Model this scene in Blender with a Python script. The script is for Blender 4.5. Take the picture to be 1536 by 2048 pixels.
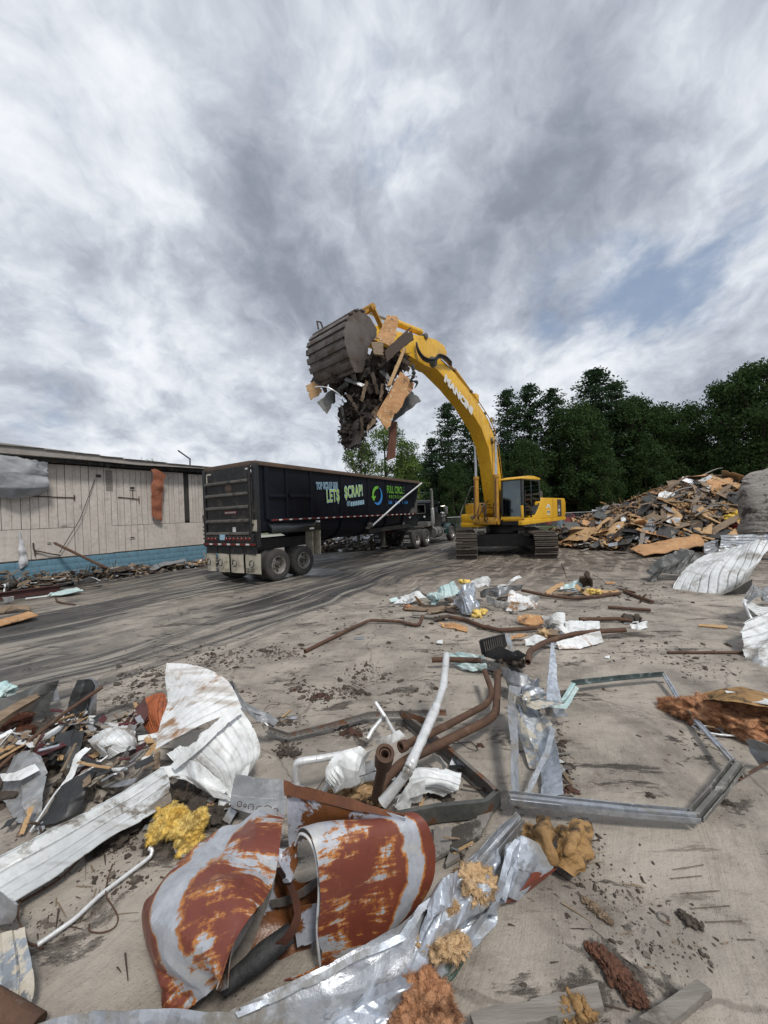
import bpy, bmesh, math, random
from math import sin, cos, pi, radians, sqrt, atan2
from mathutils import Vector, Matrix, Euler, noise
random.seed(7)
for _o in list(bpy.data.objects): bpy.data.objects.remove(_o)
scene = bpy.context.scene
col = scene.collection
FPX, CAM_H, ROLL = 730.0, 2.0, math.atan(.04)
cam_d = bpy.data.cameras.new('camera'); cam = bpy.data.objects.new('camera', cam_d); col.objects.link(cam)
cam_d.sensor_fit = 'HORIZONTAL'; cam_d.sensor_width = 36.0; cam_d.lens = 36.0*FPX/1536
cam_d.clip_start = .05; cam_d.clip_end = 3000
cam_d.shift_y = 4/1536
_r = Vector((cos(ROLL), 0, -sin(ROLL))); _u = Vector((sin(ROLL), 0, cos(ROLL))); _b = Vector((0, -1, 0))
cam.matrix_world = Matrix.Translation((0, 0, CAM_H)) @ Matrix((_r, _u, _b)).transposed().to_4x4()
scene.camera = cam
SUN_EL, SUN_AZ = 56.0, 150.0      # azimuth measured from +Y towards +X
world = bpy.data.worlds.new('World'); scene.world = world; world.use_nodes = True
scene.view_settings.view_transform = 'Standard'; scene.view_settings.look = 'None'
scene.view_settings.gamma = 1.0; scene.view_settings.use_curve_mapping = False
scene.view_settings.exposure = 0.76
scene.render.engine = 'CYCLES'
scene.cycles.max_bounces = 6; scene.cycles.diffuse_bounces = 3; scene.cycles.glossy_bounces = 3
scene.cycles.transparent_max_bounces = 8
sd = bpy.data.lights.new('sun', 'SUN'); sd.energy = 1.5; sd.angle = radians(10); sd.color = (1.0, .96, .9)
sun = bpy.data.objects.new('sun', sd); col.objects.link(sun)
_sv = Vector((sin(radians(SUN_AZ))*cos(radians(SUN_EL)), cos(radians(SUN_AZ))*cos(radians(SUN_EL)), sin(radians(SUN_EL))))
sun.rotation_euler = _sv.to_track_quat('Z', 'Y').to_euler(); sun.location = (0, 0, 30)
class NT:
 def __init__(s, tree): s.t = tree; s.n = tree.nodes; s.l = tree.links
 def new(s, typ, **kw):
  nd = s.n.new(typ)
  for k, v in kw.items():
   if k.startswith('i_'):
    key = k[2:]; key = int(key) if key.isdigit() else key
    s.set(nd.inputs[key], v)
   else: setattr(nd, k, v)
  return nd
 def set(s, inp, v):
  if isinstance(v, bpy.types.NodeSocket): s.l.new(v, inp)
  elif isinstance(v, (tuple, list)) and len(v) == 3 and inp.type == 'RGBA': inp.default_value = (*v, 1)
  else: inp.default_value = v
 def math(s, op, a, b=0.0, c=0.0, clamp=False):
  nd = s.n.new('ShaderNodeMath'); nd.operation = op; nd.use_clamp = clamp
  for i, v in enumerate((a, b, c)): s.set(nd.inputs[i], v)
  return nd.outputs[0]
 def vmath(s, op, a, b=(0, 0, 0), out=0):
  nd = s.n.new('ShaderNodeVectorMath'); nd.operation = op
  s.set(nd.inputs[0], a)
  if op == 'SCALE': s.set(nd.inputs['Scale'], b)
  else: s.set(nd.inputs[1], b)
  return nd.outputs[out]
 def mix(s, f, a, b, blend='MIX', clamp=False):
  nd = s.n.new('ShaderNodeMix'); nd.data_type = 'RGBA'; nd.blend_type = blend; nd.clamp_factor = True; nd.clamp_result = clamp
  s.set(nd.inputs[0], f); s.set(nd.inputs[6], a); s.set(nd.inputs[7], b)
  return nd.outputs[2]
 def step(s, v, lo, hi, a=0.0, b=1.0):
  nd = s.n.new('ShaderNodeMapRange'); nd.interpolation_type = 'SMOOTHSTEP'
  s.set(nd.inputs[0], v); nd.inputs[1].default_value = lo; nd.inputs[2].default_value = hi
  nd.inputs[3].default_value = a; nd.inputs[4].default_value = b
  return nd.outputs[0]
 def noise(s, vec, scale, detail=4, rough=.55, dist=0.0, out=0):
  nd = s.n.new('ShaderNodeTexNoise'); s.set(nd.inputs['Vector'], vec); nd.inputs['Scale'].default_value = scale
  nd.inputs['Detail'].default_value = detail; nd.inputs['Roughness'].default_value = rough; nd.inputs['Distortion'].default_value = dist
  return nd.outputs[out]
 def voro(s, vec, scale, feature='F1', out=0, rand=1.0):
  nd = s.n.new('ShaderNodeTexVoronoi'); nd.feature = feature; s.set(nd.inputs['Vector'], vec)
  nd.inputs['Scale'].default_value = scale; nd.inputs['Randomness'].default_value = rand
  return nd.outputs[out]
 def mapping(s, vec, scale=(1, 1, 1), rot=(0, 0, 0), loc=(0, 0, 0)):
  nd = s.n.new('ShaderNodeMapping'); s.set(nd.inputs[0], vec); nd.inputs['Scale'].default_value = scale
  nd.inputs['Rotation'].default_value = rot; nd.inputs['Location'].default_value = loc
  return nd.outputs[0]
 def sep(s, vec):
  nd = s.n.new('ShaderNodeSeparateXYZ'); s.set(nd.inputs[0], vec); return nd.outputs
 def comb(s, x, y, z):
  nd = s.n.new('ShaderNodeCombineXYZ')
  for i, v in enumerate((x, y, z)): s.set(nd.inputs[i], v)
  return nd.outputs[0]
def build_world():
 w = NT(world.node_tree); w.n.clear()
 out = w.new('ShaderNodeOutputWorld'); bg = w.new('ShaderNodeBackground')
 sky = w.new('ShaderNodeTexSky', sky_type='NISHITA'); sky.sun_disc = False
 sky.sun_elevation = radians(SUN_EL); sky.sun_rotation = radians(SUN_AZ); sky.air_density = 1.0; sky.dust_density = 1.2; sky.ozone_density = 1.5
 tc = w.new('ShaderNodeTexCoord'); d = w.vmath('NORMALIZE', tc.outputs['Generated'])
 x, y, z = w.sep(d)
 zz = w.math('ADD', w.math('MAXIMUM', z, 0.0), .50)
 px = w.math('DIVIDE', x, zz); py = w.math('DIVIDE', y, zz)
 p = w.vmath('SCALE', w.comb(px, py, 0.0), 1.4)
 warp = w.vmath('SCALE', w.vmath('SUBTRACT', w.noise(p, 1.6, 5, .55, out=1), (.5, .5, .5)), .40)
 pw = w.vmath('ADD', p, warp)
 st = w.mapping(pw, (1.0, .72, 1), (0, 0, radians(14)))
 n1 = w.noise(st, 1.3, 5, .55)
 n2 = w.noise(w.mapping(pw, (1, 1, 1), (0, 0, radians(10)), (4.2, 1.3, 0)), 1.5, 5, .5)
 n3 = w.noise(w.mapping(pw, (1.1, .9, 1), (0, 0, radians(20)), (9.1, 7.7, 0)), 4.2, 6, .6)
 n4 = w.noise(w.mapping(pw, (1, .85, 1), (0, 0, 0), (1.1, 3.7, 0)), 9.0, 5, .6)
 def blob(dx, dy, dz, r):
  v = Vector((dx, dy, dz)).normalized()
  dd = w.vmath('DOT_PRODUCT', d, tuple(v), out=1)
  return w.step(dd, cos(radians(r)), 1.0)
 def S(px_, py_, r):     # a direction in the sky given by where it stands in the photograph
  u = (px_-768)/FPX; v = -(py_-1028)/FPX
  return blob(u*cos(ROLL)+v*sin(ROLL), 1.0, -u*sin(ROLL)+v*cos(ROLL), r)
 def add(acc, b, k): return w.math('MULTIPLY_ADD', b, k, acc)
 lum = w.math('MULTIPLY_ADD', n1, .50, -.175)
 lum = w.math('MULTIPLY_ADD', n2, .40, lum)
 lum = w.math('MULTIPLY_ADD', n3, .55, lum)
 lum = w.math('MULTIPLY_ADD', n4, .30, lum)
 for b, k in ((S(210, 110, 18), .13), (S(850, 260, 13), .10), (S(120, 650, 28), .04), (S(1080, 700, 14), .12), (S(450, 820, 18), .08), (S(1480, 330, 16), .09), (S(700, 20, 16), .05), (S(1330, 650, 14), .05),
     (S(1020, 480, 20), -.13), (S(560, 450, 15), -.08), (S(1000, 90, 14), -.07), (S(60, 380, 16), -.04), (S(620, 640, 12), -.05), (S(1250, 180, 12), -.04), (S(430, 250, 12), -.05)):
  lum = add(lum, b, k)
 lum = w.math('MULTIPLY_ADD', w.step(z, .28, 0.0), .09, lum)
 cr = w.new('ShaderNodeValToRGB'); w.set(cr.inputs[0], lum)
 cr.color_ramp.interpolation = 'B_SPLINE'
 e = cr.color_ramp.elements; e[0].position = .40; e[0].color = (.21, .23, .275, 1); e[1].position = .93; e[1].color = (.80, .825, .86, 1)
 for pos, c in ((.50, (.235, .26, .315, 1)), (.60, (.33, .36, .42, 1)), (.70, (.45, .485, .55, 1)), (.80, (.61, .645, .70, 1))):
  q = e.new(pos); q.color = c
 gap = w.math('ADD', w.math('MULTIPLY', S(1170, 595, 10), .62), w.math('MULTIPLY', S(1330, 540, 8), .18))
 gap = w.math('ADD', gap, w.math('MULTIPLY', S(790, 215, 8), .34)); gap = w.math('ADD', gap, w.math('MULTIPLY', S(1440, 560, 12), .25))
 gap = w.math('ADD', gap, w.math('MULTIPLY', S(260, 640, 8), .22)); gap = w.math('ADD', gap, w.math('MULTIPLY', S(20, 800, 8), .22))
 gap = w.math('ADD', gap, w.math('MULTIPLY', w.math('SUBTRACT', .5, w.noise(st, 3.5, 6, .6)), 2.2))
 gap = w.math('MULTIPLY', w.step(gap, .22, .85), .85)
 skyc = w.vmath('SCALE', sky.outputs[0], .055)
 skyc = w.mix(.55, skyc, (.30, .40, .58))
 c = w.mix(gap, cr.outputs[0], skyc)
 w.set(bg.inputs[0], c); bg.inputs[1].default_value = .70
 w.l.new(bg.outputs[0], out.inputs[0])
build_world()
def ray(px, py):
 u = (px-768)/FPX; v = -(py-1028)/FPX
 return Vector((u*cos(ROLL)+v*sin(ROLL), 1.0, -u*sin(ROLL)+v*cos(ROLL)))
CAMP = Vector((0, 0, CAM_H))
def G(px, py, z=0.0):
 d = ray(px, py); return CAMP + d*((z-CAM_H)/d.z)
def PY(px, py, Y): return CAMP + ray(px, py)*Y
def PL(px, py, P0, n):
 d = ray(px, py); n = Vector(n); t = (Vector(P0)-CAMP).dot(n)/d.dot(n); return CAMP+d*t
MATS = {}
def mat(name, c1, c2=None, rough=.7, metal=0.0, scale=6.0, stretch=(1, 1, 1), c3=None, c3_scale=3.0, c3_lo=.55, c3_hi=.65, c3_rough=None,
  c4=None, c4_scale=9.0, c4_lo=.6, c4_hi=.68, bump=.25, bump_scale=40.0, spec=.5, streak=None, vor=None, coord='Object', detail=5, c3_stretch=(1, 1, 1), bump_dist=.01, coat=0.0, trans=None):
 if name in MATS: return MATS[name]
 m = bpy.data.materials.new(name); m.use_nodes = True; MATS[name] = m
 t = NT(m.node_tree); bs = t.n['Principled BSDF']
 tc = t.new('ShaderNodeTexCoord'); oi = t.new('ShaderNodeObjectInfo')
 vec = t.vmath('ADD', tc.outputs[coord], t.vmath('SCALE', t.comb(oi.outputs['Random'], oi.outputs['Random'], oi.outputs['Random']), 37.0))
 v0 = t.mapping(vec, stretch)
 n = t.noise(v0, scale, detail, .6)
 c2 = c2 or tuple(x*.7 for x in c1)
 base = t.mix(t.step(n, .3, .7), c1, c2)
 fine = t.noise(v0, scale*7, 3, .6)
 base = t.mix(t.step(fine, .35, .75, 0, .5), base, tuple(x*.62 for x in c1))
 if vor:   # crystalline flakes (vor = scale, strength)
  vc = t.voro(v0, vor[0], out=1)
  base = t.mix(vor[1], base, t.mix(t.sep(vc)[0], tuple(x*.55 for x in c1), tuple(min(1, x*1.5) for x in c1)))
 ro = t.math('MULTIPLY_ADD', n, .3, rough-.15)
 met = metal
 if streak:   # (axis index, colour, strength)
  ss = [14, 14, 14]; ss[streak[0]] = .6
  sn = t.noise(t.mapping(vec, tuple(ss)), 1.0, 4, .6)
  base = t.mix(t.step(sn, .5, .72, 0, streak[2]), base, streak[1])
 bmp = t.noise(v0, bump_scale, 4, .65)
 if c3:
  w3 = t.noise(t.mapping(vec, c3_stretch), c3_scale, 8, .68, .3)
  f3 = t.step(w3, c3_lo, c3_hi)
  base = t.mix(f3, base, t.mix(t.noise(vec, 25, 4, .7), c3, tuple(x*.45 for x in c3)))
  if c3_rough is not None: ro = t.math('ADD', t.math('MULTIPLY', ro, t.math('SUBTRACT', 1.0, f3)), t.math('MULTIPLY', f3, c3_rough))
  if metal > 0: met = t.math('MULTIPLY', t.math('SUBTRACT', 1.0, f3), metal)
  bmp = t.math('ADD', bmp, t.math('MULTIPLY', f3, .6))
 if c4:
  f4 = t.step(t.noise(vec, c4_scale, 7, .7, .4), c4_lo, c4_hi)
  base = t.mix(f4, base, c4)
  ro = t.math('MULTIPLY_ADD', f4, .2, ro)
  if metal > 0: met = t.math('MULTIPLY', t.math('SUBTRACT', 1.0, f4), met)
 t.set(bs.inputs['Base Color'], base); t.set(bs.inputs['Roughness'], t.math('MAXIMUM', ro, .08)); t.set(bs.inputs['Metallic'], met)
 bs.inputs['Specular IOR Level'].default_value = spec
 if coat: bs.inputs['Coat Weight'].default_value = coat; bs.inputs['Coat Roughness'].default_value = .2
 if bump:
  b = t.new('ShaderNodeBump'); b.inputs['Strength'].default_value = bump; b.inputs['Distance'].default_value = bump_dist
  t.set(b.inputs['Height'], bmp); t.l.new(b.outputs[0], bs.inputs['Normal'])
 return m
RUST = (.16, .055, .022); MUD = (.10, .078, .058)
M = {}
M['white_sheet'] = mat('white_painted_sheet', (.78, .80, .80), (.66, .68, .68), .42, 0, 2.5, c3=(.36, .325, .28), c3_scale=2.6, c3_lo=.50, c3_hi=.68, c4=(.30, .16, .07), c4_scale=3.5, c4_lo=.66, c4_hi=.74, bump=.15, streak=(1, (.27, .25, .22), .45))
M['white_rusty'] = mat('white_sheet_with_rust', (.78, .79, .79), (.66, .68, .69), .42, 0, 3, c3=(.40, .22, .10), c3_scale=3.0, c3_lo=.51, c3_hi=.64, c3_stretch=(1, 3, 1), bump=.15, streak=(0, (.30, .25, .20), .7))
M['trim_dirty'] = mat('grimy_pale_trim', (.60, .62, .62), (.46, .48, .48), .5, .1, 3, c3=(.20, .165, .13), c3_scale=3.5, c3_lo=.47, c3_hi=.60, c3_stretch=(1, 1.6, 1), bump=.3, streak=(0, (.22, .19, .16), .6))
M['blue_sheet'] = mat('pale_blue_sheet', (.44, .62, .62), (.58, .70, .68), .45, 0, 3, c3=(.34, .32, .28), c3_scale=3, c3_lo=.55, c3_hi=.7, bump=.15)
M['grey_sheet'] = mat('grey_weathered_sheet', (.24, .25, .26), (.34, .35, .36), .45, .35, 3, c3=(.15, .12, .09), c3_scale=3, c3_lo=.52, c3_hi=.7, bump=.2, c4=(.22, .11, .05), c4_scale=5, c4_lo=.64, c4_hi=.72)
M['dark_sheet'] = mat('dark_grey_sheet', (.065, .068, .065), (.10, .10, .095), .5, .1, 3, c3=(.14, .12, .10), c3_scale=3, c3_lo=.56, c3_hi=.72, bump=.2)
M['black_sheet'] = mat('black_rubber_sheet', (.018, .019, .02), (.035, .035, .036), .5, 0, 4, c3=(.09, .08, .07), c3_scale=4, c3_lo=.6, c3_hi=.75, bump=.2)
M['galv'] = mat('galvanised_steel', (.50, .54, .60), (.36, .40, .45), .46, .68, 5, vor=(38, .45), c3=(.30, .29, .27), c3_scale=2.5, c3_lo=.52, c3_hi=.70, c3_rough=.8, bump=.3, bump_scale=22, bump_dist=.006)
M['galv_dirty'] = mat('dull_galvanised_steel', (.42, .44, .47), (.30, .32, .35), .42, .6, 4, vor=(30, .3), c3=(.24, .22, .19), c3_scale=4, c3_lo=.48, c3_hi=.64, c3_rough=.85, c4=(.55, .52, .44), c4_scale=5, c4_lo=.66, c4_hi=.69, bump=.3)
M['duct_paint'] = mat('flaking_duct_paint', (.40, .43, .46), (.30, .33, .36), .38, .6, 4, vor=(30, .3), c3=(.62, .57, .47), c3_scale=5, c3_lo=.51, c3_hi=.535, c3_rough=.8, bump=.4)
M['alu'] = mat('white_coated_tube', (.74, .75, .75), (.60, .61, .61), .34, .25, 5, c3=(.26, .24, .21), c3_scale=9, c3_lo=.56, c3_hi=.68, bump=.2)
M['rust_pipe'] = mat('rusty_iron_pipe', (.115, .06, .036), (.075, .042, .028), .82, .1, 6, c3=(.20, .11, .06), c3_scale=7, c3_lo=.52, c3_hi=.7, bump=.5, bump_scale=60, c4=(.20, .17, .14), c4_scale=5, c4_lo=.6, c4_hi=.75)
M['rust_steel'] = mat('rust_blotched_steel', (.19, .18, .165), (.14, .13, .12), .6, .2, 4, c3=(.19, .09, .045), c3_scale=5, c3_lo=.48, c3_hi=.6, bump=.4)
M['rust_beam'] = mat('red_primer_beam', (.085, .030, .026), (.055, .022, .02), .7, 0, 3, c3=(.10, .07, .05), c3_scale=4, c3_lo=.55, c3_hi=.7, bump=.3)
M['wood'] = mat('weathered_wood', (.27, .20, .135), (.17, .12, .08), .85, 0, 3, (1, 14, 14), c3=(.10, .07, .05), c3_scale=2.5, c3_lo=.56, c3_hi=.7, bump=.5, bump_scale=8)
M['wood_fresh'] = mat('fresh_split_wood', (.50, .33, .17), (.38, .23, .11), .8, 0, 3, (1, 12, 12), c3=(.12, .08, .05), c3_scale=3, c3_lo=.62, c3_hi=.76, bump=.4, bump_scale=8)
M['wood_grey'] = mat('grey_driftwood', (.27, .245, .215), (.17, .155, .135), .85, 0, 3, (1, 14, 14), c3=(.10, .08, .06), c3_scale=3, c3_lo=.55, c3_hi=.7, bump=.5, bump_scale=9)
M['wood_dark'] = mat('dark_wet_wood', (.075, .05, .034), (.045, .032, .024), .8, 0, 3, (1, 12, 12), bump=.5, bump_scale=9)
M['ply'] = mat('orange_plywood', (.52, .29, .13), (.40, .20, .085), .8, 0, 3, (1, 5, 5), c3=(.11, .07, .045), c3_scale=3, c3_lo=.56, c3_hi=.66, bump=.3, c4=(.55, .40, .24), c4_scale=12, c4_lo=.55, c4_hi=.6)
M['cardboard'] = mat('brown_kraft_paper', (.36, .21, .08), (.25, .145, .055), .75, 0, 6, c3=(.08, .05, .025), c3_scale=9, c3_lo=.50, c3_hi=.64, bump=.6, bump_scale=22, bump_dist=.02)
M['ins_yellow'] = mat('yellow_insulation', (.92, .62, .13), (.95, .76, .30), .95, 0, 9, c3=(.62, .33, .06), c3_scale=9, c3_lo=.55, c3_hi=.7, bump=.9, bump_scale=60, bump_dist=.02)
M['ins_orange'] = mat('orange_insulation', (.46, .21, .10), (.56, .31, .17), .95, 0, 8, c3=(.20, .075, .035), c3_scale=8, c3_lo=.52, c3_hi=.68, bump=.9, bump_scale=60, bump_dist=.02)
M['ins_tan'] = mat('tan_insulation', (.58, .38, .19), (.68, .48, .28), .95, 0, 8, c3=(.26, .13, .05), c3_scale=8, c3_lo=.55, c3_hi=.7, bump=.9, bump_scale=60, bump_dist=.02)
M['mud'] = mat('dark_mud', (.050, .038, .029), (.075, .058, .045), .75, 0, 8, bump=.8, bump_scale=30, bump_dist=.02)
M['mud_tan'] = mat('tan_mud', (.15, .125, .10), (.10, .085, .068), .85, 0, 8, bump=.8, bump_scale=30, bump_dist=.02)
M['roots'] = mat('tangled_dark_rubble', (.016, .011, .009), (.038, .024, .017), .85, 0, 3, bump=.8, bump_scale=20, bump_dist=.02, c3=(.075, .05, .035), c3_scale=5, c3_lo=.62, c3_hi=.7)
M['felt'] = mat('torn_roof_felt', (.030, .030, .032), (.055, .053, .052), .7, 0, 3, bump=.5)
M['yellow'] = mat('machine_yellow_paint', (.80, .46, .02), (.70, .385, .016), .42, 0, 2, c3=(.20, .11, .035), c3_scale=2.4, c3_lo=.60, c3_hi=.80, bump=.08, streak=(2, (.28, .15, .03), .35), coat=.15)
M['yellow_worn'] = mat('worn_machine_yellow', (.50, .26, .03), (.40, .20, .025), .5, 0, 3, c3=(.10, .06, .03), c3_scale=4, c3_lo=.54, c3_hi=.7, bump=.1, streak=(0, (.16, .09, .03), .4))
M['bucket'] = mat('worn_bucket_steel', (.17, .145, .13), (.11, .092, .08), .5, .55, 3, c3=(.10, .065, .045), c3_scale=3, c3_lo=.48, c3_hi=.66, bump=.35, c3_rough=.8)
M['track'] = mat('muddy_track_steel', (.12, .098, .078), (.075, .062, .05), .7, .25, 5, c3=(.20, .165, .13), c3_scale=5, c3_lo=.5, c3_hi=.66, c3_rough=.9, bump=.6)
M['frame_dark'] = mat('oily_dark_steel', (.020, .020, .021), (.035, .033, .031), .5, .2, 4, c3=(.09, .072, .055), c3_scale=4, c3_lo=.55, c3_hi=.72, bump=.3)
M['grey_cab'] = mat('dark_grey_cab_paint', (.055, .058, .062), (.04, .042, .045), .45, 0, 4, bump=.05, c3=(.12, .10, .08), c3_scale=5, c3_lo=.62, c3_hi=.8)
M['chrome'] = mat('chromed_rod', (.62, .63, .64), (.5, .51, .52), .2, .9, 6, bump=.05)
M['hose'] = mat('black_hose', (.015, .015, .016), (.03, .03, .03), .45, 0, 8, bump=.1)
M['trailer'] = mat('blue_black_trailer_paint', (.005, .0065, .012), (.009, .0105, .017), .42, 0, 2, c3=(.022, .02, .019), c3_scale=2.2, c3_lo=.60, c3_hi=.85, bump=.2, bump_scale=3, bump_dist=.03, streak=(2, (.018, .017, .017), .3), spec=.18)
M['trailer_gate'] = mat('scuffed_black_tailgate', (.012, .013, .016), (.022, .023, .025), .5, .1, 3, c3=(.095, .072, .055), c3_scale=3, c3_lo=.50, c3_hi=.74, bump=.35, bump_scale=5, bump_dist=.03, streak=(2, (.08, .065, .05), .4))
M['rim_rust'] = mat('rust_brown_top_rail', (.13, .085, .06), (.085, .06, .045), .7, .1, 3, c3=(.20, .13, .09), c3_scale=6, c3_lo=.52, c3_hi=.7, bump=.3)
M['rib'] = mat('scraped_rib_steel', (.15, .14, .125), (.09, .085, .078), .55, .2, 3, c3=(.05, .045, .04), c3_scale=4, c3_lo=.5, c3_hi=.66, bump=.3)
M['tyre'] = mat('dusty_tyre_rubber', (.040, .038, .036), (.062, .057, .052), .85, 0, 5, c3=(.12, .105, .085), c3_scale=5, c3_lo=.56, c3_hi=.75, bump=.4)
M['rim'] = mat('dirty_wheel_rim', (.42, .41, .38), (.30, .29, .26), .4, .5, 6, c3=(.16, .13, .10), c3_scale=6, c3_lo=.5, c3_hi=.7, bump=.1)
M['hubdark'] = mat('hub_dark', (.06, .052, .045), (.04, .036, .03), .6, .2, 6, bump=.2)
M['truck'] = mat('black_truck_paint', (.010, .012, .014), (.014, .017, .018), .22, 0, 4, coat=.4, bump=.03, c3=(.05, .045, .04), c3_scale=3, c3_lo=.6, c3_hi=.85)
M['truck_green'] = mat('dark_green_fender_paint', (.022, .055, .050), (.018, .042, .04), .25, 0, 4, coat=.3, bump=.03)
M['polished'] = mat('polished_aluminium', (.50, .49, .47), (.40, .39, .37), .3, .75, 5, c3=(.22, .19, .16), c3_scale=5, c3_lo=.52, c3_hi=.7, bump=.05)
M['flap'] = mat('grimy_white_mudflap', (.50, .46, .37), (.42, .38, .29), .6, 0, 4, c3=(.20, .16, .12), c3_scale=4, c3_lo=.5, c3_hi=.7, bump=.2)
M['flap_black'] = mat('black_mudflap', (.02, .02, .02), (.03, .03, .03), .6, 0, 4, bump=.1)
M['red'] = mat('red_reflector', (.20, .012, .010), (.14, .010, .008), .3, 0, 8, bump=.05)
M['white_paint'] = mat('white_print', (.72, .72, .70), (.62, .62, .60), .5, 0, 8, bump=.05)
M['black_print'] = mat('black_print', (.02, .02, .02), (.03, .03, .03), .5, 0, 8, bump=.0)
M['navy_print'] = mat('navy_print', (.015, .02, .07), (.015, .02, .05), .5, 0, 8, bump=.0)
M['green_print'] = mat('green_print', (.16, .46, .045), (.13, .38, .04), .5, 0, 8, bump=.0)
M['lime_print'] = mat('lime_print', (.42, .58, .10), (.36, .50, .09), .5, 0, 8, bump=.0)
M['pale_blue_print'] = mat('pale_blue_print', (.38, .60, .74), (.34, .52, .66), .5, 0, 8, bump=.0)
M['blue_print'] = mat('blue_print', (.035, .24, .60), (.03, .18, .45), .5, 0, 8, bump=.0)
M['wall_panel'] = mat('cream_wall_panel', (.58, .53, .475), (.50, .455, .41), .7, 0, 1.2, c3=(.24, .20, .17), c3_scale=1.6, c3_lo=.56, c3_hi=.78, bump=.15, streak=(2, (.22, .19, .165), .35))
M['wall_blue'] = mat('blue_painted_base', (.135, .26, .34), (.11, .22, .29), .7, 0, 1.5, c3=(.15, .17, .17), c3_scale=2.2, c3_lo=.56, c3_hi=.72, bump=.3)
M['wall_dark'] = mat('dark_wall_core', (.03, .027, .025), (.045, .04, .035), .8, 0, 3, bump=.3)
M['fascia'] = mat('faded_fascia', (.30, .275, .25), (.24, .22, .20), .7, .1, 1.5, c3=(.15, .12, .10), c3_scale=2, c3_lo=.55, c3_hi=.75, bump=.2)
M['roof_metal'] = mat('weathered_roof_sheet', (.34, .32, .29), (.26, .25, .23), .6, .2, 1.5, c3=(.14, .12, .10), c3_scale=2, c3_lo=.55, c3_hi=.7, bump=.2)
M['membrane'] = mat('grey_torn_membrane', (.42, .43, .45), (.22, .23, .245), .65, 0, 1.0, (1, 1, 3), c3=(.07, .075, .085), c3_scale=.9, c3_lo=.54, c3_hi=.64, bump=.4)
M['brick_orange'] = mat('orange_foam_backing', (.36, .135, .075), (.26, .085, .045), .9, 0, 6, bump=.7, bump_scale=16, bump_dist=.03, c3=(.50, .30, .20), c3_scale=9, c3_lo=.56, c3_hi=.7)
M['tarp_white'] = mat('white_rag', (.60, .60, .62), (.5, .5, .52), .8, 0, 4, c3=(.3, .28, .26), c3_scale=5, c3_lo=.6, c3_hi=.7, bump=.3)
M['bark'] = mat('tree_bark', (.085, .068, .052), (.05, .04, .03), .9, 0, 5, (1, 1, .3), bump=.6, bump_scale=12)
M['container'] = mat('oxide_red_container', (.115, .026, .022), (.085, .02, .018), .6, 0, 2, c3=(.05, .02, .016), c3_scale=2, c3_lo=.6, c3_hi=.8, bump=.1)
M['fence'] = mat('galvanised_fence', (.30, .32, .33), (.22, .235, .24), .5, .4, 5, bump=.1)
M['plastic_black'] = mat('black_plastic', (.035, .037, .04), (.055, .057, .06), .45, 0, 6, c3=(.14, .12, .10), c3_scale=7, c3_lo=.56, c3_hi=.72, bump=.15)
M['burlap'] = mat('mottled_papery_sheet', (.40, .36, .30), (.22, .19, .155), .8, 0, 14, c3=(.10, .08, .06), c3_scale=16, c3_lo=.50, c3_hi=.6, bump=.5)
M['maroon'] = mat('maroon_scrap', (.09, .015, .018), (.06, .012, .014), .6, 0, 5, bump=.2)
M['copper'] = mat('orange_coil', (.45, .13, .045), (.32, .085, .03), .6, .1, 8, c3=(.12, .05, .03), c3_scale=8, c3_lo=.55, c3_hi=.7, bump=.5)
M['red_plastic'] = mat('red_plastic', (.42, .02, .03), (.30, .015, .02), .4, 0, 5, bump=.1)
M['yellow_tarp'] = mat('yellow_foam', (.72, .50, .07), (.6, .4, .05), .8, 0, 6, bump=.5)
M['rock'] = mat('broken_roofing', (.27, .25, .225), (.16, .145, .13), .85, 0, 3, (1, 1, 5), c3=(.07, .06, .05), c3_scale=3, c3_lo=.52, c3_hi=.62, bump=.6, bump_scale=14)
M['red_hut'] = mat('red_site_vehicle', (.30, .03, .035), (.2, .02, .025), .5, 0, 4, bump=.1)
M['blue_bin'] = mat('pale_blue_barrel', (.22, .33, .42), (.30, .38, .44), .6, 0, 6, bump=.3)
M['wood_pole'] = mat('pale_stripped_stick', (.30, .23, .15), (.2, .14, .09), .8, 0, 4, bump=.3)
M['green_stuff'] = mat('weeds_patch', (.10, .17, .045), (.07, .12, .03), .8, 0, 6, bump=.5)
M['curb'] = mat('pale_roadside_barrier', (.42, .40, .36), (.34, .32, .28), .8, 0, 2, bump=.2)
def glass_mat():
 m = bpy.data.materials.new('tinted_cab_glass'); m.use_nodes = True; t = NT(m.node_tree); t.n.clear()
 out = t.new('ShaderNodeOutputMaterial'); tr = t.new('ShaderNodeBsdfTransparent'); tr.inputs[0].default_value = (.34, .42, .42, 1)
 gl = t.new('ShaderNodeBsdfGlossy'); gl.inputs[0].default_value = (.75, .85, .88, 1); gl.inputs['Roughness'].default_value = .04
 fr = t.new('ShaderNodeFresnel'); fr.inputs[0].default_value = 1.75
 mx = t.new('ShaderNodeMixShader'); t.set(mx.inputs[0], t.math('MULTIPLY_ADD', fr.outputs[0], .9, .06)); t.l.new(tr.outputs[0], mx.inputs[1]); t.l.new(gl.outputs[0], mx.inputs[2])
 t.l.new(mx.outputs[0], out.inputs[0]); return m
M['glass'] = glass_mat()
def tag(o, label=None, cat=None, group=None, kind=None):
 if label: o['label'] = label
 if cat: o['category'] = cat
 if group: o['group'] = group
 if kind: o['kind'] = kind
 return o
def empty(name, loc=(0, 0, 0), rz=0.0, label=None, cat=None, group=None):
 o = bpy.data.objects.new(name, None); col.objects.link(o); o.location = loc; o.rotation_euler = (0, 0, rz)
 o.empty_display_size = .3
 return tag(o, label, cat, group)
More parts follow.
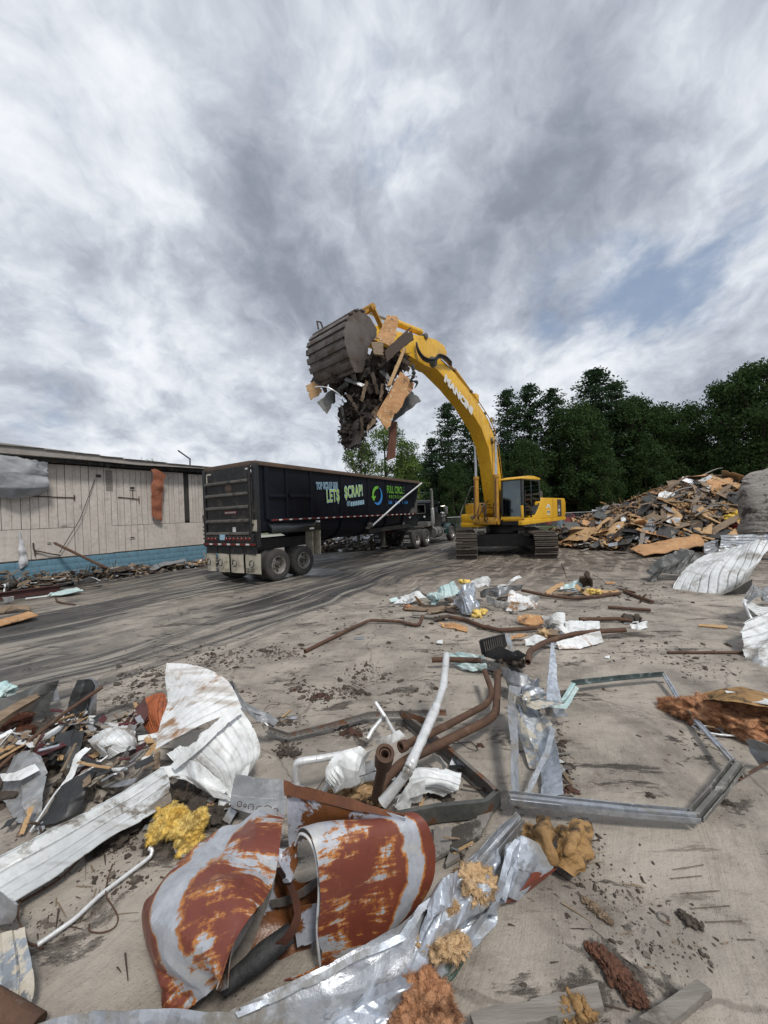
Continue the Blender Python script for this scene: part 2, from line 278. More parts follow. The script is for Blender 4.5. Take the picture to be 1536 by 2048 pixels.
def mk(name, verts, faces, m, parent=None, smooth=None, recenter=None, mats=None, fm=None, loc=None):
 """link ONE mesh object; a top-level one gets its origin at its base"""
 vs = [Vector(v) for v in verts]
 if parent is None and recenter is not False and loc is None:
  lo = Vector((min(v.x for v in vs), min(v.y for v in vs), min(v.z for v in vs))); hi = Vector((max(v.x for v in vs), max(v.y for v in vs), max(v.z for v in vs)))
  loc = Vector(((lo.x+hi.x)/2, (lo.y+hi.y)/2, lo.z)); vs = [v-loc for v in vs]
 me = bpy.data.meshes.new(name); me.from_pydata([tuple(v) for v in vs], [], faces); me.update()
 for x in (mats or [m]): me.materials.append(x)
 if fm: me.polygons.foreach_set('material_index', fm)
 if smooth is not None:
  me.shade_smooth()
  if smooth < 180: me.set_sharp_from_angle(angle=radians(smooth))
 o = bpy.data.objects.new(name, me); col.objects.link(o)
 if loc is not None: o.location = loc
 if parent is not None: o.parent = parent
 return o
def child_world(o, parent):
 """make an object built in world space a child without moving it"""
 o.parent = parent; bpy.context.view_layer.update()
 o.matrix_parent_inverse = parent.matrix_world.inverted(); return o
def copy_tree(o, parent=None):
 c = o.copy(); col.objects.link(c)
 if parent is not None: c.parent = parent
 for ch in o.children: copy_tree(ch, c)
 return c
class MB:
 def __init__(s): s.v = []; s.f = []; s.fm = []; s.cur = 0
 def add(s, vs, fs):
  n = len(s.v); s.v += [Vector(v) for v in vs]; s.f += [tuple(i+n for i in f) for f in fs]; s.fm += [s.cur]*len(fs); return s
 def box(s, c, size, rot=None, bev=0.0):
  hx, hy, hz = size[0]/2, size[1]/2, size[2]/2; c = Vector(c)
  R = rot.to_matrix() if isinstance(rot, Euler) else (rot if rot is not None else Matrix.Identity(3))
  if bev <= 0:
   vs = [c+R@Vector((x*hx, y*hy, z*hz)) for x in (-1, 1) for y in (-1, 1) for z in (-1, 1)]
   return s.add(vs, [(0, 1, 3, 2), (4, 6, 7, 5), (0, 4, 5, 1), (2, 3, 7, 6), (0, 2, 6, 4), (1, 5, 7, 3)])
  bm = bmesh.new(); bmesh.ops.create_cube(bm, size=1.0)
  for v in bm.verts: v.co = Vector((v.co.x*size[0], v.co.y*size[1], v.co.z*size[2]))
  bmesh.ops.bevel(bm, geom=list(bm.edges), offset=bev, segments=2, affect='EDGES', profile=.6)
  bm.verts.index_update()
  s.add([c+R@v.co for v in bm.verts], [tuple(v.index for v in f.verts) for f in bm.faces]); bm.free(); return s
 def beam(s, a, b, w, h, up=(0, 0, 1), bev=0.0):
  a, b = Vector(a), Vector(b); d = b-a; L = d.length; x = d.normalized(); u = Vector(up)
  y = u.cross(x)
  if y.length < 1e-4: y = Vector((1, 0, 0)).cross(x)
  y.normalize(); z = x.cross(y)
  return s.box((a+b)/2, (L, w, h), Matrix((x, y, z)).transposed(), bev)
 def tube(s, pts, r, n=10, caps=True, flat=None, inner=None):
  pts = [Vector(p) for p in pts]; rs = r if isinstance(r, (list, tuple)) else [r]*len(pts)
  base = len(s.v); prev = None; rings = []
  for i, p in enumerate(pts):
   t = (pts[min(i+1, len(pts)-1)]-pts[max(i-1, 0)]).normalized()
   if prev is None:
    a = Vector((0, 0, 1)) if abs(t.z) < .9 else Vector((1, 0, 0)); x = t.cross(a).normalized()
   else:
    x = (prev - t*prev.dot(t));
    x = x.normalized() if x.length > 1e-5 else t.orthogonal().normalized()
   prev = x; y = t.cross(x)
   rings.append([p+(x*cos(2*pi*k/n)+y*sin(2*pi*k/n)*(flat[i] if flat else 1))*rs[i] for k in range(n)])
  vs = [q for ring in rings for q in ring]; fs = []
  for i in range(len(pts)-1):
   for k in range(n):
    a = i*n+k; b = i*n+(k+1) % n; fs.append((a, b, b+n, a+n))
  if inner:   # an open pipe end at the start: rim and dark bore
   ring = rings[0]; c = pts[0]; t = (pts[1]-pts[0]).normalized(); m0 = len(vs)
   vs += [c+(q-c)*inner for q in ring]; vs += [c+(q-c)*inner+t*rs[0]*2.2 for q in ring]
   for k in range(n):
    k2 = (k+1) % n; fs.append((k2, k, m0+k, m0+k2)); fs.append((m0+k2, m0+k, m0+n+k, m0+n+k2))
   fs.append(tuple(m0+n+k for k in range(n))[::-1])
  elif caps: fs.append(tuple(range(n))[::-1])
  if caps: fs.append(tuple(range((len(pts)-1)*n, len(pts)*n)))
  return s.add(vs, fs)
 def prism(s, poly, a, b, axes='xz'):
  """outline extruded from a to b along the third axis"""
  n = len(poly)
  def P(u, v, w): return {'xz': (u, w, v), 'xy': (u, v, w), 'yz': (w, u, v)}[axes]
  vs = [P(u, v, a) for u, v in poly]+[P(u, v, b) for u, v in poly]
  fs = [tuple(range(n)), tuple(range(n, 2*n))[::-1]]+[(i, i+n, (i+1) % n+n, (i+1) % n) for i in range(n)]
  return s.add(vs, fs)
 def lathe(s, prof, n=24, axis='y', c=(0, 0, 0)):
  """prof: list of (radius, offset along axis)"""
  c = Vector(c); vs = []; fs = []
  for r, o in prof:
   for k in range(n):
    a = 2*pi*k/n; p = {'y': (r*cos(a), o, r*sin(a)), 'z': (r*cos(a), r*sin(a), o), 'x': (o, r*cos(a), r*sin(a))}[axis]
    vs.append(c+Vector(p))
  for i in range(len(prof)-1):
   for k in range(n):
    a = i*n+k; b = i*n+(k+1) % n; fs.append((a, b, b+n, a+n))
  return s.add(vs, fs)
 def build(s, name, m, parent=None, smooth=30, bev=0.0, mats=None, recenter=None):
  bm = bmesh.new(); bv = [bm.verts.new(v) for v in s.v]
  for i, f in enumerate(s.f):
   try: q = bm.faces.new([bv[k] for k in f]); q.material_index = s.fm[i]
   except ValueError: pass
  bmesh.ops.recalc_face_normals(bm, faces=bm.faces)
  if bev > 0:
   es = [e for e in bm.edges if len(e.link_faces) == 2 and e.calc_face_angle(0) > radians(25)]
   bmesh.ops.bevel(bm, geom=es, offset=bev, segments=2, affect='EDGES', profile=.6, clamp_overlap=True)
  bm.verts.index_update()
  vs = [v.co.copy() for v in bm.verts]; fs = [tuple(v.index for v in f.verts) for f in bm.faces]; fm = [f.material_index for f in bm.faces]; bm.free()
  return mk(name, vs, fs, m, parent, smooth, mats=mats, fm=fm if mats else None, recenter=recenter)
def catmull(pts, k=6, closed=False):
 """smooth curve through points"""
 P = [Vector(p) for p in pts]; n = len(P); out = []
 for i in range(n-1):
  p0, p1, p2, p3 = P[max(i-1, 0)], P[i], P[i+1], P[min(i+2, n-1)]
  for j in range(k):
   t = j/k; out.append(.5*((2*p1)+(p2-p0)*t+(2*p0-5*p1+4*p2-p3)*t*t+(3*p1-p0-3*p2+p3)*t*t*t))
 out.append(P[-1]); return out
def bend(pts, r=.08, k=4):
 """polyline with its corners rounded"""
 P = [Vector(p) for p in pts]; out = [P[0]]
 for i in range(1, len(P)-1):
  a, b, c = P[i-1], P[i], P[i+1]; d1 = (a-b); d2 = (c-b); q = min(r, d1.length*.45, d2.length*.45)
  s0 = b+d1.normalized()*q; s1 = b+d2.normalized()*q
  for j in range(k+1):
   t = j/k; out.append(s0.lerp(b, t).lerp(b.lerp(s1, t), t))
 out.append(P[-1]); return out
def crum(rng, K, amp, smin=.6, smax=2.5):
 """sum of triangle waves across random directions: flat facets that meet in sharp creases"""
 ws = []
 for _ in range(K):
  a = rng.uniform(0, 2*pi); f = rng.uniform(smin, smax); ws.append((cos(a)*f, sin(a)*f, rng.random(), amp*rng.uniform(.4, 1)/f**.6))
 def h(u, v):
  t = 0
  for a, b, p, k in ws:
   x = (a*u+b*v+p) % 1.0; t += k*(abs(x-.5)*4-1)
  return t
 return h
def sheet(name, rows, m, nu=40, nv=40, rib=None, amp=.02, K=5, seed=1, smax=2.5, thick=.003, ragged=.02, holes=0, parent=None, smooth=25, size=None, curve=True, ribv=False, smin=.5, tagv=None, bites=0, px=True, m2=None):
 """a bent, crumpled sheet through a grid of control points (each px,py,z or a Vector); rib=(count, depth)"""
 rng = random.Random(seed)
 g = [[(G(*p) if px and not isinstance(p, Vector) else Vector(p)) for p in r] for r in rows]
 if curve and len(g[0]) > 2: gr = [resample(catmull(r, 8), nu) for r in g]
 else: gr = [resample(r, nu) for r in g]
 colz = []
 for i in range(nu+1):
  c = [r[i] for r in gr]
  colz.append(resample_param(catmull(c, 8) if (curve and len(c) > 2) else c, nv))
 P = [[colz[i][j] for i in range(nu+1)] for j in range(nv+1)]
 LU = sum((P[nv//2][i+1]-P[nv//2][i]).length for i in range(nu)); LV = sum((P[j+1][nu//2]-P[j][nu//2]).length for j in range(nv))
 h = crum(rng, K, amp, smin, smax); o1, o2 = rng.uniform(0, 50), rng.uniform(0, 50)
 V = []
 for j in range(nv+1):
  for i in range(nu+1):
   a = P[j][min(i+1, nu)]-P[j][max(i-1, 0)]; b = P[min(j+1, nv)][i]-P[max(j-1, 0)][i]
   nr = a.cross(b)
   nr = nr.normalized() if nr.length > 1e-9 else Vector((0, 0, 1))
   u, v = i/nu, j/nv; d = h(u*LU, v*LV)
   if rib:
    x = ((v if ribv else u)*rib[0]) % 1.0
    d += rib[1]*(1 if x < .12 else 0 if x > .24 else (1-(x-.12)/.12) if x > .12 else 1) if x > .04 else rib[1]*(x/.04)
   p = P[j][i]+nr*d
   if ragged:
    if j in (0, nv): p = p+b.normalized()*((-1 if j else 1)*ragged*(noise.noise((u*LU*7+o1, j, 0))*.7+2.6*max(0, noise.noise((u*LU*23+o1, j, 9))-.22)))
    if i in (0, nu): p = p+a.normalized()*((-1 if i else 1)*ragged*(noise.noise((v*LV*7+o2, i, 5))*.7+2.6*max(0, noise.noise((v*LV*23+o2, i, 9))-.22)))
   V.append(p)
 F = []; W = nu+1
 hl = [(rng.random(), rng.random(), rng.uniform(.03, .09)) for _ in range(holes)]
 for _ in range(bites):
  e = rng.randrange(4); q = rng.random(); hl.append(((q, 0), (q, 1), (0, q), (1, q))[e]+(rng.uniform(.05, .13),))
 for j in range(nv):
  for i in range(nu):
   u, v = (i+.5)/nu, (j+.5)/nv
   if any(((u-a)**2+(v-b)**2)**.5+.03*noise.noise((u*22+o1, v*22, 0)) < r for a, b, r in hl): continue
   k = j*W+i; F.append((k, k+1, k+W+1, k+W))
 if thick:
  N = len(V); nrm = [Vector()]*N
  for f in F:
   q = (V[f[1]]-V[f[0]]).cross(V[f[3]]-V[f[0]])
   for k in f: nrm[k] = nrm[k]+q
  V2 = [V[k]-(nrm[k].normalized()*thick if nrm[k].length > 0 else Vector((0, 0, 0))) for k in range(N)]
  F2 = [tuple(k+N for k in f[::-1]) for f in F]
  ed = {}
  for f in F:
   for a, b in zip(f, f[1:]+f[:1]): ed[(a, b)] = 1
  E = [(b, a, a+N, b+N) for (a, b) in ed if (b, a) not in ed]
  fc = sum(nrm[k].dot(CAMP-V[k])/(CAMP-V[k]).length for f in F[::7] for k in f[:1]); a_, b_ = (0, 1) if fc > 0 else (1, 0)
  fm = [a_ if m2 else 0]*len(F)+[b_ if m2 else 0]*len(F2)+[0]*len(E)
  V = V+V2; F = F+F2+E
 else: fm = [0]*len(F)
 used = sorted({k for f in F for k in f}); mp = {k: n for n, k in enumerate(used)}
 o = mk(name, [V[k] for k in used], [tuple(mp[k] for k in f) for f in F], m, parent, smooth, mats=[m, m2] if m2 else None, fm=fm if m2 else None)
 if tagv: tag(o, *tagv)
 return o
def resample(pts, n):
 L = [0]
 for a, b in zip(pts, pts[1:]): L.append(L[-1]+(Vector(b)-Vector(a)).length)
 T = L[-1] or 1; out = []; k = 0
 for i in range(n+1):
  d = T*i/n
  while k < len(pts)-2 and L[k+1] < d: k += 1
  q = L[k+1]-L[k]; t = (d-L[k])/q if q > 0 else 0
  out.append(Vector(pts[k]).lerp(Vector(pts[k+1]), min(1, max(0, t))))
 return out
resample_param = resample
def V3(*p): return Vector(p)
def sweep(name, path, prof, m, parent=None, up=(0, 0, 1), smooth=25, closed=False, tagv=None, bendr=.03, jit=0.0, seed=0, k=3, twist=None, m2=None):
 """an open profile (list of (side, up)) with thickness drawn along a path"""
 P = bend(path, bendr, k) if bendr else [Vector(p) for p in path]
 rng = random.Random(seed); vs = []; n = len(prof)
 ups = up if isinstance(up, list) else None
 Lt = len(P)
 for i, p in enumerate(P):
  t = (P[min(i+1, Lt-1)]-P[max(i-1, 0)]).normalized()
  if ups:
   f = i/(Lt-1)*(len(ups)-1); a = int(min(f, len(ups)-2)); u = Vector(ups[a]).lerp(Vector(ups[a+1]), f-a)
  else: u = Vector(up)
  x = t.cross(u)
  x = x.normalized() if x.length > 1e-4 else t.orthogonal().normalized()
  y = x.cross(t)
  for a, b in prof: vs.append(p+x*(a+rng.uniform(-jit, jit))+y*(b+rng.uniform(-jit, jit)))
 fs = []
 for i in range(Lt-1):
  for q in range(n if closed else n-1):
   a = i*n+q; b = i*n+(q+1) % n; fs.append((a, b, b+n, a+n))
 if closed: fs.append(tuple(range(n))[::-1]); fs.append(tuple(range((Lt-1)*n, Lt*n)))
 o = mk(name, vs, fs, m, parent, smooth)
 if tagv: tag(o, *tagv)
 return o
def chan(w, h, t=.003, lip=0.0):
 """closed outline of a U channel, open upward"""
 a = w/2
 o = [(-a, h), (-a, 0), (a, 0), (a, h)]; i = [(a-t, h), (a-t, t), (-a+t, t), (-a+t, h)]
 if lip: o = [(-a+lip, h)]+o+[(a-lip, h)]; i = [(a-lip, h-t), (a-t, h-t), (a-t, t), (-a+t, t), (-a+t, h-t), (-a+lip, h-t)]
 return o+i
def rectp(w, h): return [(-w/2, -h/2), (w/2, -h/2), (w/2, h/2), (-w/2, h/2)]
def smsub(name, V, F, m, parent=None, lvl=1):
 o = mk(name, V, F, m, parent, 180); return o
def rubble_mesh(rng, center, rad, n, size, flat=.3, dist=None):
 """many small broken chips as one geometry list"""
 V = []; F = []
 for _ in range(n):
  if dist: c = dist(rng)
  else: c = Vector(center)+Vector((rng.gauss(0, rad[0]), rng.gauss(0, rad[1]), abs(rng.gauss(0, rad[2]))))
  s = size*rng.uniform(.4, 1.6)*(rng.random()**.5+.3); R = Euler((rng.uniform(-.6, .6), rng.uniform(-.6, .6), rng.uniform(0, 6.3))).to_matrix()
  k = rng.randint(4, 6); b = len(V); ex = rng.uniform(1, 2.4); top = []
  for z in (-1, 1):
   for q in range(k):
    a = 2*pi*q/k+rng.uniform(-.3, .3); rr = rng.uniform(.6, 1.1)*(1 if z < 0 else rng.uniform(.4, .9))
    V.append(c+R@Vector((cos(a)*s*rr*ex, sin(a)*s*rr, z*s*flat*rng.uniform(.6, 1.2))))
  F.append(tuple(b+q for q in range(k))[::-1]); F.append(tuple(b+k+q for q in range(k)))
  for q in range(k): F.append((b+q, b+(q+1) % k, b+k+(q+1) % k, b+k+q))
 return V, F
def text(name, body, size, m, parent, mtx, depth=.004, sx=1.0, offset=0.0, bold=0.0, spacing=1.0, align='LEFT', shear=0.0):
 cu = bpy.data.curves.new(name, 'FONT'); cu.body = body; cu.size = size; cu.extrude = depth; cu.offset = bold; cu.space_character = spacing; cu.align_x = align; cu.shear = shear
 cu.resolution_u = 3
 o = bpy.data.objects.new(name, cu); col.objects.link(o); bpy.context.view_layer.update()
 dg = bpy.context.evaluated_depsgraph_get(); me = bpy.data.meshes.new_from_object(o.evaluated_get(dg)); bpy.data.objects.remove(o)
 me.materials.clear(); me.materials.append(m)
 me.transform(Matrix.Diagonal((sx, 1, 1, 1))); me.transform(mtx)
 q = bpy.data.objects.new(name, me); col.objects.link(q)
 if parent is not None: q.parent = parent
 return q
def place(x, y, z, xa, ya):
 """matrix with local x along xa, y along ya at a point"""
 X = Vector(xa).normalized(); Y = Vector(ya).normalized(); Z = X.cross(Y)
 return Matrix.Translation((x, y, z)) @ Matrix((X, Y, Z)).transposed().to_4x4()
#  GROUND
TD = Vector((.518, .855, 0)).normalized(); TN = Vector((TD.y, -TD.x, 0))
def ground_material():
 m = bpy.data.materials.new('muddy_yard_concrete'); m.use_nodes = True; t = NT(m.node_tree); bs = t.n['Principled BSDF']
 p = t.new('ShaderNodeTexCoord').outputs['Object']
 s = t.vmath('DOT_PRODUCT', p, tuple(TD), out=1); w = t.vmath('DOT_PRODUCT', p, tuple(TN), out=1)
 wob = t.noise(p, .13, 3, .5)
 w1 = t.math('MULTIPLY_ADD', t.math('SUBTRACT', wob, .5), 3.2, w)
 sw = t.comb(s, w1, 0)
 st1 = t.noise(t.mapping(sw, (.10, 1.6, 1)), 1.0, 7, .62, .2)      # long drag streaks
 st2 = t.noise(t.mapping(sw, (.22, 5.0, 1)), 1.0, 6, .65, .3)
 st3 = t.noise(t.mapping(t.vmath('ADD', p, t.vmath('SCALE', t.noise(p, .35, 2, .5, out=1), 1.6)), (1.3, 5, 1), (0, 0, radians(-28))), 1.0, 7, .68)
 big = t.noise(p, .33, 6, .6, .4); med = t.noise(p, 1.7, 7, .65, .3); fine = t.noise(p, 14, 6, .7); grit = t.noise(p, 90, 3, .7)
 lane = t.step(t.math('ADD', w, t.math('ADD', t.math('MULTIPLY', t.math('SUBTRACT', big, .5), 2.4), t.math('MULTIPLY', t.math('SUBTRACT', st1, .5), 11.0))), -4.7, -6.6); lane = t.math('MULTIPLY', lane, t.step(t.noise(t.mapping(sw, (.16, .55, 1), (0, 0, 0), (3, 1, 0)), 1.0, 6, .65, .4), .60, .50, .25, 1.0))
 yard = t.step(t.math('ADD', t.vmath('DOT_PRODUCT', p, (0, 1, 0), out=1), t.math('MULTIPLY', big, 4.0)), 9.5, 14.5)     # churned mud further off
 tan = t.mix(t.step(big, .35, .68), (.40, .355, .30), (.30, .268, .228))
 tan = t.mix(t.step(med, .38, .72), tan, (.17, .148, .125))
 tan = t.mix(t.step(st3, .50, .70, 0, .55), tan, (.15, .128, .105))
 tan = t.mix(t.step(fine, .45, .8, 0, .45), tan, (.43, .39, .335))
 tan = t.mix(t.step(t.noise(t.mapping(p, (1, 1, 1), (0, 0, .4), (3, 7, 0)), .6, 6, .6), .52, .66, 0, .5), tan, (.18, .162, .142))
 mudp = t.noise(t.mapping(p, (1, 2.2, 1), (0, 0, radians(40))), 1.1, 9, .72, .5)
 mudf = t.step(mudp, .57, .65)
 tan = t.mix(t.math('MULTIPLY', mudf, .85), tan, (.075, .058, .044)); tan = t.mix(t.step(t.noise(t.mapping(p, (.9, 3.6, 1), (0, 0, radians(38)), (5, 2, 0)), 1.6, 8, .72, .4), .57, .66, 0, .65), tan, (.095, .078, .062))
 wet = t.mix(t.step(st1, .40, .62), (.042, .040, .040), (.085, .078, .07))
 dryst = t.math('MAXIMUM', t.step(st2, .535, .60, 0, .85), t.step(st1, .55, .61, 0, .8))
 wet = t.mix(dryst, wet, (.30, .275, .235))
 wet = t.mix(t.step(fine, .5, .8, 0, .3), wet, (.16, .145, .13))
 mud = t.mix(t.step(st2, .42, .66), (.12, .095, .072), (.30, .26, .21)); mud = t.mix(t.step(med, .46, .62), mud, (.05, .04, .031))
 c = t.mix(yard, tan, mud); c = t.mix(lane, c, wet)
 grav = t.vmath('LENGTH', p, out=1)
 c = t.mix(t.step(grav, 33, 44), c, (.10, .12, .05))
 ck = t.voro(t.vmath('ADD', p, t.vmath('SCALE', t.noise(p, 1.2, 4, .6, out=1), .5)), .38, 'DISTANCE_TO_EDGE')
 c = t.mix(t.math('MULTIPLY', t.step(ck, .006, .002), .45), c, (.09, .075, .06))
 c = t.mix(t.step(t.noise(t.mapping(p, (1, 1, 1), (0, 0, 0), (11, 4, 0)), .9, 9, .75, .6), .55, .70, 0, .55), c, (.15, .128, .105))
 jx = t.math('ABSOLUTE', t.math('SUBTRACT', t.math('FRACT', t.math('MULTIPLY_ADD', w, .24, t.math('MULTIPLY', fine, .004))), .5))
 js = t.math('ABSOLUTE', t.math('SUBTRACT', t.math('FRACT', t.math('MULTIPLY_ADD', s, .19, .23)), .5))
 jt = t.math('MAXIMUM', t.step(jx, .0035, .0012), t.step(js, .003, .001))
 c = t.mix(t.math('MULTIPLY', jt, .12), c, (.10, .09, .075))
 c = t.mix(t.step(grit, .58, .72, 0, .5), c, (.08, .065, .05)); spk = t.voro(p, 26); c = t.mix(t.math('MULTIPLY', t.step(spk, .16, .10), t.step(med, .42, .62)), c, (.07, .055, .042)); c = t.mix(t.step(t.noise(p, 38, 5, .75), .60, .70, 0, .4), c, (.46, .42, .37))
 t.set(bs.inputs['Base Color'], c)
 ro = t.math('MULTIPLY_ADD', fine, .25, .72)
 pud = t.math('MULTIPLY', lane, t.step(t.noise(sw, .45, 4, .5), .50, .40))
 ro = t.math('SUBTRACT', ro, t.math('MULTIPLY', lane, .16)); ro = t.math('SUBTRACT', ro, t.math('MULTIPLY', pud, .34))
 t.set(bs.inputs['Roughness'], t.math('MAXIMUM', ro, .16))
 hgt = t.math('ADD', t.math('MULTIPLY', fine, .35), t.math('MULTIPLY', med, .8)); hgt = t.math('ADD', hgt, t.math('MULTIPLY', st2, .9)); hgt = t.math('ADD', hgt, t.math('MULTIPLY', grit, .12)); hgt = t.math('ADD', hgt, t.math('MULTIPLY', st3, .35)); hgt = t.math('ADD', hgt, t.math('MULTIPLY', mudf, .8))
 b = t.new('ShaderNodeBump'); b.inputs['Strength'].default_value = .9; b.inputs['Distance'].default_value = .035
 t.set(b.inputs['Height'], hgt); t.l.new(b.outputs[0], bs.inputs['Normal'])
 return m
def gz(x, y):
 """gentle unevenness of the yard"""
 a = min(1, max(0, (sqrt(x*x+y*y)-5)/6))
 return .012*noise.noise((x*.9, y*.9, 3))*(.4+a)+.03*a*noise.noise((x*.25, y*.25, 9))*(1 if y < 34 else 0)
def build_ground():
 xs = [-900, -400, -150, -60, -35]+[-25+i*.5 for i in range(101)]+[35, 60, 150, 400, 900]
 ys = [-60, -10]+[i*.25 for i in range(-2, 48)]+[12+i*.5 for i in range(50)]+[40, 60, 120, 300, 900, 1500]
 V = []; F = []
 for y in ys:
  for x in xs: V.append((x, y, gz(x, y) if (-25 < x < 25 and 0 < y < 30) else 0.0))
 W = len(xs)
 for j in range(len(ys)-1):
  for i in range(W-1): k = j*W+i; F.append((k, k+1, k+W+1, k+W))
 o = mk('ground', V, F, ground_material(), smooth=180, recenter=False); tag(o, kind='structure')
build_ground()
b = MB(); b.box((10, 41, .01), (120, 7, .02)); o = b.build('road', mat('pale_far_road', (.34, .32, .28), (.28, .26, .23), .85, 0, .5, bump=.1), smooth=None, recenter=False); tag(o, kind='structure')
#  BUILDING
B0 = Vector((-12.6, 11.85, 0)); BA = Vector((sin(radians(36.5)), cos(radians(36.5)), 0)); BN = Vector((BA.y, -BA.x, 0))
bld = empty('demolished_building', B0, atan2(BA.y, BA.x), 'long low cream panelled building with blue base and torn roof edge, left of the trailer', 'building')
def bp(px, py, off=0.0):
 q = PL(px, py, B0+BN*off, BN)-B0; return Vector((q.dot(BA), -off, q.z))
def zb(x, y): return (x/3.491, 860+y/3.491)
X0, X1 = -9.0, 8.4
EAVE = 4.25
def build_building():
 rg = random.Random(3)
 b = MB(); b.box(((X0+X1)/2, 6.06, 2.18), (X1-X0-.02, 12, 4.32)); b.build('wall_core', M['wall_dark'], bld, None)
 def panel(xa, xb, z0, z1, dz=0.0, name='wall_panel'):
  w = xb-xa-.014
  p = MB(); p.box(((xa+xb)/2, -.012-rg.uniform(0, .014), (z0+z1)/2), (w, .045, z1-z0-.015), Euler((0, rg.uniform(-.003, .003), rg.uniform(-.006, .006)))); p.build(name, M['wall_panel'], bld, None)
 up = [bp(*zb(x, 600)).x for x in (5, 78, 145, 210, 272, 338, 402, 460, 515)]
 wd = up[1]-up[0]; xx = up[0]
 lefts = [xx-wd*k for k in range(12, 0, -1)]
 seams = [x for x in lefts if x > X0]+up
 mids = [bp(*zb(x, 620)).x for x in (515, 572, 627, 682, 733, 778)]
 s3 = [bp(*zb(x, 600)).x for x in (778, 820, 868, 912, 955, 990, 1030, 1068, 1105, 1143, 1180, 1217, 1252, 1287)]
 s4 = [bp(*zb(x, 600)).x for x in (1322, 1345, 1366, 1388, 1412)]; s4 += [s4[-1]+.33*k for k in range(1, 6)]
 zs = 1.965
 for a, c in zip(seams, seams[1:]): panel(a, c, zs, EAVE)
 for a, c in zip(mids, mids[1:]): panel(a, c, .90, EAVE)
 for a, c in zip(s3, s3[1:]): panel(a, c, zs, EAVE-.02)
 for a, c in zip(s4, s4[1:]): panel(a, min(c, X1), zs, EAVE-.05)
 xl = bp(*zb(213, 800)).x; xm = mids[0]; x5 = [bp(*zb(x, 760)).x for x in (778, 825, 872, 915, 960, 1005)]
 panel(X0, xl-2.4, .92, zs); panel(xl-2.4, xl, .92, zs); panel(xl, xm, .92, zs)
 for a, c in zip(x5, x5[1:]): panel(a, c, .92, zs)
 panel(x5[-1], 7.35, .92, zs); panel(7.35, X1, .92, zs)
 b = MB(); b.box(((X0+X1)/2, -.03, .905), (X1-X0, .09, .02)); b.build('flashing', M['rib'], bld, None)
 bm_ = MB(); bm_.box((0, 0, 0), (.397, .08, .216), bev=.003); me = None
 n = int((X1-X0)/.4)
 for r in range(4):
  for k in range(n+1):
   x = X0+.2+k*.4+(.2 if r % 2 else 0)
   if x > X1-.1: continue
   if me is None: o = bm_.build('block', M['wall_blue'], bld); me = o.data
   else: o = bpy.data.objects.new('block', me); col.objects.link(o); o.parent = bld
   o.location = (x, -.025+rg.uniform(-.003, .003), .115+r*.218)
 b = MB(); b.prism([(-.42, EAVE+.16), (12.5, EAVE+1.1), (12.5, EAVE+1.2), (-.42, EAVE+.24)], X0-.2, X1+.1, 'yz'); b.build('roof', M['roof_metal'], bld, None)
 b = MB()
 xs = [X0-.2, 0, 2.2, 4, 5.5, X1+.1]; hs = [.36, .34, .25, .18, .14, .10]
 vs = []; fs = []
 for x, h in zip(xs, hs):
  zt = EAVE+.30+(.22 if x < 1 else .12 if x < 4 else 0)
  vs += [(x, -.50, zt), (x, -.54, zt-h), (x, -.46, zt-h), (x, -.42, zt)]
 for i in range(len(xs)-1):
  for q in range(4): a = i*4+q; c = i*4+(q+1) % 4; fs.append((a, c, c+4, a+4))
 fs += [(3, 2, 1, 0), tuple(range(len(vs)-4, len(vs)))]
 b.add(vs, fs); b.build('fascia', M['fascia'], bld, None)
 for i in range(22):
  x = X0+.4+i*.78; zt = EAVE+.50-(max(0, x)*.03)
  b = MB(); b.box((x, -.22, zt-.02+rg.uniform(-.015, .015)), (.765, .72, .012), Euler((radians(4), 0, rg.uniform(-.02, .02)))); b.build('roof_sheet', M['roof_metal'], bld, None)
 for i in range(60):
  x = bp(*zb(330, 240)).x+i*.105+rg.uniform(-.03, .03)
  if x > X1: break
  L = rg.uniform(.10, .24); wv = rg.uniform(.10, .22); y = -.30+rg.uniform(-.13, .1); z = EAVE+.20
  b = MB(); t = rg.uniform(-.2, .2)
  b.add([(x, y, z), (x+wv, y+.01, z), (x+wv*.9+t*.1, y-.03, z-L*rg.uniform(.5, 1)), (x+wv*.45, y-.05, z-L*rg.uniform(.8, 1.15)), (x+.01, y-.02, z-L*rg.uniform(.4, 1)),
    (x, y+.02, z), (x+wv, y+.03, z), (x+wv*.9+t*.1, y-.01, z-L*.7), (x+wv*.45, y-.03, z-L), (x+.01, y, z-L*.7)],
    [(0, 1, 2, 3, 4), (9, 8, 7, 6, 5), (0, 5, 6, 1), (1, 6, 7, 2), (2, 7, 8, 3), (3, 8, 9, 4), (4, 9, 5, 0)])
  b.build('torn_strip', M['felt'] if rg.random() < .75 else M['wood_dark'], bld, None)
 b = MB(); b.box(((X0+X1)/2, -.17, EAVE+.13), (X1-X0-.05, .26, .18)); b.build('eave_board', M['felt'], bld, None)
build_building()
def bw(px, py, off=0.0):
 v = bp(px, py, off); return bld.matrix_world @ v
bpy.context.view_layer.update()
o = sheet('roof_membrane', [[bw(-30, 908, .5), bw(30, 914, .5), bw(62, 920, .52), bw(95, 925, .5)], [bw(-30, 945, .5), bw(30, 944, .62), bw(60, 946, .6), bw(96, 950, .5)],
 [bw(-30, 975, .42), bw(30, 975, .55), bw(60, 976, .52), bw(97, 972, .38)], [bw(-30, 990, .25), bw(25, 997, .3), bw(55, 993, .25), bw(96, 979, .22)]], M['membrane'], 64, 50, amp=.022, K=7, seed=4, smax=3.0, thick=.02, ragged=.05, curve=False, smooth=10)
tag(o, 'grey roofing membrane sagging over the upper left wall panels', 'roof membrane')
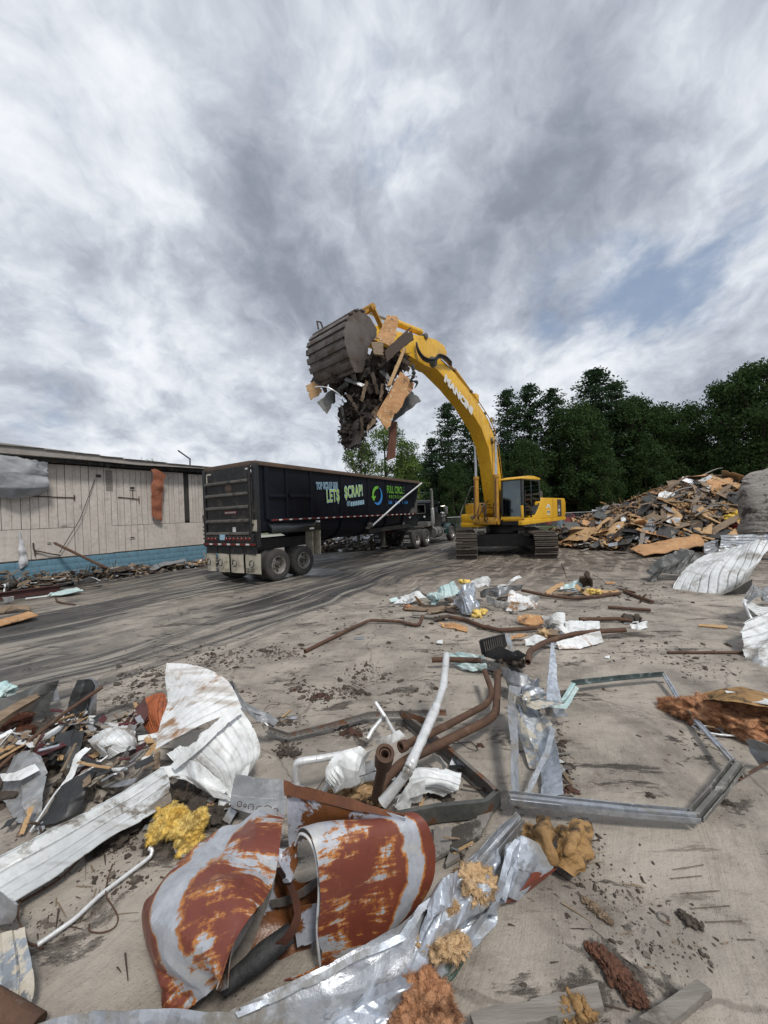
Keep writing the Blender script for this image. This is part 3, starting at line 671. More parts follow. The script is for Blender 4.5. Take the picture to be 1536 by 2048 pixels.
o = sheet('hanging_insulation', [[bw(302, 937, .42), bw(318, 941, .45), bw(333, 950, .42)], [bw(303, 970, .3), bw(315, 972, .38), bw(327, 972, .34)], [bw(303, 1005, .22), bw(314, 1005, .28), bw(324, 1003, .25)],
 [bw(304, 1032, .16), bw(312, 1038, .2), bw(322, 1042, .18)]], M['brick_orange'], 20, 44, amp=.03, K=4, seed=5, thick=.03, ragged=.05, bites=2)
tag(o, 'ragged orange insulation strip hanging from the building eave beside the dark slot', 'insulation')
o = sheet('white_rag', [[bw(38, 1065, .08), bw(40, 1065, .09), bw(42, 1066, .08)], [bw(38, 1095, .08), bw(43, 1096, .13), bw(50, 1094, .1)], [bw(39, 1118, .08), bw(46, 1122, .16), bw(56, 1122, .1)], [bw(40, 1138, .07), bw(44, 1136, .12), bw(56, 1128, .1)]], M['tarp_white'], 14, 30, amp=.03, K=4, seed=6, smax=4, thick=.004, ragged=.01)
tag(o, 'white triangular rag hanging down the wall over the blue base', 'rag')
for (x0, y0, x1, y1, nm, mm) in ((1283, 318, 1322, 636, 'open_slot', 'wall_dark'), (738, 285, 780, 425, 'stain_board', 'wood_grey')):
 a = bp(*zb(x0, y1)); c = bp(*zb(x1, y0)); b = MB(); b.box(((a.x+c.x)/2, -.043 if nm == 'stain_board' else -.0, (a.z+c.z)/2), (c.x-a.x, .012, c.z-a.z)); b.build(nm, M[mm], bld, None)
for (x, y, w_, h_) in ((683, 322, .18, .13), (918, 407, .18, .12), (920, 750, .14, .07), (340, 785, .07, .05)):
 c = bp(*zb(x, y)); b = MB(); b.box((c.x, -.05, c.z), (w_, .03, h_)); v = b.build('vent', M['wall_dark'], bld, None)
 b = MB()
 for (dx, dz, ww, hh) in ((0, h_/2, w_+.04, .018), (0, -h_/2, w_+.04, .018), (w_/2, 0, .018, h_), (-w_/2, 0, .018, h_)): b.box((c.x+dx, -.062, c.z+dz), (ww, .03, hh))
 b.build('vent_frame', M['wall_panel'], v, None)
b = MB(); b.tube([bp(*zb(215, 462), .07), bp(*zb(520, 472), .07)], .018, 6); b.tube([bp(*zb(520, 455), .07), bp(*zb(520, 490), .07)], .02, 6); b.build('wall_conduit', M['rust_pipe'], bld)
b = MB(); b.tube([bp(*zb(825, 468), .07), bp(*zb(970, 482), .07)], .018, 6); b.tube([bp(*zb(970, 462), .07), bp(*zb(972, 512), .07)], .016, 6); b.tube([bp(*zb(925, 410), .07), bp(*zb(928, 480), .07)], .014, 6); b.build('wall_conduit', M['rust_pipe'], bld)
b = MB(); b.tube([bp(*zb(662, 345), .09), bp(*zb(560, 620), .16), bp(*zb(415, 858), .12)], .012, 5); b.build('hanging_cable', M['hose'], bld)
b = MB(); b.tube(catmull([bp(*zb(232, 788), .07), bp(*zb(240, 838), .09), bp(*zb(290, 850), .1), bp(*zb(340, 862), .12), bp(*zb(420, 875), .09)], 4), .022, 6); b.tube([bp(*zb(240, 835), .08), bp(*zb(246, 880), .08)], .02, 6); b.build('torn_bracket', M['wood_dark'], bld)
b = MB(); b.tube([bw(109, 1086, .35), bw(140, 1101, .75), bw(175, 1118, 1.2), bw(214, 1136, 1.7)], .045, 10); o = b.build('leaning_pole', M['rust_pipe']); tag(o, 'dark rusty pole leaning down from the cream wall into the rubble', 'pole')
b = MB(); b.tube([bw(380, 936, -.6), bw(380, 918, -.6), bw(356, 901, -.9)], .035, 8); o = b.build('vent_pipe', M['frame_dark'], bld) if False else b.build('bent_roof_pole', M['frame_dark']); tag(o, 'thin bent pole rising above the building roof near the trailer', 'pole')
#  FENCE, CONTAINER, FAR THINGS
def build_fence(x0, x1, Y, label, n):
 f = empty('chain_link_fence', (x0, Y, 0), 0, label, 'fence')
 step = (x1-x0)/n
 for i in range(n+1): b = MB(); b.tube([(i*step, 0, 0), (i*step, 0, 1.52)], .035, 8); b.lathe([(.05, 1.5), (.05, 1.53), (.0, 1.58)], 8, 'z', (i*step, 0, 0)); b.build('post', M['fence'], f)
 b = MB(); b.tube([(0, -.04, 1.5), (x1-x0, -.04, 1.5)], .024, 6); b.build('top_rail', M['fence'], f)
 b = MB(); s = .16; L = x1-x0
 k = int((L+1.45)/s)
 for i in range(k):
  for sg in (1, -1):
   x = i*s-(1.45 if sg > 0 else 0); xa, za = x, .03; xb, zb_ = x+1.45, 1.48
   if xa < 0: za += -xa; xa = 0
   if xb > L: zb_ -= xb-L; xb = L
   if xb-xa < .02: continue
   if sg < 0: za, zb_ = 1.51-za, 1.51-zb_
   b.beam((xa, 0, za), (xb, .012*sg, zb_), .007, .007)
 m = b.build('wire_mesh', M['fence'], f, None); m['kind'] = 'stuff'
build_fence(7.6, 19.5, 30, 'chain link fence between the excavator and the debris pile', 5)
build_fence(3.9, 7.2, 30.5, 'short chain link fence seen between truck and excavator', 1)
def build_container():
 c = empty('shipping_container', (22.9, 38, 0), 0, 'oxide red shipping container behind the debris pile', 'container')
 L, W, H = 6.1, 2.4, 2.45
 b = MB(); b.box((L/2, W/2+.06, H/2), (L-.1, W-.12, H-.1)); b.build('body', M['container'], c, None)
 b = MB()
 n = 36
 for i in range(n): b.prism([(.12+i*.163, 0), (.16+i*.163, -.035), (.22+i*.163, -.035), (.26+i*.163, 0)], .12, H-.12, 'xy')
 b.build('corrugation', M['container'], c, None)
 for z in (.06, H-.06):
  b = MB(); b.box((L/2, 0, z), (L, .12, .12)); b.build('rail', M['container'], c, None)
 for x in (.06, L-.06): b = MB(); b.box((x, 0, H/2), (.12, .13, H-.24)); b.build('corner_post', M['curb'] if x < 1 else M['container'], c, None)
 for ch, x in (('B', .95), ('L', 1.75)):
  text('painted_letter', ch, 1.15, M['flap'], c, place(x, -.045, 1.05, (1, 0, 0), (0, 0, 1)), .004, .7)
build_container()
def build_car():
 c = empty('parked_car', (16.6, 36, 0), 0, 'small red car parked beyond the chain link fence', 'car')
 b = MB(); b.prism([(-.9, .35), (2.9, .35), (3.0, .75), (2.7, .95), (1.9, 1.02), (1.45, 1.42), (.1, 1.45), (-.45, 1.05), (-.95, .95)], -.8, .8, 'xz'); b.build('body', M['red_hut'], c, 20, .05)
 b = MB(); b.prism([(1.75, 1.03), (1.4, 1.35), (.15, 1.38), (-.3, 1.04)], -.82, -.79, 'xz'); b.build('side_window', M['hose'], c)
 for x in (-.2, 2.2): b = MB(); b.lathe([(.0, -.86), (.2, -.86), (.32, -.84), (.33, -.66), (0, -.66)], 18, 'y', (x, 0, .33)); b.build('wheel', M['tyre'], c)
build_car()
b = MB(); b.lathe([(0, 0), (.28, 0), (.30, .03), (.29, .3), (.31, .32), (.29, .34), (.29, .62), (.31, .64), (.29, .66), (.28, .9), (.25, .92), (0, .9)], 20, 'z', G(1122, 1062)); o = b.build('barrel', M['blue_bin']); tag(o, 'dented pale blue barrel standing under the excavator counterweight', 'barrel')
def grass_clump(px, py, n, r, seed):
 rg = random.Random(seed); V = []; F = []; c = G(px, py)
 for _ in range(n):
  a = rg.uniform(0, 6.3); q = c+Vector((cos(a), sin(a), 0))*r*rg.random()**.5; h = rg.uniform(.12, .4); dx = rg.uniform(-.15, .15); k = len(V)
  V += [q+Vector((-.015, 0, 0)), q+Vector((.015, .01, 0)), q+Vector((dx, rg.uniform(-.1, .1), h))]; F.append((k, k+1, k+2))
 o = mk('weeds', V, F, M['green_stuff']); tag(o, 'patch of green weeds behind the excavator near the blue barrel', 'weeds', kind='stuff')
grass_clump(1104, 1058, 900, .9, 5)
#  TREES
def leaf_mat(name, c1, c2, c3):
 m = bpy.data.materials.new(name); m.use_nodes = True; t = NT(m.node_tree); t.n.clear()
 out = t.new('ShaderNodeOutputMaterial'); tc = t.new('ShaderNodeTexCoord').outputs['Object']; oi = t.new('ShaderNodeObjectInfo')
 v = t.vmath('ADD', tc, t.vmath('SCALE', t.comb(oi.outputs['Random'], oi.outputs['Random'], 0), 9.0))
 c = t.mix(t.step(t.noise(v, .5, 3, .5), .35, .65), c1, c2); c = t.mix(t.step(t.noise(v, 3.5, 3, .6), .5, .7), c, c3)
 d = t.new('ShaderNodeBsdfDiffuse'); t.set(d.inputs[0], c); tr = t.new('ShaderNodeBsdfTranslucent'); t.set(tr.inputs[0], c)
 mx = t.new('ShaderNodeMixShader'); mx.inputs[0].default_value = .22; t.l.new(d.outputs[0], mx.inputs[1]); t.l.new(tr.outputs[0], mx.inputs[2]); t.l.new(mx.outputs[0], out.inputs[0]); return m
LEAF_D = leaf_mat('dark_broad_leaves', (.052, .086, .032), (.038, .066, .026), (.086, .125, .045))
LEAF_L = leaf_mat('light_broad_leaves', (.11, .165, .045), (.08, .125, .038), (.15, .20, .065))
LEAF_P = leaf_mat('pine_needles', (.042, .072, .036), (.030, .055, .030), (.066, .098, .045))
def leaf(V, F, c, s, rg, flat=0.0):
 a = Vector((rg.gauss(0, 1), rg.gauss(0, 1), rg.gauss(0, 1)*(1-flat))); a = a.normalized() if a.length > 0 else Vector((1, 0, 0))
 b_ = a.cross(Vector((rg.gauss(0, 1), rg.gauss(0, 1), rg.gauss(0, 1)*.6+.3)));
 if b_.length < 1e-3: return
 b_.normalize(); k = len(V); w = s*rg.uniform(.35, .6); L = s*rg.uniform(.7, 1.2)
 V += [c-a*L*.5, c+b_*w*.5, c+a*L*.5, c-b_*w*.5]; F.append((k, k+1, k+2, k+3))
def broad_tree(seed, H, R, n_clump, per, ls, crown_lo=.22, lm=None, gap=0.0):
 rg = random.Random(seed); V = []; F = []; tr = MB()
 lean = Vector((rg.uniform(-.04, .04), rg.uniform(-.04, .04), 1))
 tr.tube([Vector((0, 0, -.1)), lean*H*.3, lean*H*.6, lean*H*.9], [R*.085, R*.065, R*.04, R*.012], 8)
 for i in range(n_clump):
  t = crown_lo+(1-crown_lo)*rg.random()**.85; prof = sin(pi*min(1, max(.06, (t-crown_lo)/(1-crown_lo)*.86+.10)))**.6
  a = rg.uniform(0, 2*pi); rr = R*prof*(rg.random()**.45)*rg.uniform(.75, 1.12)
  c = Vector((cos(a)*rr, sin(a)*rr, t*H*.97)); cr = R*rg.uniform(.16, .30)
  if i % 5 == 0:
   s0 = lean*H*max(.18, t-.22); mid = s0.lerp(c, .5)+Vector((0, 0, -.2)); tr.tube([s0, mid, c], [R*.03, R*.02, R*.006], 5, False)
  for _ in range(per):
   d = Vector((rg.gauss(0, 1), rg.gauss(0, 1), rg.gauss(0, 1)*.62)); d = d.normalized()*cr*rg.random()**.35
   leaf(V, F, c+d, ls, rg, .3)
 return V, F, tr
def pine_tree(seed, H, R, tiers, per, ls):
 rg = random.Random(seed); V = []; F = []; tr = MB(); tr.tube([(0, 0, -.1), (0, 0, H*.5), (.1, 0, H*.97)], [.26, .17, .03], 8)
 for k in range(tiers):
  t = .12+.88*(k/(tiers-1))**.9; z = H*t; L = R*(1-t)**.62*rg.uniform(.75, 1.1)+.35
  for q in range(rg.randint(4, 6)):
   a = rg.uniform(0, 2*pi); l = L*rg.uniform(.55, 1.15); rise = rg.uniform(.02, .3)*l
   e = Vector((cos(a)*l, sin(a)*l, z+rise)); s0 = Vector((0, 0, z)); tr.tube([s0, s0.lerp(e, .5)-Vector((0, 0, .08*l)), e], [.05, .03, .01], 4, False)
   nb = max(3, int(l*2.6))
   for j in range(nb):
    f = .25+.8*(j+rg.random())/nb; c = s0.lerp(e, f)+Vector((rg.gauss(0, .16*l*f+.1), rg.gauss(0, .16*l*f+.1), rg.gauss(.05, .09)))
    for _ in range(per):
     d = Vector((rg.gauss(0, .30), rg.gauss(0, .30), rg.gauss(0, .11)))
     leaf(V, F, c+d, ls, rg, .55)
 return V, F, tr
PROTO = {}
def tree_proto(key):
 kind, seed = key
 if kind == 'pine': V, F, tr = pine_tree(seed, 16, 4.2, 26, 16, .34); lm, nm = LEAF_P, 'pine_tree'
 elif kind == 'light': V, F, tr = broad_tree(seed, 9, 2.5, 85, 80, .20, .2, gap=.3); lm, nm = LEAF_L, 'broadleaf_tree'
 else: V, F, tr = broad_tree(seed, 15, 4.6, 200, 95, .36, .10); lm, nm = LEAF_D, 'broadleaf_tree'
 root = empty(nm); mk('crown', V, F, lm, root, None); tr.build('trunk', M['bark'], root, 60); PROTO[key] = root; root['_fresh'] = 1
 return root
def plant(key, px, topy, Y, wscale, label, group='trees behind the yard'):
 p = PY(px, topy, Y); Hn = {'pine': 16, 'light': 9.3, 'dark': 15.2}[key[0]]; s = p.z/Hn
 r0 = PROTO.get(key) or tree_proto(key)
 if r0.get('_fresh'): del r0['_fresh']; r = r0
 else: r = copy_tree(r0)
 r.location = (p.x, Y, 0); r.rotation_euler = (0, 0, random.uniform(0, 6.28)); r.scale = (s*wscale, s*wscale, s)
 tag(r, label, 'tree', group)
TREES = [
 (('light', 1), 722, 872, 30, 1.0, 'pale green leafy tree just under the raised load'),
 (('light', 2), 768, 838, 31, .95, 'tallest pale green tree behind the front of the trailer'),
 (('light', 3), 812, 872, 32, .9, 'pale green tree just left of the tall narrow pine'),
 (('pine', 11), 893, 812, 40, 1.0, 'narrow pine in the gap left of the boom'),
 (('pine', 12), 862, 880, 43, .9, 'short dark pine behind the semi truck cab'),
 (('pine', 13), 935, 850, 42, 1.0, 'dark pine standing directly behind the boom'),
 (('pine', 11), 1012, 786, 41, .9, 'first tall pine right of the boom'),
 (('pine', 12), 1058, 775, 42, 1.0, 'second tall pine right of the boom'),
 (('pine', 13), 1105, 783, 41, .95, 'third tall pine above the excavator cab'),
 (('dark', 21), 1150, 800, 39, .85, 'dark round tree above the excavator counterweight'),
 (('pine', 12), 1188, 745, 42, 1.15, 'tallest pine in the middle of the tree line'),
 (('pine', 11), 1228, 770, 43, 1.05, 'feathery pine just right of the tallest middle pine'),
 (('dark', 22), 1262, 792, 40, .85, 'dark tree right of the middle pines'),
 (('dark', 23), 1312, 808, 40, .85, 'lower dark tree left of the dip in the tree line'),
 (('dark', 21), 1362, 806, 41, .8, 'dark tree at the left side of the dip above the debris pile'),
 (('pine', 13), 1398, 850, 44, .9, 'low pine in the dip of the tree line'),
 (('dark', 22), 1452, 758, 37, .72, 'tall dark tree right of the dip in the tree line'),
 (('dark', 23), 1515, 722, 35, .85, 'tallest tree at the right edge above the debris pile'),
 (('dark', 21), 1600, 735, 36, .9, 'tree cut by the right edge of the picture'),
 (('dark', 23), 1050, 880, 37, .8, 'low dark tree behind the excavator cab'),
 (('dark', 22), 1195, 885, 37, .8, 'low dark tree left above the red container'),
 (('dark', 21), 1290, 880, 38, .8, 'low dark tree right above the red container'),
 (('dark', 23), 1400, 885, 38, .8, 'low dark tree behind the peak of the debris pile'),
 (('dark', 22), 985, 900, 38, .75, 'low dark tree right behind the boom foot'),
 (('dark', 21), 905, 925, 38, .75, 'low dark tree behind the semi truck hood'),
 (('light', 2), 222, 912, 42, .9, 'leafy treetop over the building roof, leftmost of three'),
 (('light', 3), 252, 914, 43, .9, 'leafy treetop over the building roof, middle of three'),
 (('light', 1), 288, 913, 42, .9, 'leafy treetop over the building roof, rightmost of three'),
]
for a in TREES: plant(*a)
def far_wood():
 rg = random.Random(77); V = []; F = []
 for _ in range(26000):
  x = rg.uniform(2, 75); y = rg.uniform(47, 53); top = 8.5+2.5*noise.noise((x*.2, 0, 0))+1.2*noise.noise((x*.8, 3, 0)); z = top*rg.random()**.75
  leaf(V, F, Vector((x, y, z)), .85, rg, .2)
 o = mk('far_wood', V, F, LEAF_D, smooth=None); tag(o, 'dense dark wood filling the gaps behind the tree line', 'wood', kind='stuff')
far_wood()
#  SCRAP TRAILER (local x forward, y to its left, z up)
T0 = Vector((-3.62, 11.34, 0)); TRZ = atan2(TD.y, TD.x)
def tp(px, py, off=0.0):
 """picture point on the trailer's right side (off = metres outward) -> local x, y, z"""
 q = PL(px, py, T0+TN*off, TN)-T0; return Vector((q.dot(TD), -off, q.z))
def tr_(px, py, x=-.45):
 q = PL(px, py, T0+TD*x, TD)-T0; return Vector((x, -q.dot(TN), q.z))
def z2(x, y): return (395+x/6.144, 910+y/6.144)
def z1(x, y): return (610+x/6.4, 930+y/6.4)
def wheel_parts(mb_tyre, mb_rim, mb_hub, x, y, z, r, w, side=-1, dish=.07):
 """outer face toward side*y"""
 s = side; h = w/2
 mb_tyre.lathe([(r*.56, s*h*.80), (r*.60, s*h*1.0), (r*.80, s*h*1.08), (r*.94, s*h*.98), (r*.985, s*h*.80), (r, s*h*.45), (r*.985, s*h*.42), (r*.985, s*h*.36), (r, s*h*.33), (r, -s*h*.33), (r*.985, -s*h*.36), (r*.985, -s*h*.42), (r, -s*h*.45), (r*.97, -s*h*.85), (r*.8, -s*h*1.05), (r*.56, -s*h*.9)], 36, 'y', (x, y, z))
 mb_rim.lathe([(r*.57, s*h*.95), (r*.545, s*h*1.0), (r*.53, s*h*.92), (r*.50, s*h*.4), (r*.485, s*(h*.4-dish)), (r*.40, s*(h*.4-dish*.9)), (r*.24, s*(h*.4-dish*.4)), (r*.20, s*(h*.4-dish*.35)), (0, s*(h*.4-dish*.3))], 30, 'y', (x, y, z))
 for k in range(5):
  a = 2*pi*k/5; mb_hub.lathe([(0, s*(h*.4-dish*.55)+s*.006), (.034, s*(h*.4-dish*.55)+s*.006), (.034, s*(h*.4-dish)-s*.02)], 8, 'y', (x+cos(a)*r*.37, y, z+sin(a)*r*.37))
 mb_hub.lathe([(0, s*(h*.6)), (r*.10, s*(h*.6)), (r*.13, s*h*.45), (r*.17, s*(h*.4-dish*.2)), (r*.17, s*(h*.2-dish))], 16, 'y', (x, y, z))
 for k in range(10):
  a = 2*pi*(k+.5)/10; mb_hub.lathe([(0, s*(h*.4-dish*.1)), (.014, s*(h*.4-dish*.1)), (.014, s*(h*.2-dish))], 6, 'y', (x+cos(a)*r*.25, y, z+sin(a)*r*.25))
def add_wheel(parent, x, y, z, r=.51, w=.26, side=-1, rm='rim', dish=.07):
 a, b, c = MB(), MB(), MB(); wheel_parts(a, b, c, 0, 0, 0, r, w, side, dish)
 t = a.build('wheel', M['tyre'], parent, 40); t.location = (x, y, z)
 b.build('rim', M[rm], t, 40); c.build('hub', M['hubdark'], t, 40); return t
def arrow_ring(MBg, MBb, c, ux, uz, R, nrm):
 """two curved arrows chasing each other: one green, one blue"""
 c = Vector(c); ux, uz, nrm = Vector(ux), Vector(uz), Vector(nrm)
 for mb, a0, a1, head in ((MBg, 75, 185, True), (MBb, 60, -130, False)):
  N = 14; o = []; i = []
  for k in range(N+1):
   t = k/N; a = radians(a0+(a1-a0)*t); wv = .34*sin(pi*min(1, max(.08, (1-t)*.8+.12 if not head else t*.5+.25)))
   o.append(c+(ux*cos(a)+uz*sin(a))*R*(1.0)); i.append(c+(ux*cos(a)+uz*sin(a))*R*(1-wv))
  for k in range(N):
   q = [o[k], o[k+1], i[k+1], i[k]]; mb.add(q+[v-nrm*.004 for v in q], [(0, 1, 2, 3), (0, 4, 5, 1), (2, 6, 7, 3)])
  if head:
   a = radians(a1); p = c+(ux*cos(a)+uz*sin(a))*R*.78; tdir = (ux*cos(a+pi/2)+uz*sin(a+pi/2))
   q = [p+(ux*cos(a)+uz*sin(a))*R*.42, p-(ux*cos(a)+uz*sin(a))*R*.5, p+tdir*R*.55]; mb.add(q+[v-nrm*.004 for v in q], [(0, 1, 2)])
def build_trailer():
 t = empty('scrap_trailer', T0, TRZ, 'long black open top scrap trailer with green and blue print on its side', 'trailer')
 W = 2.42; ZT = 3.70; xr = -.45; xf = 10.9
 secs = []
 def sec(x, zt, zs, zb, inset):     # cross-section from the right top round the belly to the left top
  pts = [(0.03, zt), (0.03, zs)]
  for k in range(1, 8):
   a = pi*k/8; pts.append((W/2-(W/2-.03)*cos(a), zs-(zs-zb)*sin(a)**.8))
  pts += [(W-.03, zs), (W-.03, zt)]; return [(x, y, z) for y, z in pts]
 for x, zs, zb in ((-.30, 1.62, 1.60), (2.35, 1.72, 1.68), (2.45, 1.95, 1.20), (3.5, 1.95, 1.05), (6.2, 1.95, 1.02), (8.6, 1.95, 1.06), (9.6, 2.0, 1.35), (10.5, 2.6, 2.35), (10.86, 3.3, 3.2)): secs.append(sec(x, ZT-.04, zs, zb, 0))
 b = MB(); n = len(secs[0]); b.add([p for s in secs for p in s], [(i*n+k, i*n+k+1, (i+1)*n+k+1, (i+1)*n+k) for i in range(len(secs)-1) for k in range(n-1)])
 b.add(secs[-1], [tuple(range(n))]); b.build('body', M['trailer'], t, 35)
 b = MB(); b.add([(x, y, z) for x in (-.25, 10.7) for y, z in ((.06, 3.64), (.06, 2.0), (W/2, 1.5), (W-.06, 2.0), (W-.06, 3.64))], [(0, 1, 6, 5), (1, 2, 7, 6), (2, 3, 8, 7), (3, 4, 9, 8)]); b.build('inner_wall', M['rib'], t, None)
 for y in (.02, W-.02): b = MB(); b.beam((xr, y, ZT), (xf+.08, y, ZT), .15, .13, bev=.015); b.build('top_rail', M['rim_rust'], t)
 b = MB(); b.beam((xf, .1, ZT), (xf, W-.1, ZT), .12, .13, bev=.015); b.build('top_rail', M['rim_rust'], t)
 b = MB(); b.beam((xr, .1, ZT-.003), (xr, W-.1, ZT-.003), .12, .14, bev=.015); b.build('top_rail', M['rim_rust'], t)
 posts = [tp(*z2(x, 350)).x for x in (845, 1090, 1390)]+[tp(*z1(x, 350)).x for x in (465, 815, 1040)]+[9.0, 10.2]
 for i, x in enumerate(posts):
  for y in (.0, W):
   s = 1 if y == 0 else -1
   b = MB(); w = .20 if i == 0 else .15 if i == 4 else .09
   b.prism([(x-w/2, y+s*.035), (x-w/2+.02, y-s*.02), (x+w/2-.02, y-s*.02), (x+w/2, y+s*.035)], 1.98 if i < 7 else 2.3, ZT-.07, 'xy'); b.build('side_post', M['trailer'], t)
 for x in posts[2:7]:
  if x < 2.6: continue
  b = MB(); pr = []
  for k in range(0, 5): a = pi*k/8; pr.append((W/2-(W/2-.01)*cos(a), 1.95-.92*sin(a)**.8))
  V = []; 
  for y, z in pr: V += [(x-.05, y-.03, z-.03), (x+.05, y-.03, z-.03), (x+.05, y+.03, z+.03), (x-.05, y+.03, z+.03)]
  F = [(i*4+k, i*4+(k+1) % 4, i*4+4+(k+1) % 4, i*4+4+k) for i in range(4) for k in range(4)]; b.add(V, F); b.build('belly_hoop', M['trailer'], t)
 for (xa, ya, xb) in ((865, 500, 1080), (1130, 500, 1385)):
  a = tp(*z2(xa, ya)); c = tp(*z2(xb, ya)); b = MB(); b.beam((a.x, -.005, a.z), (c.x, -.005, a.z), .07, .11, bev=.02); b.build('stiffener', M['trailer'], t)
 b = MB(); b.beam((.05, -.012, 1.945), (10.2, -.012, 1.945), .06, .10, bev=.01); b.build('rub_rail', M['trailer'], t)
 x = .12; k = 0
 while x < 10.1:
  L = .30 if k % 2 == 0 else .15; b = MB(); b.box((x+L/2, -.046, 1.95), (L-.01, .004, .040)); b.build('marker', M['red'] if k % 2 == 0 else M['white_paint'], t, None); x += L; k += 1
 def side_text(px, py, s, body, size, m, sx=1.0, bold=.0, rot=0.0, spacing=1.0, name='lettering', y=-.002):
  p = tp(px, py); r = radians(rot); return text(name, body, size, m, t, place(p.x, y, p.z, (cos(r), 0, sin(r)), (-sin(r)*.3, 0, cos(r))), .0015, sx, bold=bold, spacing=spacing)
 for dy, mm, bo in ((.0, 'pale_blue_print', .022), (-.005, 'navy_print', -.004)):
  side_text(632, 978, 0, 'TOP SCRAP $$$', .34, M[mm], .50, bo, 3, 1.05, y=-.022+dy)
  side_text(693, 1012, 0, '401-', .25, M[mm], .66, bo*.8, 5, 1.05, y=-.022+dy)
 for dy, mm, bo in ((.0, 'pale_blue_print', .030), (-.005, 'lime_print', .004)):
  side_text(652.5, 1004.5, 0, 'LET$', .66, M[mm], .54, bo, 5, 1.06, y=-.022+dy)
  side_text(688.5, 996, 0, '$CRAP!', .66, M[mm], .58, bo, 6, 1.06, y=-.022+dy)
 for k in range(8):
  p = tp(702, 1009); b = MB(); b.box((p.x+k*.125, -.026, p.z+.02+k*.012), (.085, .004, .19)); b.build('worn_letter', M['pale_blue_print'], t, None)
 g, bl = MB(), MB(); cc = tp(*z1(925, 392)); arrow_ring(g, bl, (cc.x, -.012, cc.z), (1, 0, 0), (0, 0, 1), .44, (0, -1, 0)); g.build('green_arrow', M['green_print'], t); bl.build('blue_arrow', M['blue_print'], t)
 side_text(774, 985.5, 0, 'FULL CIRCLE', .50, M['green_print'], .56, .008, 0, 1.12)
 side_text(778, 996, 0, 'RECYCLING', .20, M['green_print'], 1.0, .003, 0, 1.7)
 rr = random.Random(4)
 for x_, n_ in ((778, 3), (791, 4), (805, 5)):       # a third line too worn to read: small blue strokes
  p = tp(x_, 1005)
  for k in range(n_): b = MB(); b.box((p.x+k*.13, -.004, p.z), (.05+rr.random()*.03, .004, .15)); b.build('worn_letter', M['blue_print'], t, None)
 for y, w in ((-.02, .15), (W+.02, .15)): b = MB(); b.box((xr+.02, y, 2.42), (.16, w, 2.55), bev=.015); b.build('corner_post', M['trailer_gate'], t)
 b = MB(); b.tube([(xr-.10, .10, 1.3), (xr-.10, .10, 3.62)], .035, 8); 
 for k in range(7): b.box((xr-.06, .06, 1.5+k*.34), (.10, .10, .07))
 b.build('hinge_bar', M['frame_dark'], t)
 b = MB(); b.box((xr-.03, W/2, 2.45), (.05, W-.28, 2.36)); b.build('tailgate', M['trailer_gate'], t)
 rz = [tr_(*z2(110, y)).z for y in (378, 522, 672, 825, 972)]
 for z in rz:
  b = MB(); b.prism([(xr-.055, z-.06), (xr-.13, z-.03), (xr-.13, z+.03), (xr-.055, z+.06)], .22, W-.10, 'xz'); b.build('tailgate_rib', M['rib'], t, 20, .006)
 for (x, y, w, h, mm) in ((112, 295, .05, .30, 'flap'), (138, 245, .22, .05, 'flap'), (620, 165, .26, .05, 'white_paint')):
  p = tr_(*z2(x, y), xr-.06); b = MB(); b.box((xr-.058, p.y, p.z), (.006, w, h)); b.build('reflective_tape', M[mm], t, None)
 p = tr_(*z2(378, 412), xr-.06); b = MB(); b.lathe([(0, -.03), (.07, -.03), (.15, -.01), (.17, 0)], 16, 'x', (xr-.06, p.y, p.z)); b.build('dented_boss', M['rim_rust'], t)
 p = tr_(*z2(405, 708), xr-.06); b = MB(); b.box((xr-.060, p.y, p.z), (.008, .62, .10)); b.build('maker_plate', M['red'], t, None)
 for k in range(9): b = MB(); b.box((xr-.066, p.y+.24-k*.06, p.z), (.004, .034, .05)); b.build('worn_letter', M['white_paint'], t, None)
 for (x, y, w, h, mm) in ((418, 918, .15, .15, 'white_paint'), (665, 870, .22, .34, 'flap'), (300, 1012, .26, .17, 'pale_blue_print')):
  p = tr_(*z2(x, y), xr-.16); b = MB(); b.box((xr-.145 if y > 1000 else xr-.062, p.y, p.z), (.006, w, h)); pl = b.build('plate', M[mm], t, None)
 b = MB(); b.box((xr-.02, W/2, 1.40), (.22, W-.02, .22), bev=.015); b.build('light_bar', M['frame_dark'], t)
 for i in range(12):
  if 3 <= i <= 4: continue
  y = W-.22-i*.185; b = MB(); b.lathe([(0, -.02), (.045, -.018), (.055, 0)], 12, 'x', (xr-.13, y, 1.41)); b.build('tail_light', M['red'], t)
 b = MB(); b.box((xr-.05, W/2, 1.24), (.16, W+.10, .10), bev=.01); b.build('bumper_sill', M['frame_dark'], t)
 y = W; k = 0
 while y > .1: L = .28 if k % 2 == 0 else .17; b = MB(); b.box((xr-.133, y-L/2, 1.245), (.004, L-.01, .05)); b.build('marker', M['red'] if k % 2 == 0 else M['white_paint'], t, None); y -= L; k += 1
 for k in range(4): b = MB(); b.box((xr-.04, .25+k*.62, 1.06), (.06, .58, .24), Euler((0, .06*(k % 2), 0))); b.build('apron_board', M['trailer_gate'], t, None)
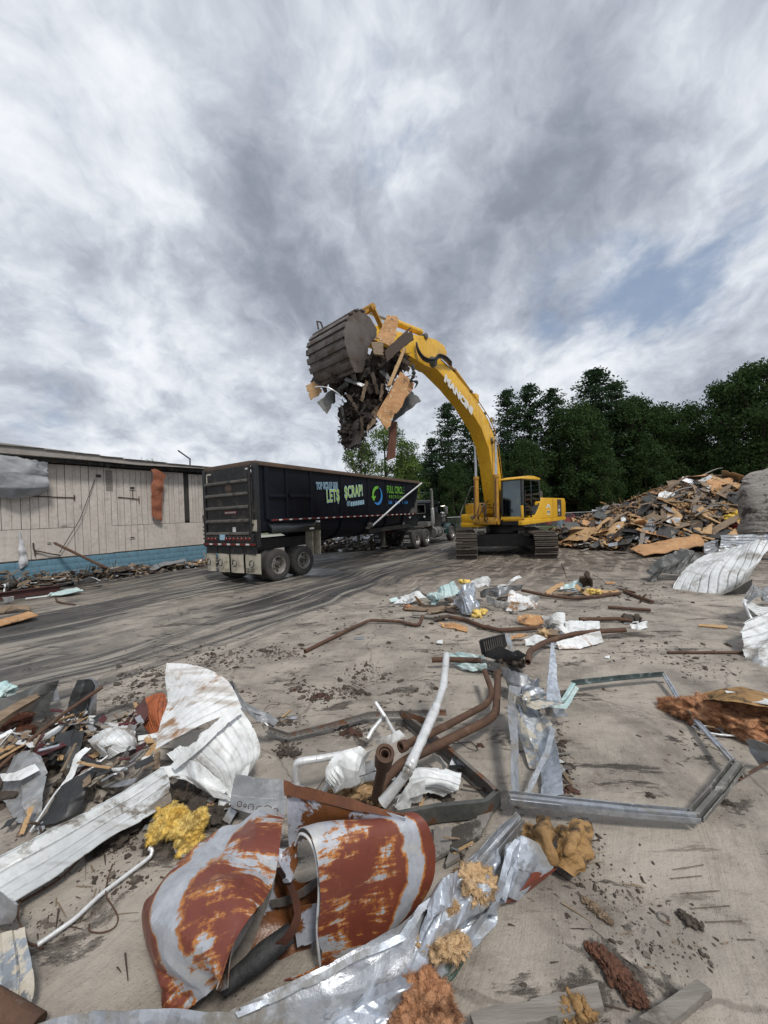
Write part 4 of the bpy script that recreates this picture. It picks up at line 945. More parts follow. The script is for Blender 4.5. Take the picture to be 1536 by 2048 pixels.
 for (xa, xb, bow) in ((135, 250, .05), (275, 415, .08), (428, 592, .06), (605, 802, .01)):
  a = tr_(*z2(xa, 1200)); c = tr_(*z2(xb, 1440)); ya, yb = a.y, c.y
  rows = [[Vector((xr-.05-bow*sin(pi*q)*v, ya+(yb-ya)*u_, .96-v*.60)) for u_, q in ((0, 0), (.33, .33), (.66, .66), (1, 1))] for v in (0, .35, .7, 1)]
  f = sheet('mud_flap', rows, M['flap'], 14, 18, amp=.006, K=4, seed=int(xa), thick=.008, ragged=.006, parent=t, px=False, smax=3)
  g, bl = MB(), MB(); ym = (ya+yb)/2; arrow_ring(bl, g, (xr-.105-bow, ym, .66), (0, -1, 0), (0, 0, 1), .115, (-1, 0, 0)); g.build('emblem', M['navy_print'], f); bl.build('emblem', M['black_print'], f)
 text('lettering', 'FULL CIRCLE', .085, M['black_print'], t, place(xr-.085, .42, .47, (0, -1, 0), (0, 0, 1)), .002, .85); text('lettering', 'RECYCLING', .06, M['black_print'], t, place(xr-.085, .36, .405, (0, -1, 0), (0, 0, 1)), .002, .9)
 b = MB(); b.prism([(.02, 1.86), (-.16, 1.70), (-.16, 1.55), (-.14, 1.52), (.02, 1.52)], .02, 2.28, 'yz'); b.build('fender', M['truck'], t, 20, .01)
 b = MB(); b.box((2.2, -.1, 1.83), (.10, .12, .06)); b.build('marker_light', M['white_paint'], t)
 b = MB(); b.box((1.8, -.166, 1.60), (.22, .006, .06)); b.build('reflective_tape', M['white_paint'], t, None)
 for x, dx in ((2.02, .05), (2.42, 0)):
  b = MB(); b.box((x, .18, 1.06), (.03, .34, .88), Euler((0, .03, 0))); b.build('splash_guard', M['ply'] if False else M['flap'], t, None)
 for y in (.72, W-.72): b = MB(); b.beam((xr+.05, y, 1.15), (2.6, y, 1.15), .12, .34); b.build('chassis_beam', M['frame_dark'], t)
 for y in (.08,): b = MB(); b.beam((5.95, y+.15, 1.24), (9.9, y+.15, 1.32), .10, .20); b.build('frame_rail', M['frame_dark'], t)
 b = MB(); b.beam((5.95, W-.2, 1.24), (9.9, W-.2, 1.32), .10, .20); b.build('frame_rail', M['frame_dark'], t)
 b = MB(); b.box((9.2, W/2, 1.25), (1.6, 1.0, .12)); b.build('coupler_plate', M['frame_dark'], t)
 for y in (.45, W-.45):
  b = MB(); b.beam((7.6, y, 1.25), (7.6, y, .42), .12, .12); b.box((7.6, y, .40), (.32, .26, .05)); b.build('landing_leg', M['rib'], t)
 for xx in (.39, 1.53):
  b = MB(); b.tube([(xx, .1, .5), (xx, W-.1, .5)], .07, 10); b.box((xx, .72, .75), (.3, .12, .45)); b.box((xx, W-.72, .75), (.3, .12, .45)); b.build('axle', M['frame_dark'], t)
  for y, sd_ in ((.13, -1), (.44, -1), (W-.44, 1), (W-.13, 1)):
   add_wheel(t, xx, y, .505, side=sd_, dish=.09 if sd_*(y-W/2) > W/2-.2 else .02)
 b = MB(); b.tube([tp(744, 1052, .10), tp(772, 1027, .16), tp(806, 996, .18), tp(843, 966.5, .12)], .040, 10); b.tube([tp(838, 970, .13), tp(843, 966.5, .12)], .052, 10); b.build('tarp_arm', M['alu'], t)
 b = MB(); p = tp(740, 1050, .06); b.box(p, (.26, .14, .22), bev=.02); b.box(p+Vector((-.18, 0, -.12)), (.3, .1, .1), bev=.02); b.tube([p+Vector((0, .05, 0)), p+Vector((0, -.1, 0))], .09, 10); b.build('arm_pivot', M['rib'], t)
 b = MB(); y = W+.12
 for k in range(4): b.box((xr+.02, y, 1.42+k*.13), (.16, .10, .05), bev=.008)
 b.beam((xr, y-.02, 1.9), (xr, y+.06, 2.2), .05, .12); b.build('latch_bracket', M['rib'], t)
 return t
build_trailer()
#  TRACTOR UNIT (same frame)
def build_truck():
 t = empty('semi_truck', T0+TD*9.9, TRZ, 'black conventional semi truck coupled to the front of the trailer', 'truck')
 O = Vector((-9.9, 0, 0)); W = 2.42
 def L(x, y, z): return Vector((x-9.9, y, z))
 for xx in (10.45, 11.75):
  for y, s in ((.13, -1), (.44, -1), (W-.44, 1), (W-.13, 1)): add_wheel(t, xx-9.9, y, .52, r=.52, side=s, rm='polished' if s < 0 else 'rim', dish=.09)
 for y, s in ((.16, -1), (W-.16, 1)): add_wheel(t, 15.95-9.9, y, .52, r=.52, w=.30, side=s, rm='polished', dish=-.03)
 b = MB()
 for y in (.78, W-.78): b.beam(L(9.5, y, .98), L(16.6, y, .98), .10, .26)
 b.build('chassis_beam', M['frame_dark'], t)
 for xx in (10.45, 11.75, 15.95): b = MB(); b.tube([L(xx, .2, .52), L(xx, W-.2, .52)], .08, 10); b.build('axle', M['frame_dark'], t)
 b = MB(); b.box(L(11.1, W/2, 1.16), (1.1, .95, .08), bev=.02); b.build('fifth_wheel', M['frame_dark'], t)
 b = MB(); b.box(L(12.7, W/2, 1.12), (1.2, 1.6, .05)); b.build('deck_plate', M['polished'], t)
 y0, y1 = .28, W-.28
 b = MB(); b.prism([(13.05-9.9, 1.1), (14.75-9.9, 1.1), (14.78-9.9, 1.85), (14.42-9.9, 2.58), (14.2-9.9, 2.72), (13.1-9.9, 2.74), (13.0-9.9, 2.6)], y0, y1, 'xz'); b.build('cab', M['truck'], t, 30, .04)
 b = MB(); b.prism([(14.78-9.9, 1.05), (16.5-9.9, 1.05), (16.62-9.9, 1.4), (16.5-9.9, 1.62), (14.8-9.9, 1.86)], y0+.28, y1-.28, 'xz'); b.build('hood', M['truck'], t, 30, .05)
 b = MB(); b.box(L(16.60, W/2, 1.3), (.08, 1.0, .62), bev=.01); b.build('grille', M['chrome'], t)
 b = MB(); b.box(L(16.75, W/2, .62), (.14, 2.3, .34), bev=.03); b.build('bumper', M['chrome'], t)
 for y in (y0-.004, y1+.004):
  b = MB(); s = -1 if y < 1 else 1
  b.prism([(13.75-9.9, 1.92), (14.62-9.9, 1.90), (14.30-9.9, 2.48), (13.75-9.9, 2.5)], y, y+s*.012, 'xz'); b.build('side_window', M['glass'], t, None)
  b = MB(); b.box(L(14.2, y+s*.002, 1.75), (1.0, .012, 1.1), bev=.004); b.build('door', M['truck'], t)
 b = MB(); b.box(L(13.0, W/2, 2.22), (.02, 1.05, .5), bev=.004); b.build('window', M['glass'], t)
 b = MB()
 for (yy, zz, wy, wz) in ((W/2, 2.49, 1.2, .04), (W/2, 1.95, 1.2, .04), (W/2-.58, 2.22, .04, .56), (W/2+.58, 2.22, .04, .56)): b.box(L(12.985, yy, zz), (.02, wy, wz))
 b.build('window_frame', M['polished'], t, None)
 for y in (.7, 1.72): b = MB(); b.lathe([(0, -.03), (.06, -.02), (.07, 0)], 12, 'x', L(12.99, y, 1.72)); b.build('work_light', M['white_paint'], t)
 b = MB(); b.box(L(13.9, W/2, 2.76), (.5, 1.0, .05), bev=.01)
 for k in range(5): b.lathe([(0, .06), (.05, .03), (.06, 0)], 10, 'z', L(14.15, .6+k*.3, 2.73))
 b.build('roof_lights', M['polished'], t)
 b = MB(); b.box(L(14.6, W/2, 2.56), (.26, 1.75, .06), Euler((0, -.5, 0)), bev=.01); b.build('sun_visor', M['truck'], t)
 for y in (.16, W-.16):
  b = MB(); b.tube([L(13.05, y, 1.0), L(13.05, y, 2.2), L(13.05, y, 3.25), L(12.98, y, 3.42)], .065, 12); b.build('exhaust_stack', M['polished'], t)
  b = MB(); b.lathe([(.10, 0), (.115, .02), (.115, .95), (.09, 1.0)], 16, 'z', L(13.05, y, 1.25)); b.build('heat_shield', M['polished'], t)
  b = MB(); b.lathe([(.0, -.62), (.33, -.60), (.34, -.5), (.34, .5), (.33, .60), (0, .62)], 22, 'x', L(13.85, .36 if y < 1 else W-.36, .74)); b.build('fuel_tank', M['polished'], t)
  b = MB()
  for q in (-.3, .3): b.tube([L(13.85+q, .36+.36*cos(a), .74+.36*sin(a)) if y < 1 else L(13.85+q, W-.36+.36*cos(a), .74+.36*sin(a)) for a in [k*pi/8 for k in range(17)]], .018, 5)
  b.build('tank_strap', M['frame_dark'], t)
  b = MB(); b.box(L(14.6, .24 if y < 1 else W-.24, .52), (1.0, .30, .05)); b.box(L(14.75, .26 if y < 1 else W-.26, .86), (.7, .30, .05)); b.box(L(14.6, .38 if y < 1 else W-.38, .7), (1.1, .04, .4)); b.build('step', M['polished'], t, None)
  b = MB(); b.lathe([(0, 0), (.15, .01), (.17, .05), (.17, .55), (.12, .62), (0, .64)], 16, 'z', L(15.0, .30 if y < 1 else W-.30, 1.35)); b.build('air_cleaner', M['chrome'], t)
  b = MB(); mp = [L(14.55, .22, 2.35), L(14.75, -.05, 2.38), L(14.75, -.08, 1.75), L(14.6, .25, 1.7)]
  if y > 1: mp = [Vector((p.x, W-p.y, p.z)) for p in mp]
  b.tube(bend(mp, .08), .018, 6); b.build('mirror_bracket', M['polished'], t)
  b = MB(); b.box(L(14.75, -.07 if y < 1 else W+.07, 2.08), (.06, .20, .48), bev=.02); b.build('mirror', M['polished'], t)
  yy = .02 if y < 1 else W-.02; ss = 1 if y < 1 else -1; V = []; F = []
  for k in range(11):
   a = radians(-8+196*k/10); x = 15.95+cos(a)*.72-9.9; z = .55+sin(a)*.66
   V += [(x, yy, z), (x, yy+ss*.42, z), (x*.985+.09, yy+ss*.02, z-.04), ]
  for k in range(10): i = k*3; F += [(i, i+1, i+4, i+3), (i, i+3, i+5, i+2)]
  b = MB(); b.add(V, F); b.build('fender', M['truck_green'], t, 50)
 b = MB(); b.box(L(12.55, .5, 1.3), (.5, .7, .28), bev=.02); b.build('tool_box', M['polished'], t)
 for y in (.27, W-.27):
  b = MB(); b.box(L(9.75, y, .58), (.02, .56, .80)); f = b.build('mud_flap', M['flap_black'], t, None)
  text('lettering', 'AFG' if y < 1 else 'ABL', .17, M['white_paint'], t, place(9.738-9.9, y+.17, .68, (0, -1, 0), (0, 0, 1)), .002, .9)
  for k in range(14): b = MB(); b.box((9.738-9.9, y+.2-(k % 7)*.06, .53 if k < 7 else .42), (.004, .04, .05)); b.build('worn_letter', M['white_paint'], t, None)
 b = MB(); b.box(L(9.78, W/2, .95), (.08, 1.5, .18)); b.build('tail_board', M['frame_dark'], t)
 for y in (.9, 1.1, 1.35, 1.55): b = MB(); b.lathe([(0, -.02), (.05, -.015), (.055, 0)], 12, 'x', L(9.74, y, .95)); b.build('tail_light', M['red'], t)
 b = MB(); b.tube(catmull([L(10.4, 1.0, 1.9), L(11.4, .9, 1.45), L(12.4, 1.0, 1.5), L(12.98, 1.1, 1.75)], 5), .02, 6); b.tube(catmull([L(10.4, 1.2, 1.9), L(11.5, 1.2, 1.5), L(12.5, 1.2, 1.55), L(12.98, 1.3, 1.75)], 5), .02, 6); b.build('air_hose', M['hose'], t)
build_truck()
#  EXCAVATOR
EX = Vector((5.6, 17.0, 0)); ETH = radians(42); EF = Vector((-sin(ETH), -cos(ETH), 0)); EL = Vector((-EF.y, EF.x, 0)); ERZ = atan2(EF.y, EF.x)
def ep(px, py, off=0.0):      # picture point on a vertical plane along the machine, off metres to its left
 q = PL(px, py, EX+EL*off, EL)-EX; return Vector((q.dot(EF), off, q.z))
def build_excavator():
 t = empty('excavator', EX, ERZ, 'large yellow tracked excavator lifting a bucket full of rubble', 'excavator')
 ta = radians(12); TX = Vector((-sin(ta), -cos(ta), 0)); c0 = Vector((5.30, 16.95, 0))-EX
 R = Matrix.Rotation(-ERZ, 3, 'Z')
 def U(a, b_, z): return R@(c0+TX*a+Vector((-TX.y, TX.x, 0))*b_+Vector((0, 0, z)))
 Ux = R@TX; Uy = R@Vector((-TX.y, TX.x, 0)); Uz = Vector((0, 0, 1)); UM = Matrix((Ux, Uy, Uz)).transposed()
 Lh = 2.05; Rr = .46; tw = .86
 shoe = MB(); shoe.box((0, 0, 0), (.17, tw, .03))
 shoe.box((-.075, 0, .05), (.028, tw, .085)); shoe.box((.01, 0, .034), (.02, tw, .05)); shoe.box((.075, 0, .034), (.02, tw, .05))
 for q, sg in enumerate((-1, 1)):
  yb = sg*1.52
  tr = MB()
  tr.prism([(-Lh, .12), (-Lh-.3, .3), (-Lh-.3, .6), (-Lh, .80), (Lh, .80), (Lh+.3, .6), (Lh+.3, .3), (Lh, .12)], -.17, .17, 'xz')
  for v in tr.v: v.xyz = U(v.x, v.y+yb, v.z)
  tf = tr.build('track', M['frame_dark'], t, None)
  me = None; per = 4*Lh+2*pi*Rr; n = 50
  for k in range(n):
   s = per*(k+.3)/n
   if s < 2*Lh: x, z, a = Lh-s, .045, pi
   elif s < 2*Lh+pi*Rr: an = (s-2*Lh)/Rr; x, z, a = -Lh-sin(an)*Rr, .045+Rr-cos(an)*Rr, pi-an
   elif s < 4*Lh+pi*Rr: q_ = s-2*Lh-pi*Rr; x, z, a = -Lh+q_, .045+2*Rr-.05*sin(pi*q_/(2*Lh)), 0
   else: an = (s-4*Lh-pi*Rr)/Rr; x, z, a = Lh+sin(an)*Rr, .045+Rr+cos(an)*Rr, -an
   if me is None: o = shoe.build('track_shoe', M['track'], tf, None); me = o.data
   else: o = bpy.data.objects.new('track_shoe', me); col.objects.link(o); o.parent = tf
   RM = UM@Matrix.Rotation(-a if False else -a, 3, 'Y').inverted() if False else UM@Matrix.Rotation(-a, 3, 'Y')
   if abs(a-pi) < 1e-6: RM = UM@Matrix.Rotation(pi, 3, 'Y')
   elif a == 0: RM = UM
   else:
    nx, nz = (x+Lh, z-.505) if x < 0 else (x-Lh, z-.505); nn = Vector((nx, 0, nz)).normalized(); tt = Vector((0, 1, 0)).cross(nn); RM = UM@Matrix((tt, Vector((0, 1, 0)), nn)).transposed()
   o.matrix_local = Matrix.Translation(U(x, yb, z))@RM.to_4x4()
  for xx in (-Lh, Lh):
   b = MB(); b.lathe([(0, -.11), (.34, -.10), (.37, -.06), (.37, .06), (.34, .10), (0, .11)], 24, 'y')
   o = b.build('idler', M['frame_dark'], tf, 40); o.matrix_local = Matrix.Translation(U(xx, yb, .505))@UM.to_4x4()
  b = MB()
  for k in range(8): b.lathe([(0, -.15), (.12, -.15), (.12, -.09), (.09, -.08), (.09, .08), (.12, .09), (.12, .15), (0, .15)], 14, 'y', (-1.7+k*.485, 0, .20))
  o = b.build('roller', M['frame_dark'], tf, 40); o.matrix_local = Matrix.Translation(U(0, yb, 0))@UM.to_4x4()
 b = MB(); b.prism([(-1.52, .38), (1.52, .38), (1.45, .62), (.75, .92), (-.75, .92), (-1.45, .62)], -.55, .95, 'yz')
 for v in b.v: v.xyz = U(v.x, v.y, v.z)
 b.build('car_body', M['frame_dark'], t, None, .02)
 b = MB(); b.lathe([(.0, 0), (.80, 0), (.85, .04), (.85, .26), (.78, .42), (0, .42)], 36, 'z', (0, 0, .90)); b.build('slew_ring', M['frame_dark'], t)
 for sg in (-1, 1):
  b = MB(); b.box(U(.8, sg*.85, .98), (.35, .3, .14), UM); b.build('lug', M['rib'], t, None, .02)
 b = MB(); b.box((-1.05, .12, 1.42), (5.3, 2.5, .18)); b.build('deck', M['frame_dark'], t)
 b = MB(); b.prism([(1.85, 1.33), (-3.95, 1.33), (-3.95, 1.49), (1.85, 1.52)], 1.38, 1.56, 'xz'); b.build('side_skirt', M['yellow'], t, 20, .02)
 hood = [(1.25, 1.53), (-3.85, 1.50), (-4.05, 1.65), (-4.08, 2.25), (-3.92, 2.44), (-.62, 2.45), (-.38, 2.38), (-.1, 2.0), (.35, 1.68), (.8, 1.60)]
 b = MB(); b.prism(hood, .62, 1.535, 'xz'); b.build('hood', M['yellow'], t, 20, .03)
 b = MB(); b.box((-2.0, 1.539, 1.98), (.010, .006, .86)); b.build('panel_gap', M['hose'], t, None)
 b = MB(); b.box((-3.0, 1.541, 1.96), (.62, .008, .84)); bl = b.build('vent_panel', M['grey_cab'], t, None)
 for k in range(4): b = MB(); b.box((-3.0, 1.555, 2.30-k*.065), (.54, .02, .018)); b.build('louvre', M['rib'], bl, None)
 text('model_lettering', 'PC', .16, M['white_paint'], t, place(-2.82, 1.549, 1.99, (-1, 0, 0), (0, 0, 1)), .003, 1.1, bold=.004); text('model_lettering', '300', .20, M['white_paint'], t, place(-2.76, 1.549, 1.78, (-1, 0, 0), (0, 0, 1)), .003, .95, bold=.008); text('model_lettering', '8', .13, M['white_paint'], t, place(-2.88, 1.549, 1.61, (-1, 0, 0), (0, 0, 1)), .003, 1.1)
 b = MB(); cx_, cz_ = -1.35, 1.92; V = []; F = []
 for k in range(13): a = radians(10+160*k/12); V += [(cx_+cos(a)*.30, 1.541, cz_+sin(a)*.24), (cx_+cos(a)*.19, 1.541, cz_+sin(a)*.12)]
 F = [(2*k, 2*k+2, 2*k+3, 2*k+1) for k in range(12)]; b.add(V, F); b.box((cx_, 1.541, 1.80), (.46, .006, .10)); b.box((cx_, 1.541, 1.68), (.40, .006, .05)); b.build('badge', M['white_paint'], t, None)
 text('lettering', 'MANCINI', .105, M['black_print'], t, place(cx_+.20, 1.546, 1.765, (-1, 0, 0), (0, 0, 1)), .002, .85)
 cw = [(-3.45, -1.5), (-4.1, -1.2), (-4.42, -.5), (-4.42, .5), (-4.15, 1.2), (-3.86, 1.50), (-3.3, 1.50), (-3.3, -1.5)]
 b = MB(); b.prism(cw, 1.40, 2.40, 'xy'); b.build('counterweight', M['yellow'], t, 30, .06)
 b = MB(); b.box((-2.3, .0, 2.35), (2.4, 2.4, .25), bev=.04); b.build('engine_hood', M['yellow'], t)
 b = MB(); b.box((-1.75, .75, 2.62), (1.0, .55, .38), bev=.08)
 for k in range(3): b.box((-1.75, 1.035, 2.55+k*.08), (.8, .012, .03))
 b.build('air_intake', M['rib'], t)
 b = MB(); b.tube([(-1.0, .9, 2.4), (-1.0, .9, 2.85), (-1.02, .9, 3.0), (-1.12, .9, 3.1)], [.075, .075, .075, .07], 12); b.build('exhaust', M['chrome'], t)
 b = MB(); b.box((.55, -.95, 1.92), (1.3, .85, .82), bev=.10); b.build('fuel_tank', M['yellow'], t)
 b = MB(); b.box((1.35, -.82, 1.66), (.9, .88, .36), bev=.07); b.build('tool_box', M['yellow'], t)
 b = MB(); b.box((1.35, -.80, 1.36), (.98, .92, .22), bev=.05); b.build('step', M['yellow'], t)
 b = MB(); b.box((1.805, -.66, 1.68), (.006, .18, .12)); b.build('badge', M['grey_cab'], t, None)
 text('lettering', '20', .10, M['white_paint'], t, place(1.81, -.60-.12, 1.65, (0, 1, 0), (0, 0, 1)), .002)
 b = MB(); r_ = [(1.85, -1.27, 1.25), (1.80, -1.25, 1.9), (1.35, -1.22, 2.45), (.85, -1.2, 3.12), (.30, -1.15, 3.14), (.25, -1.15, 2.3)]
 b.tube(bend(r_, .12), .024, 8); b.tube([(1.45, -1.225, 2.3), (.28, -1.15, 2.3)], .02, 6); b.build('hand_rail', M['rib'], t)
 x0, x1, y0, y1, zb_, zt = -.42, 1.66, .60, 1.53, 1.50, 3.22
 b = MB(); b.box((.62, 1.065, 1.55), (2.08, .92, .12), bev=.03); b.build('cab_floor', M['yellow'], t)
 fr = MB()
 for y in (y0+.035, y1-.035):
  fr.beam((x1-.03, y, zb_), (x1-.12, y, zt), .08, .07, bev=.015)     # front pillar
  fr.beam((.72, y, zb_+.1), (.70, y, zt), .07, .05, bev=.01)         # door rear pillar
  fr.beam((x0+.05, y, 2.1), (x0+.14, y, zt), .07, .08, bev=.015)     # rear pillar
  fr.beam((x1-.1, y, zt), (x0+.1, y, zt), .07, .09, bev=.015)
  fr.beam((x0+.08, y, 2.22), (.2, y, 1.95), .06, .06)
  fr.beam((x1-.05, y, 2.42), (.72, y, 2.42), .05, .05)
 fr.beam((x1-.12, y0, zt), (x1-.12, y1, zt), .08, .09); fr.beam((x0+.12, y0, zt), (x0+.12, y1, zt), .08, .09); fr.beam((x0+.05, y0, 2.15), (x0+.05, y1, 2.15), .07, .07)
 fr.beam((x1-.08, y0, 2.03), (x1-.08, y1, 2.03), .03, .03); fr.build('cab_frame', M['grey_cab'], t, 30)
 b = MB(); b.prism([(x0, zb_+.05), (.1, zb_+.05), (.34, 1.75), (.2, 1.98), (x0+.06, 2.2), (x0, 2.2)], y0+.02, y1-.02, 'xz'); b.build('cab_shell', M['grey_cab'], t, 20, .02)
 b = MB(); b.prism([(x0-.02, zt+.02), (x0+.03, zt+.10), (.3, zt+.16), (1.0, zt+.14), (1.62, zt+.05), (1.66, zt+.0), (1.6, zt-.03)], y0-.02, y1+.02, 'xz'); b.build('cab_roof', M['yellow'], t, 30, .03)
 b = MB(); b.prism([(1.70, 1.56), (1.70, 1.66), (1.64, 1.70), (1.64, 1.56)], y0, y1, 'xz'); b.box((1.67, y1-.04, 1.85), (.09, .09, .55), bev=.02); b.build('door_frame', M['yellow'], t, 20)
 b = MB(); b.prism([(1.66, 1.66), (1.675, 1.66), (1.585, 3.17), (1.57, 3.17)], y0+.07, y1-.09, 'xz'); b.build('windscreen', M['glass'], t, None)
 b = MB()
 for yy in (y0+.065, y1-.085): b.beam((1.675, yy, 1.66), (1.585, yy, 3.18), .03, .03)
 for z, x in ((1.66, 1.675), (3.18, 1.585)): b.beam((x, y0+.065, z), (x, y1-.085, z), .03, .03)
 b.build('window_seal', M['hose'], t)
 for y in (y0, y1):
  b = MB(); b.prism([(1.50, 1.75), (.76, 1.70), (.76, 3.14), (1.46, 3.14)], y-.004 if y > 1 else y+.02, y+.004 if y > 1 else y+.03, 'xz'); b.build('door_glass', M['glass'], t, None)
  b = MB(); b.prism([(.66, 2.05), (.1, 2.35), (-.18, 2.45), (-.22, 3.10), (.66, 3.14)], y-.004 if y > 1 else y+.02, y+.004 if y > 1 else y+.03, 'xz'); b.build('side_glass', M['glass'], t, None)
 b = MB(); b.box((x0+.1, 1.065, 2.7), (.012, .8, .8)); b.build('glass', M['glass'], t, None)
 s = MB(); s.box((.25, 1.06, 2.0), (.5, .5, .14), bev=.04); s.box((.02, 1.06, 2.38), (.14, .48, .7), bev=.05); s.box((.0, 1.06, 2.82), (.10, .26, .2), bev=.04); s.build('seat', M['hose'], t)
 s = MB()
 for yy in (.72, 1.36): s.box((.45, yy, 2.0), (.5, .16, .3), bev=.03); s.tube([(.62, yy, 2.15), (.64, yy, 2.36)], .015, 6); s.lathe([(0, .08), (.03, .06), (.025, 0)], 8, 'z', (.64, yy, 2.34))
 s.tube([(1.3, 1.0, 1.55), (1.18, 1.0, 2.0)], .02, 6); s.tube([(1.3, 1.15, 1.55), (1.18, 1.15, 2.0)], .02, 6); s.build('controls', M['grey_cab'], t)
 b = MB(); b.box((-.22, 1.06, 2.55), (.01, .45, .34)); b.build('headrest_sheet', M['flap'], t)
 b = MB(); b.tube(bend([(1.55, 1.57, 1.7), (1.62, 1.60, 2.2), (1.5, 1.58, 2.75)], .05), .014, 6); b.build('grab_handle', M['hose'], t)
 def prof(poly, hw, name, m, bev=.02): b = MB(); b.prism(poly, -hw, hw, 'xz'); return b.build(name, m, t, 25, bev)
 yb = .02
 boom = [(.98, 1.65), (1.26, 1.85), (1.52, 2.9), (1.70, 3.8), (1.95, 4.60), (2.52, 5.34), (3.66, 6.12), (4.66, 6.58), (5.6, 6.90), (6.0, 7.0), (6.02, 7.22), (5.7, 7.38), (4.5, 7.12), (3.5, 6.70), (2.5, 6.20), (1.68, 5.62), (1.14, 4.82), (.86, 3.5), (.66, 2.2), (.74, 1.75)]
 bo = prof(boom, .285, 'boom', M['yellow'], .015)
 for (u, z, rr) in ((.98, 1.98, .16), (1.62, 4.95, .13), (5.86, 7.12, .15)): b = MB(); b.lathe([(0, -.37), (rr*.7, -.37), (rr, -.35), (rr, .35), (rr*.7, .37), (0, .37)], 20, 'y', (u, 0, z)); b.build('pin', M['rib'], t)
 a0 = ep(889, 760, .315); a1 = ep(945, 829, .315); dr = (a1-a0); dr.y = 0; Ltxt = dr.length; dr.normalize(); upv = Vector((-dr.z, 0, dr.x));
 if upv.z < 0: upv = -upv
 o = text('boom_lettering', 'MANCINI', .40, M['white_paint'], t, Matrix.Identity(4), .003, 1.0, bold=.024, spacing=1.0)
 wtx = max(v.co.x for v in o.data.vertices); sc = Ltxt/wtx
 o.data.transform(Matrix.Diagonal((sc, 1, 1, 1))); o.data.transform(Matrix.Translation((a0.x, .290, a0.z)) @ Matrix((dr, upv, dr.cross(upv))).transposed().to_4x4())
 for sg in (-1, 1):
  y = sg*.46; p0 = Vector((1.82, y, 1.50)); p1 = Vector((1.64, y, 4.95)); d = (p1-p0).normalized(); pm = p0+d*1.95
  b = MB(); b.tube([p0, p0+d*.1, pm], .105, 14); b.tube([pm-d*.1, pm+d*.02], .125, 14); b.lathe([(0, -.09), (.14, -.09), (.14, .09), (0, .09)], 14, 'y', p0); b.build('lift_cylinder', M['yellow_worn'], t)
  b = MB(); b.tube([pm, p1], .055, 12); b.lathe([(0, -.08), (.11, -.08), (.11, .08), (0, .08)], 14, 'y', p1); b.build('cylinder_rod', M['chrome'], t)
  b = MB(); b.tube([p0+Vector((.14, sg*.04, .15)), p0+d*1.8+Vector((.12, sg*.04, 0))], .022, 6); b.build('cylinder_pipe', M['rust_pipe'], t)
 b = MB(); b.box((1.72, 0, 1.52), (.5, .95, .3), bev=.04); b.build('boom_foot_bracket', M['yellow_worn'], t)
 for k, y in enumerate((-.20, -.08, .08, .20, .30)):
  tp_ = [(5.35, 7.38), (4.5, 7.19), (3.5, 6.77), (2.5, 6.27), (1.6, 5.69), (1.05, 4.86), (.79, 3.5), (.59, 2.2)]
  b = MB(); b.tube(catmull([(u, y, z+.02) for u, z in tp_], 4), .020, 6); b.build('hydraulic_pipe', M['hose'] if k % 2 else M['yellow_worn'], t)
 for (u, z) in ((4.4, 7.2), (3.2, 6.68), (2.1, 6.0), (1.3, 5.2), (.95, 4.2)): b = MB(); b.box((u, .02, z+.03), (.12, .56, .06), Euler((0, -.5, 0))); b.build('pipe_clamp', M['rib'], t)
 b = MB(); b.lathe([(0, -.05), (.10, -.04), (.11, .03), (.08, .08), (0, .09)], 14, 'x', (1.75, .40, 5.80)); b.build('work_light', M['chrome'], t)
 for k, (dy, sg) in enumerate(((.34, 0), (.40, .05), (.36, -.06))):
  pts = [ep(903, 727, dy), ep(892, 716, dy+.08), ep(878, 712, dy+.12), ep(868, 721, dy+.1), ep(850, 718, dy+.06), ep(838, 704, dy), ep(833, 688, dy-.05)]
  b = MB(); b.tube(catmull([p+Vector((0, 0, sg)) for p in pts], 6), .030, 8); b.build('hydraulic_hose', M['hose'], t)
 for k in range(6):
  rg = random.Random(k+3); y = -.35+k*.14; J = lambda s_: rg.uniform(-s_, s_); b = MB(); b.tube(catmull([(1.9+J(.1), y+J(.1), 1.45), (2.0+J(.12), y+J(.12), 1.75+J(.1)), (1.85+J(.1), y*.6+J(.1), 2.1+J(.2)), (1.45, y*.5, 2.25+J(.2))], 6), .018, 7); b.build('hydraulic_hose', M['hose'], t)
 p0 = Vector((2.5, 0, 6.62)); p1 = Vector((4.98, 0, 7.86)); d = (p1-p0).normalized(); b = MB(); b.tube([p0, p0+d*1.7], .10, 14); b.box(p0, (.3, .3, .36), bev=.03); b.build('arm_cylinder', M['yellow'], t)
 b = MB(); b.tube([p0+d*1.65, p1], .05, 12); b.build('cylinder_rod', M['chrome'], t)
 arm = [(4.86, 7.70), (5.0, 7.94), (5.55, 8.0), (6.35, 7.86), (7.3, 7.62), (8.85, 7.36), (8.98, 7.25), (8.98, 7.02), (8.85, 6.94), (7.2, 6.98), (6.3, 6.90), (5.80, 6.92), (5.68, 7.10), (5.4, 7.30)]
 prof(arm, .235, 'arm', M['yellow'], .015)
 for (u, z, rr) in ((5.86, 7.12, .19), (8.82, 7.12, .14), (6.2, 7.9, .10)): b = MB(); b.lathe([(0, -.30), (rr*.7, -.30), (rr, -.28), (rr, .28), (rr*.7, .30), (0, .30)], 20, 'y', (u, 0, z)); b.build('pin', M['rib'], t)
 c0_ = Vector((6.3, 0, 8.0)); c1_ = Vector((9.12, 0, 7.98)); 
 c1_ = ep(731, 622, 0); c0_ = ep(842, 672, 0)+Vector((0, 0, .12)); d = (c1_-c0_).normalized(); l = (c1_-c0_).length
 b = MB(); b.tube([c0_, c0_+d*l*.62], .105, 14); b.tube([c0_+d*l*.58, c0_+d*l*.64], .125, 14); b.build('bucket_cylinder', M['yellow'], t)
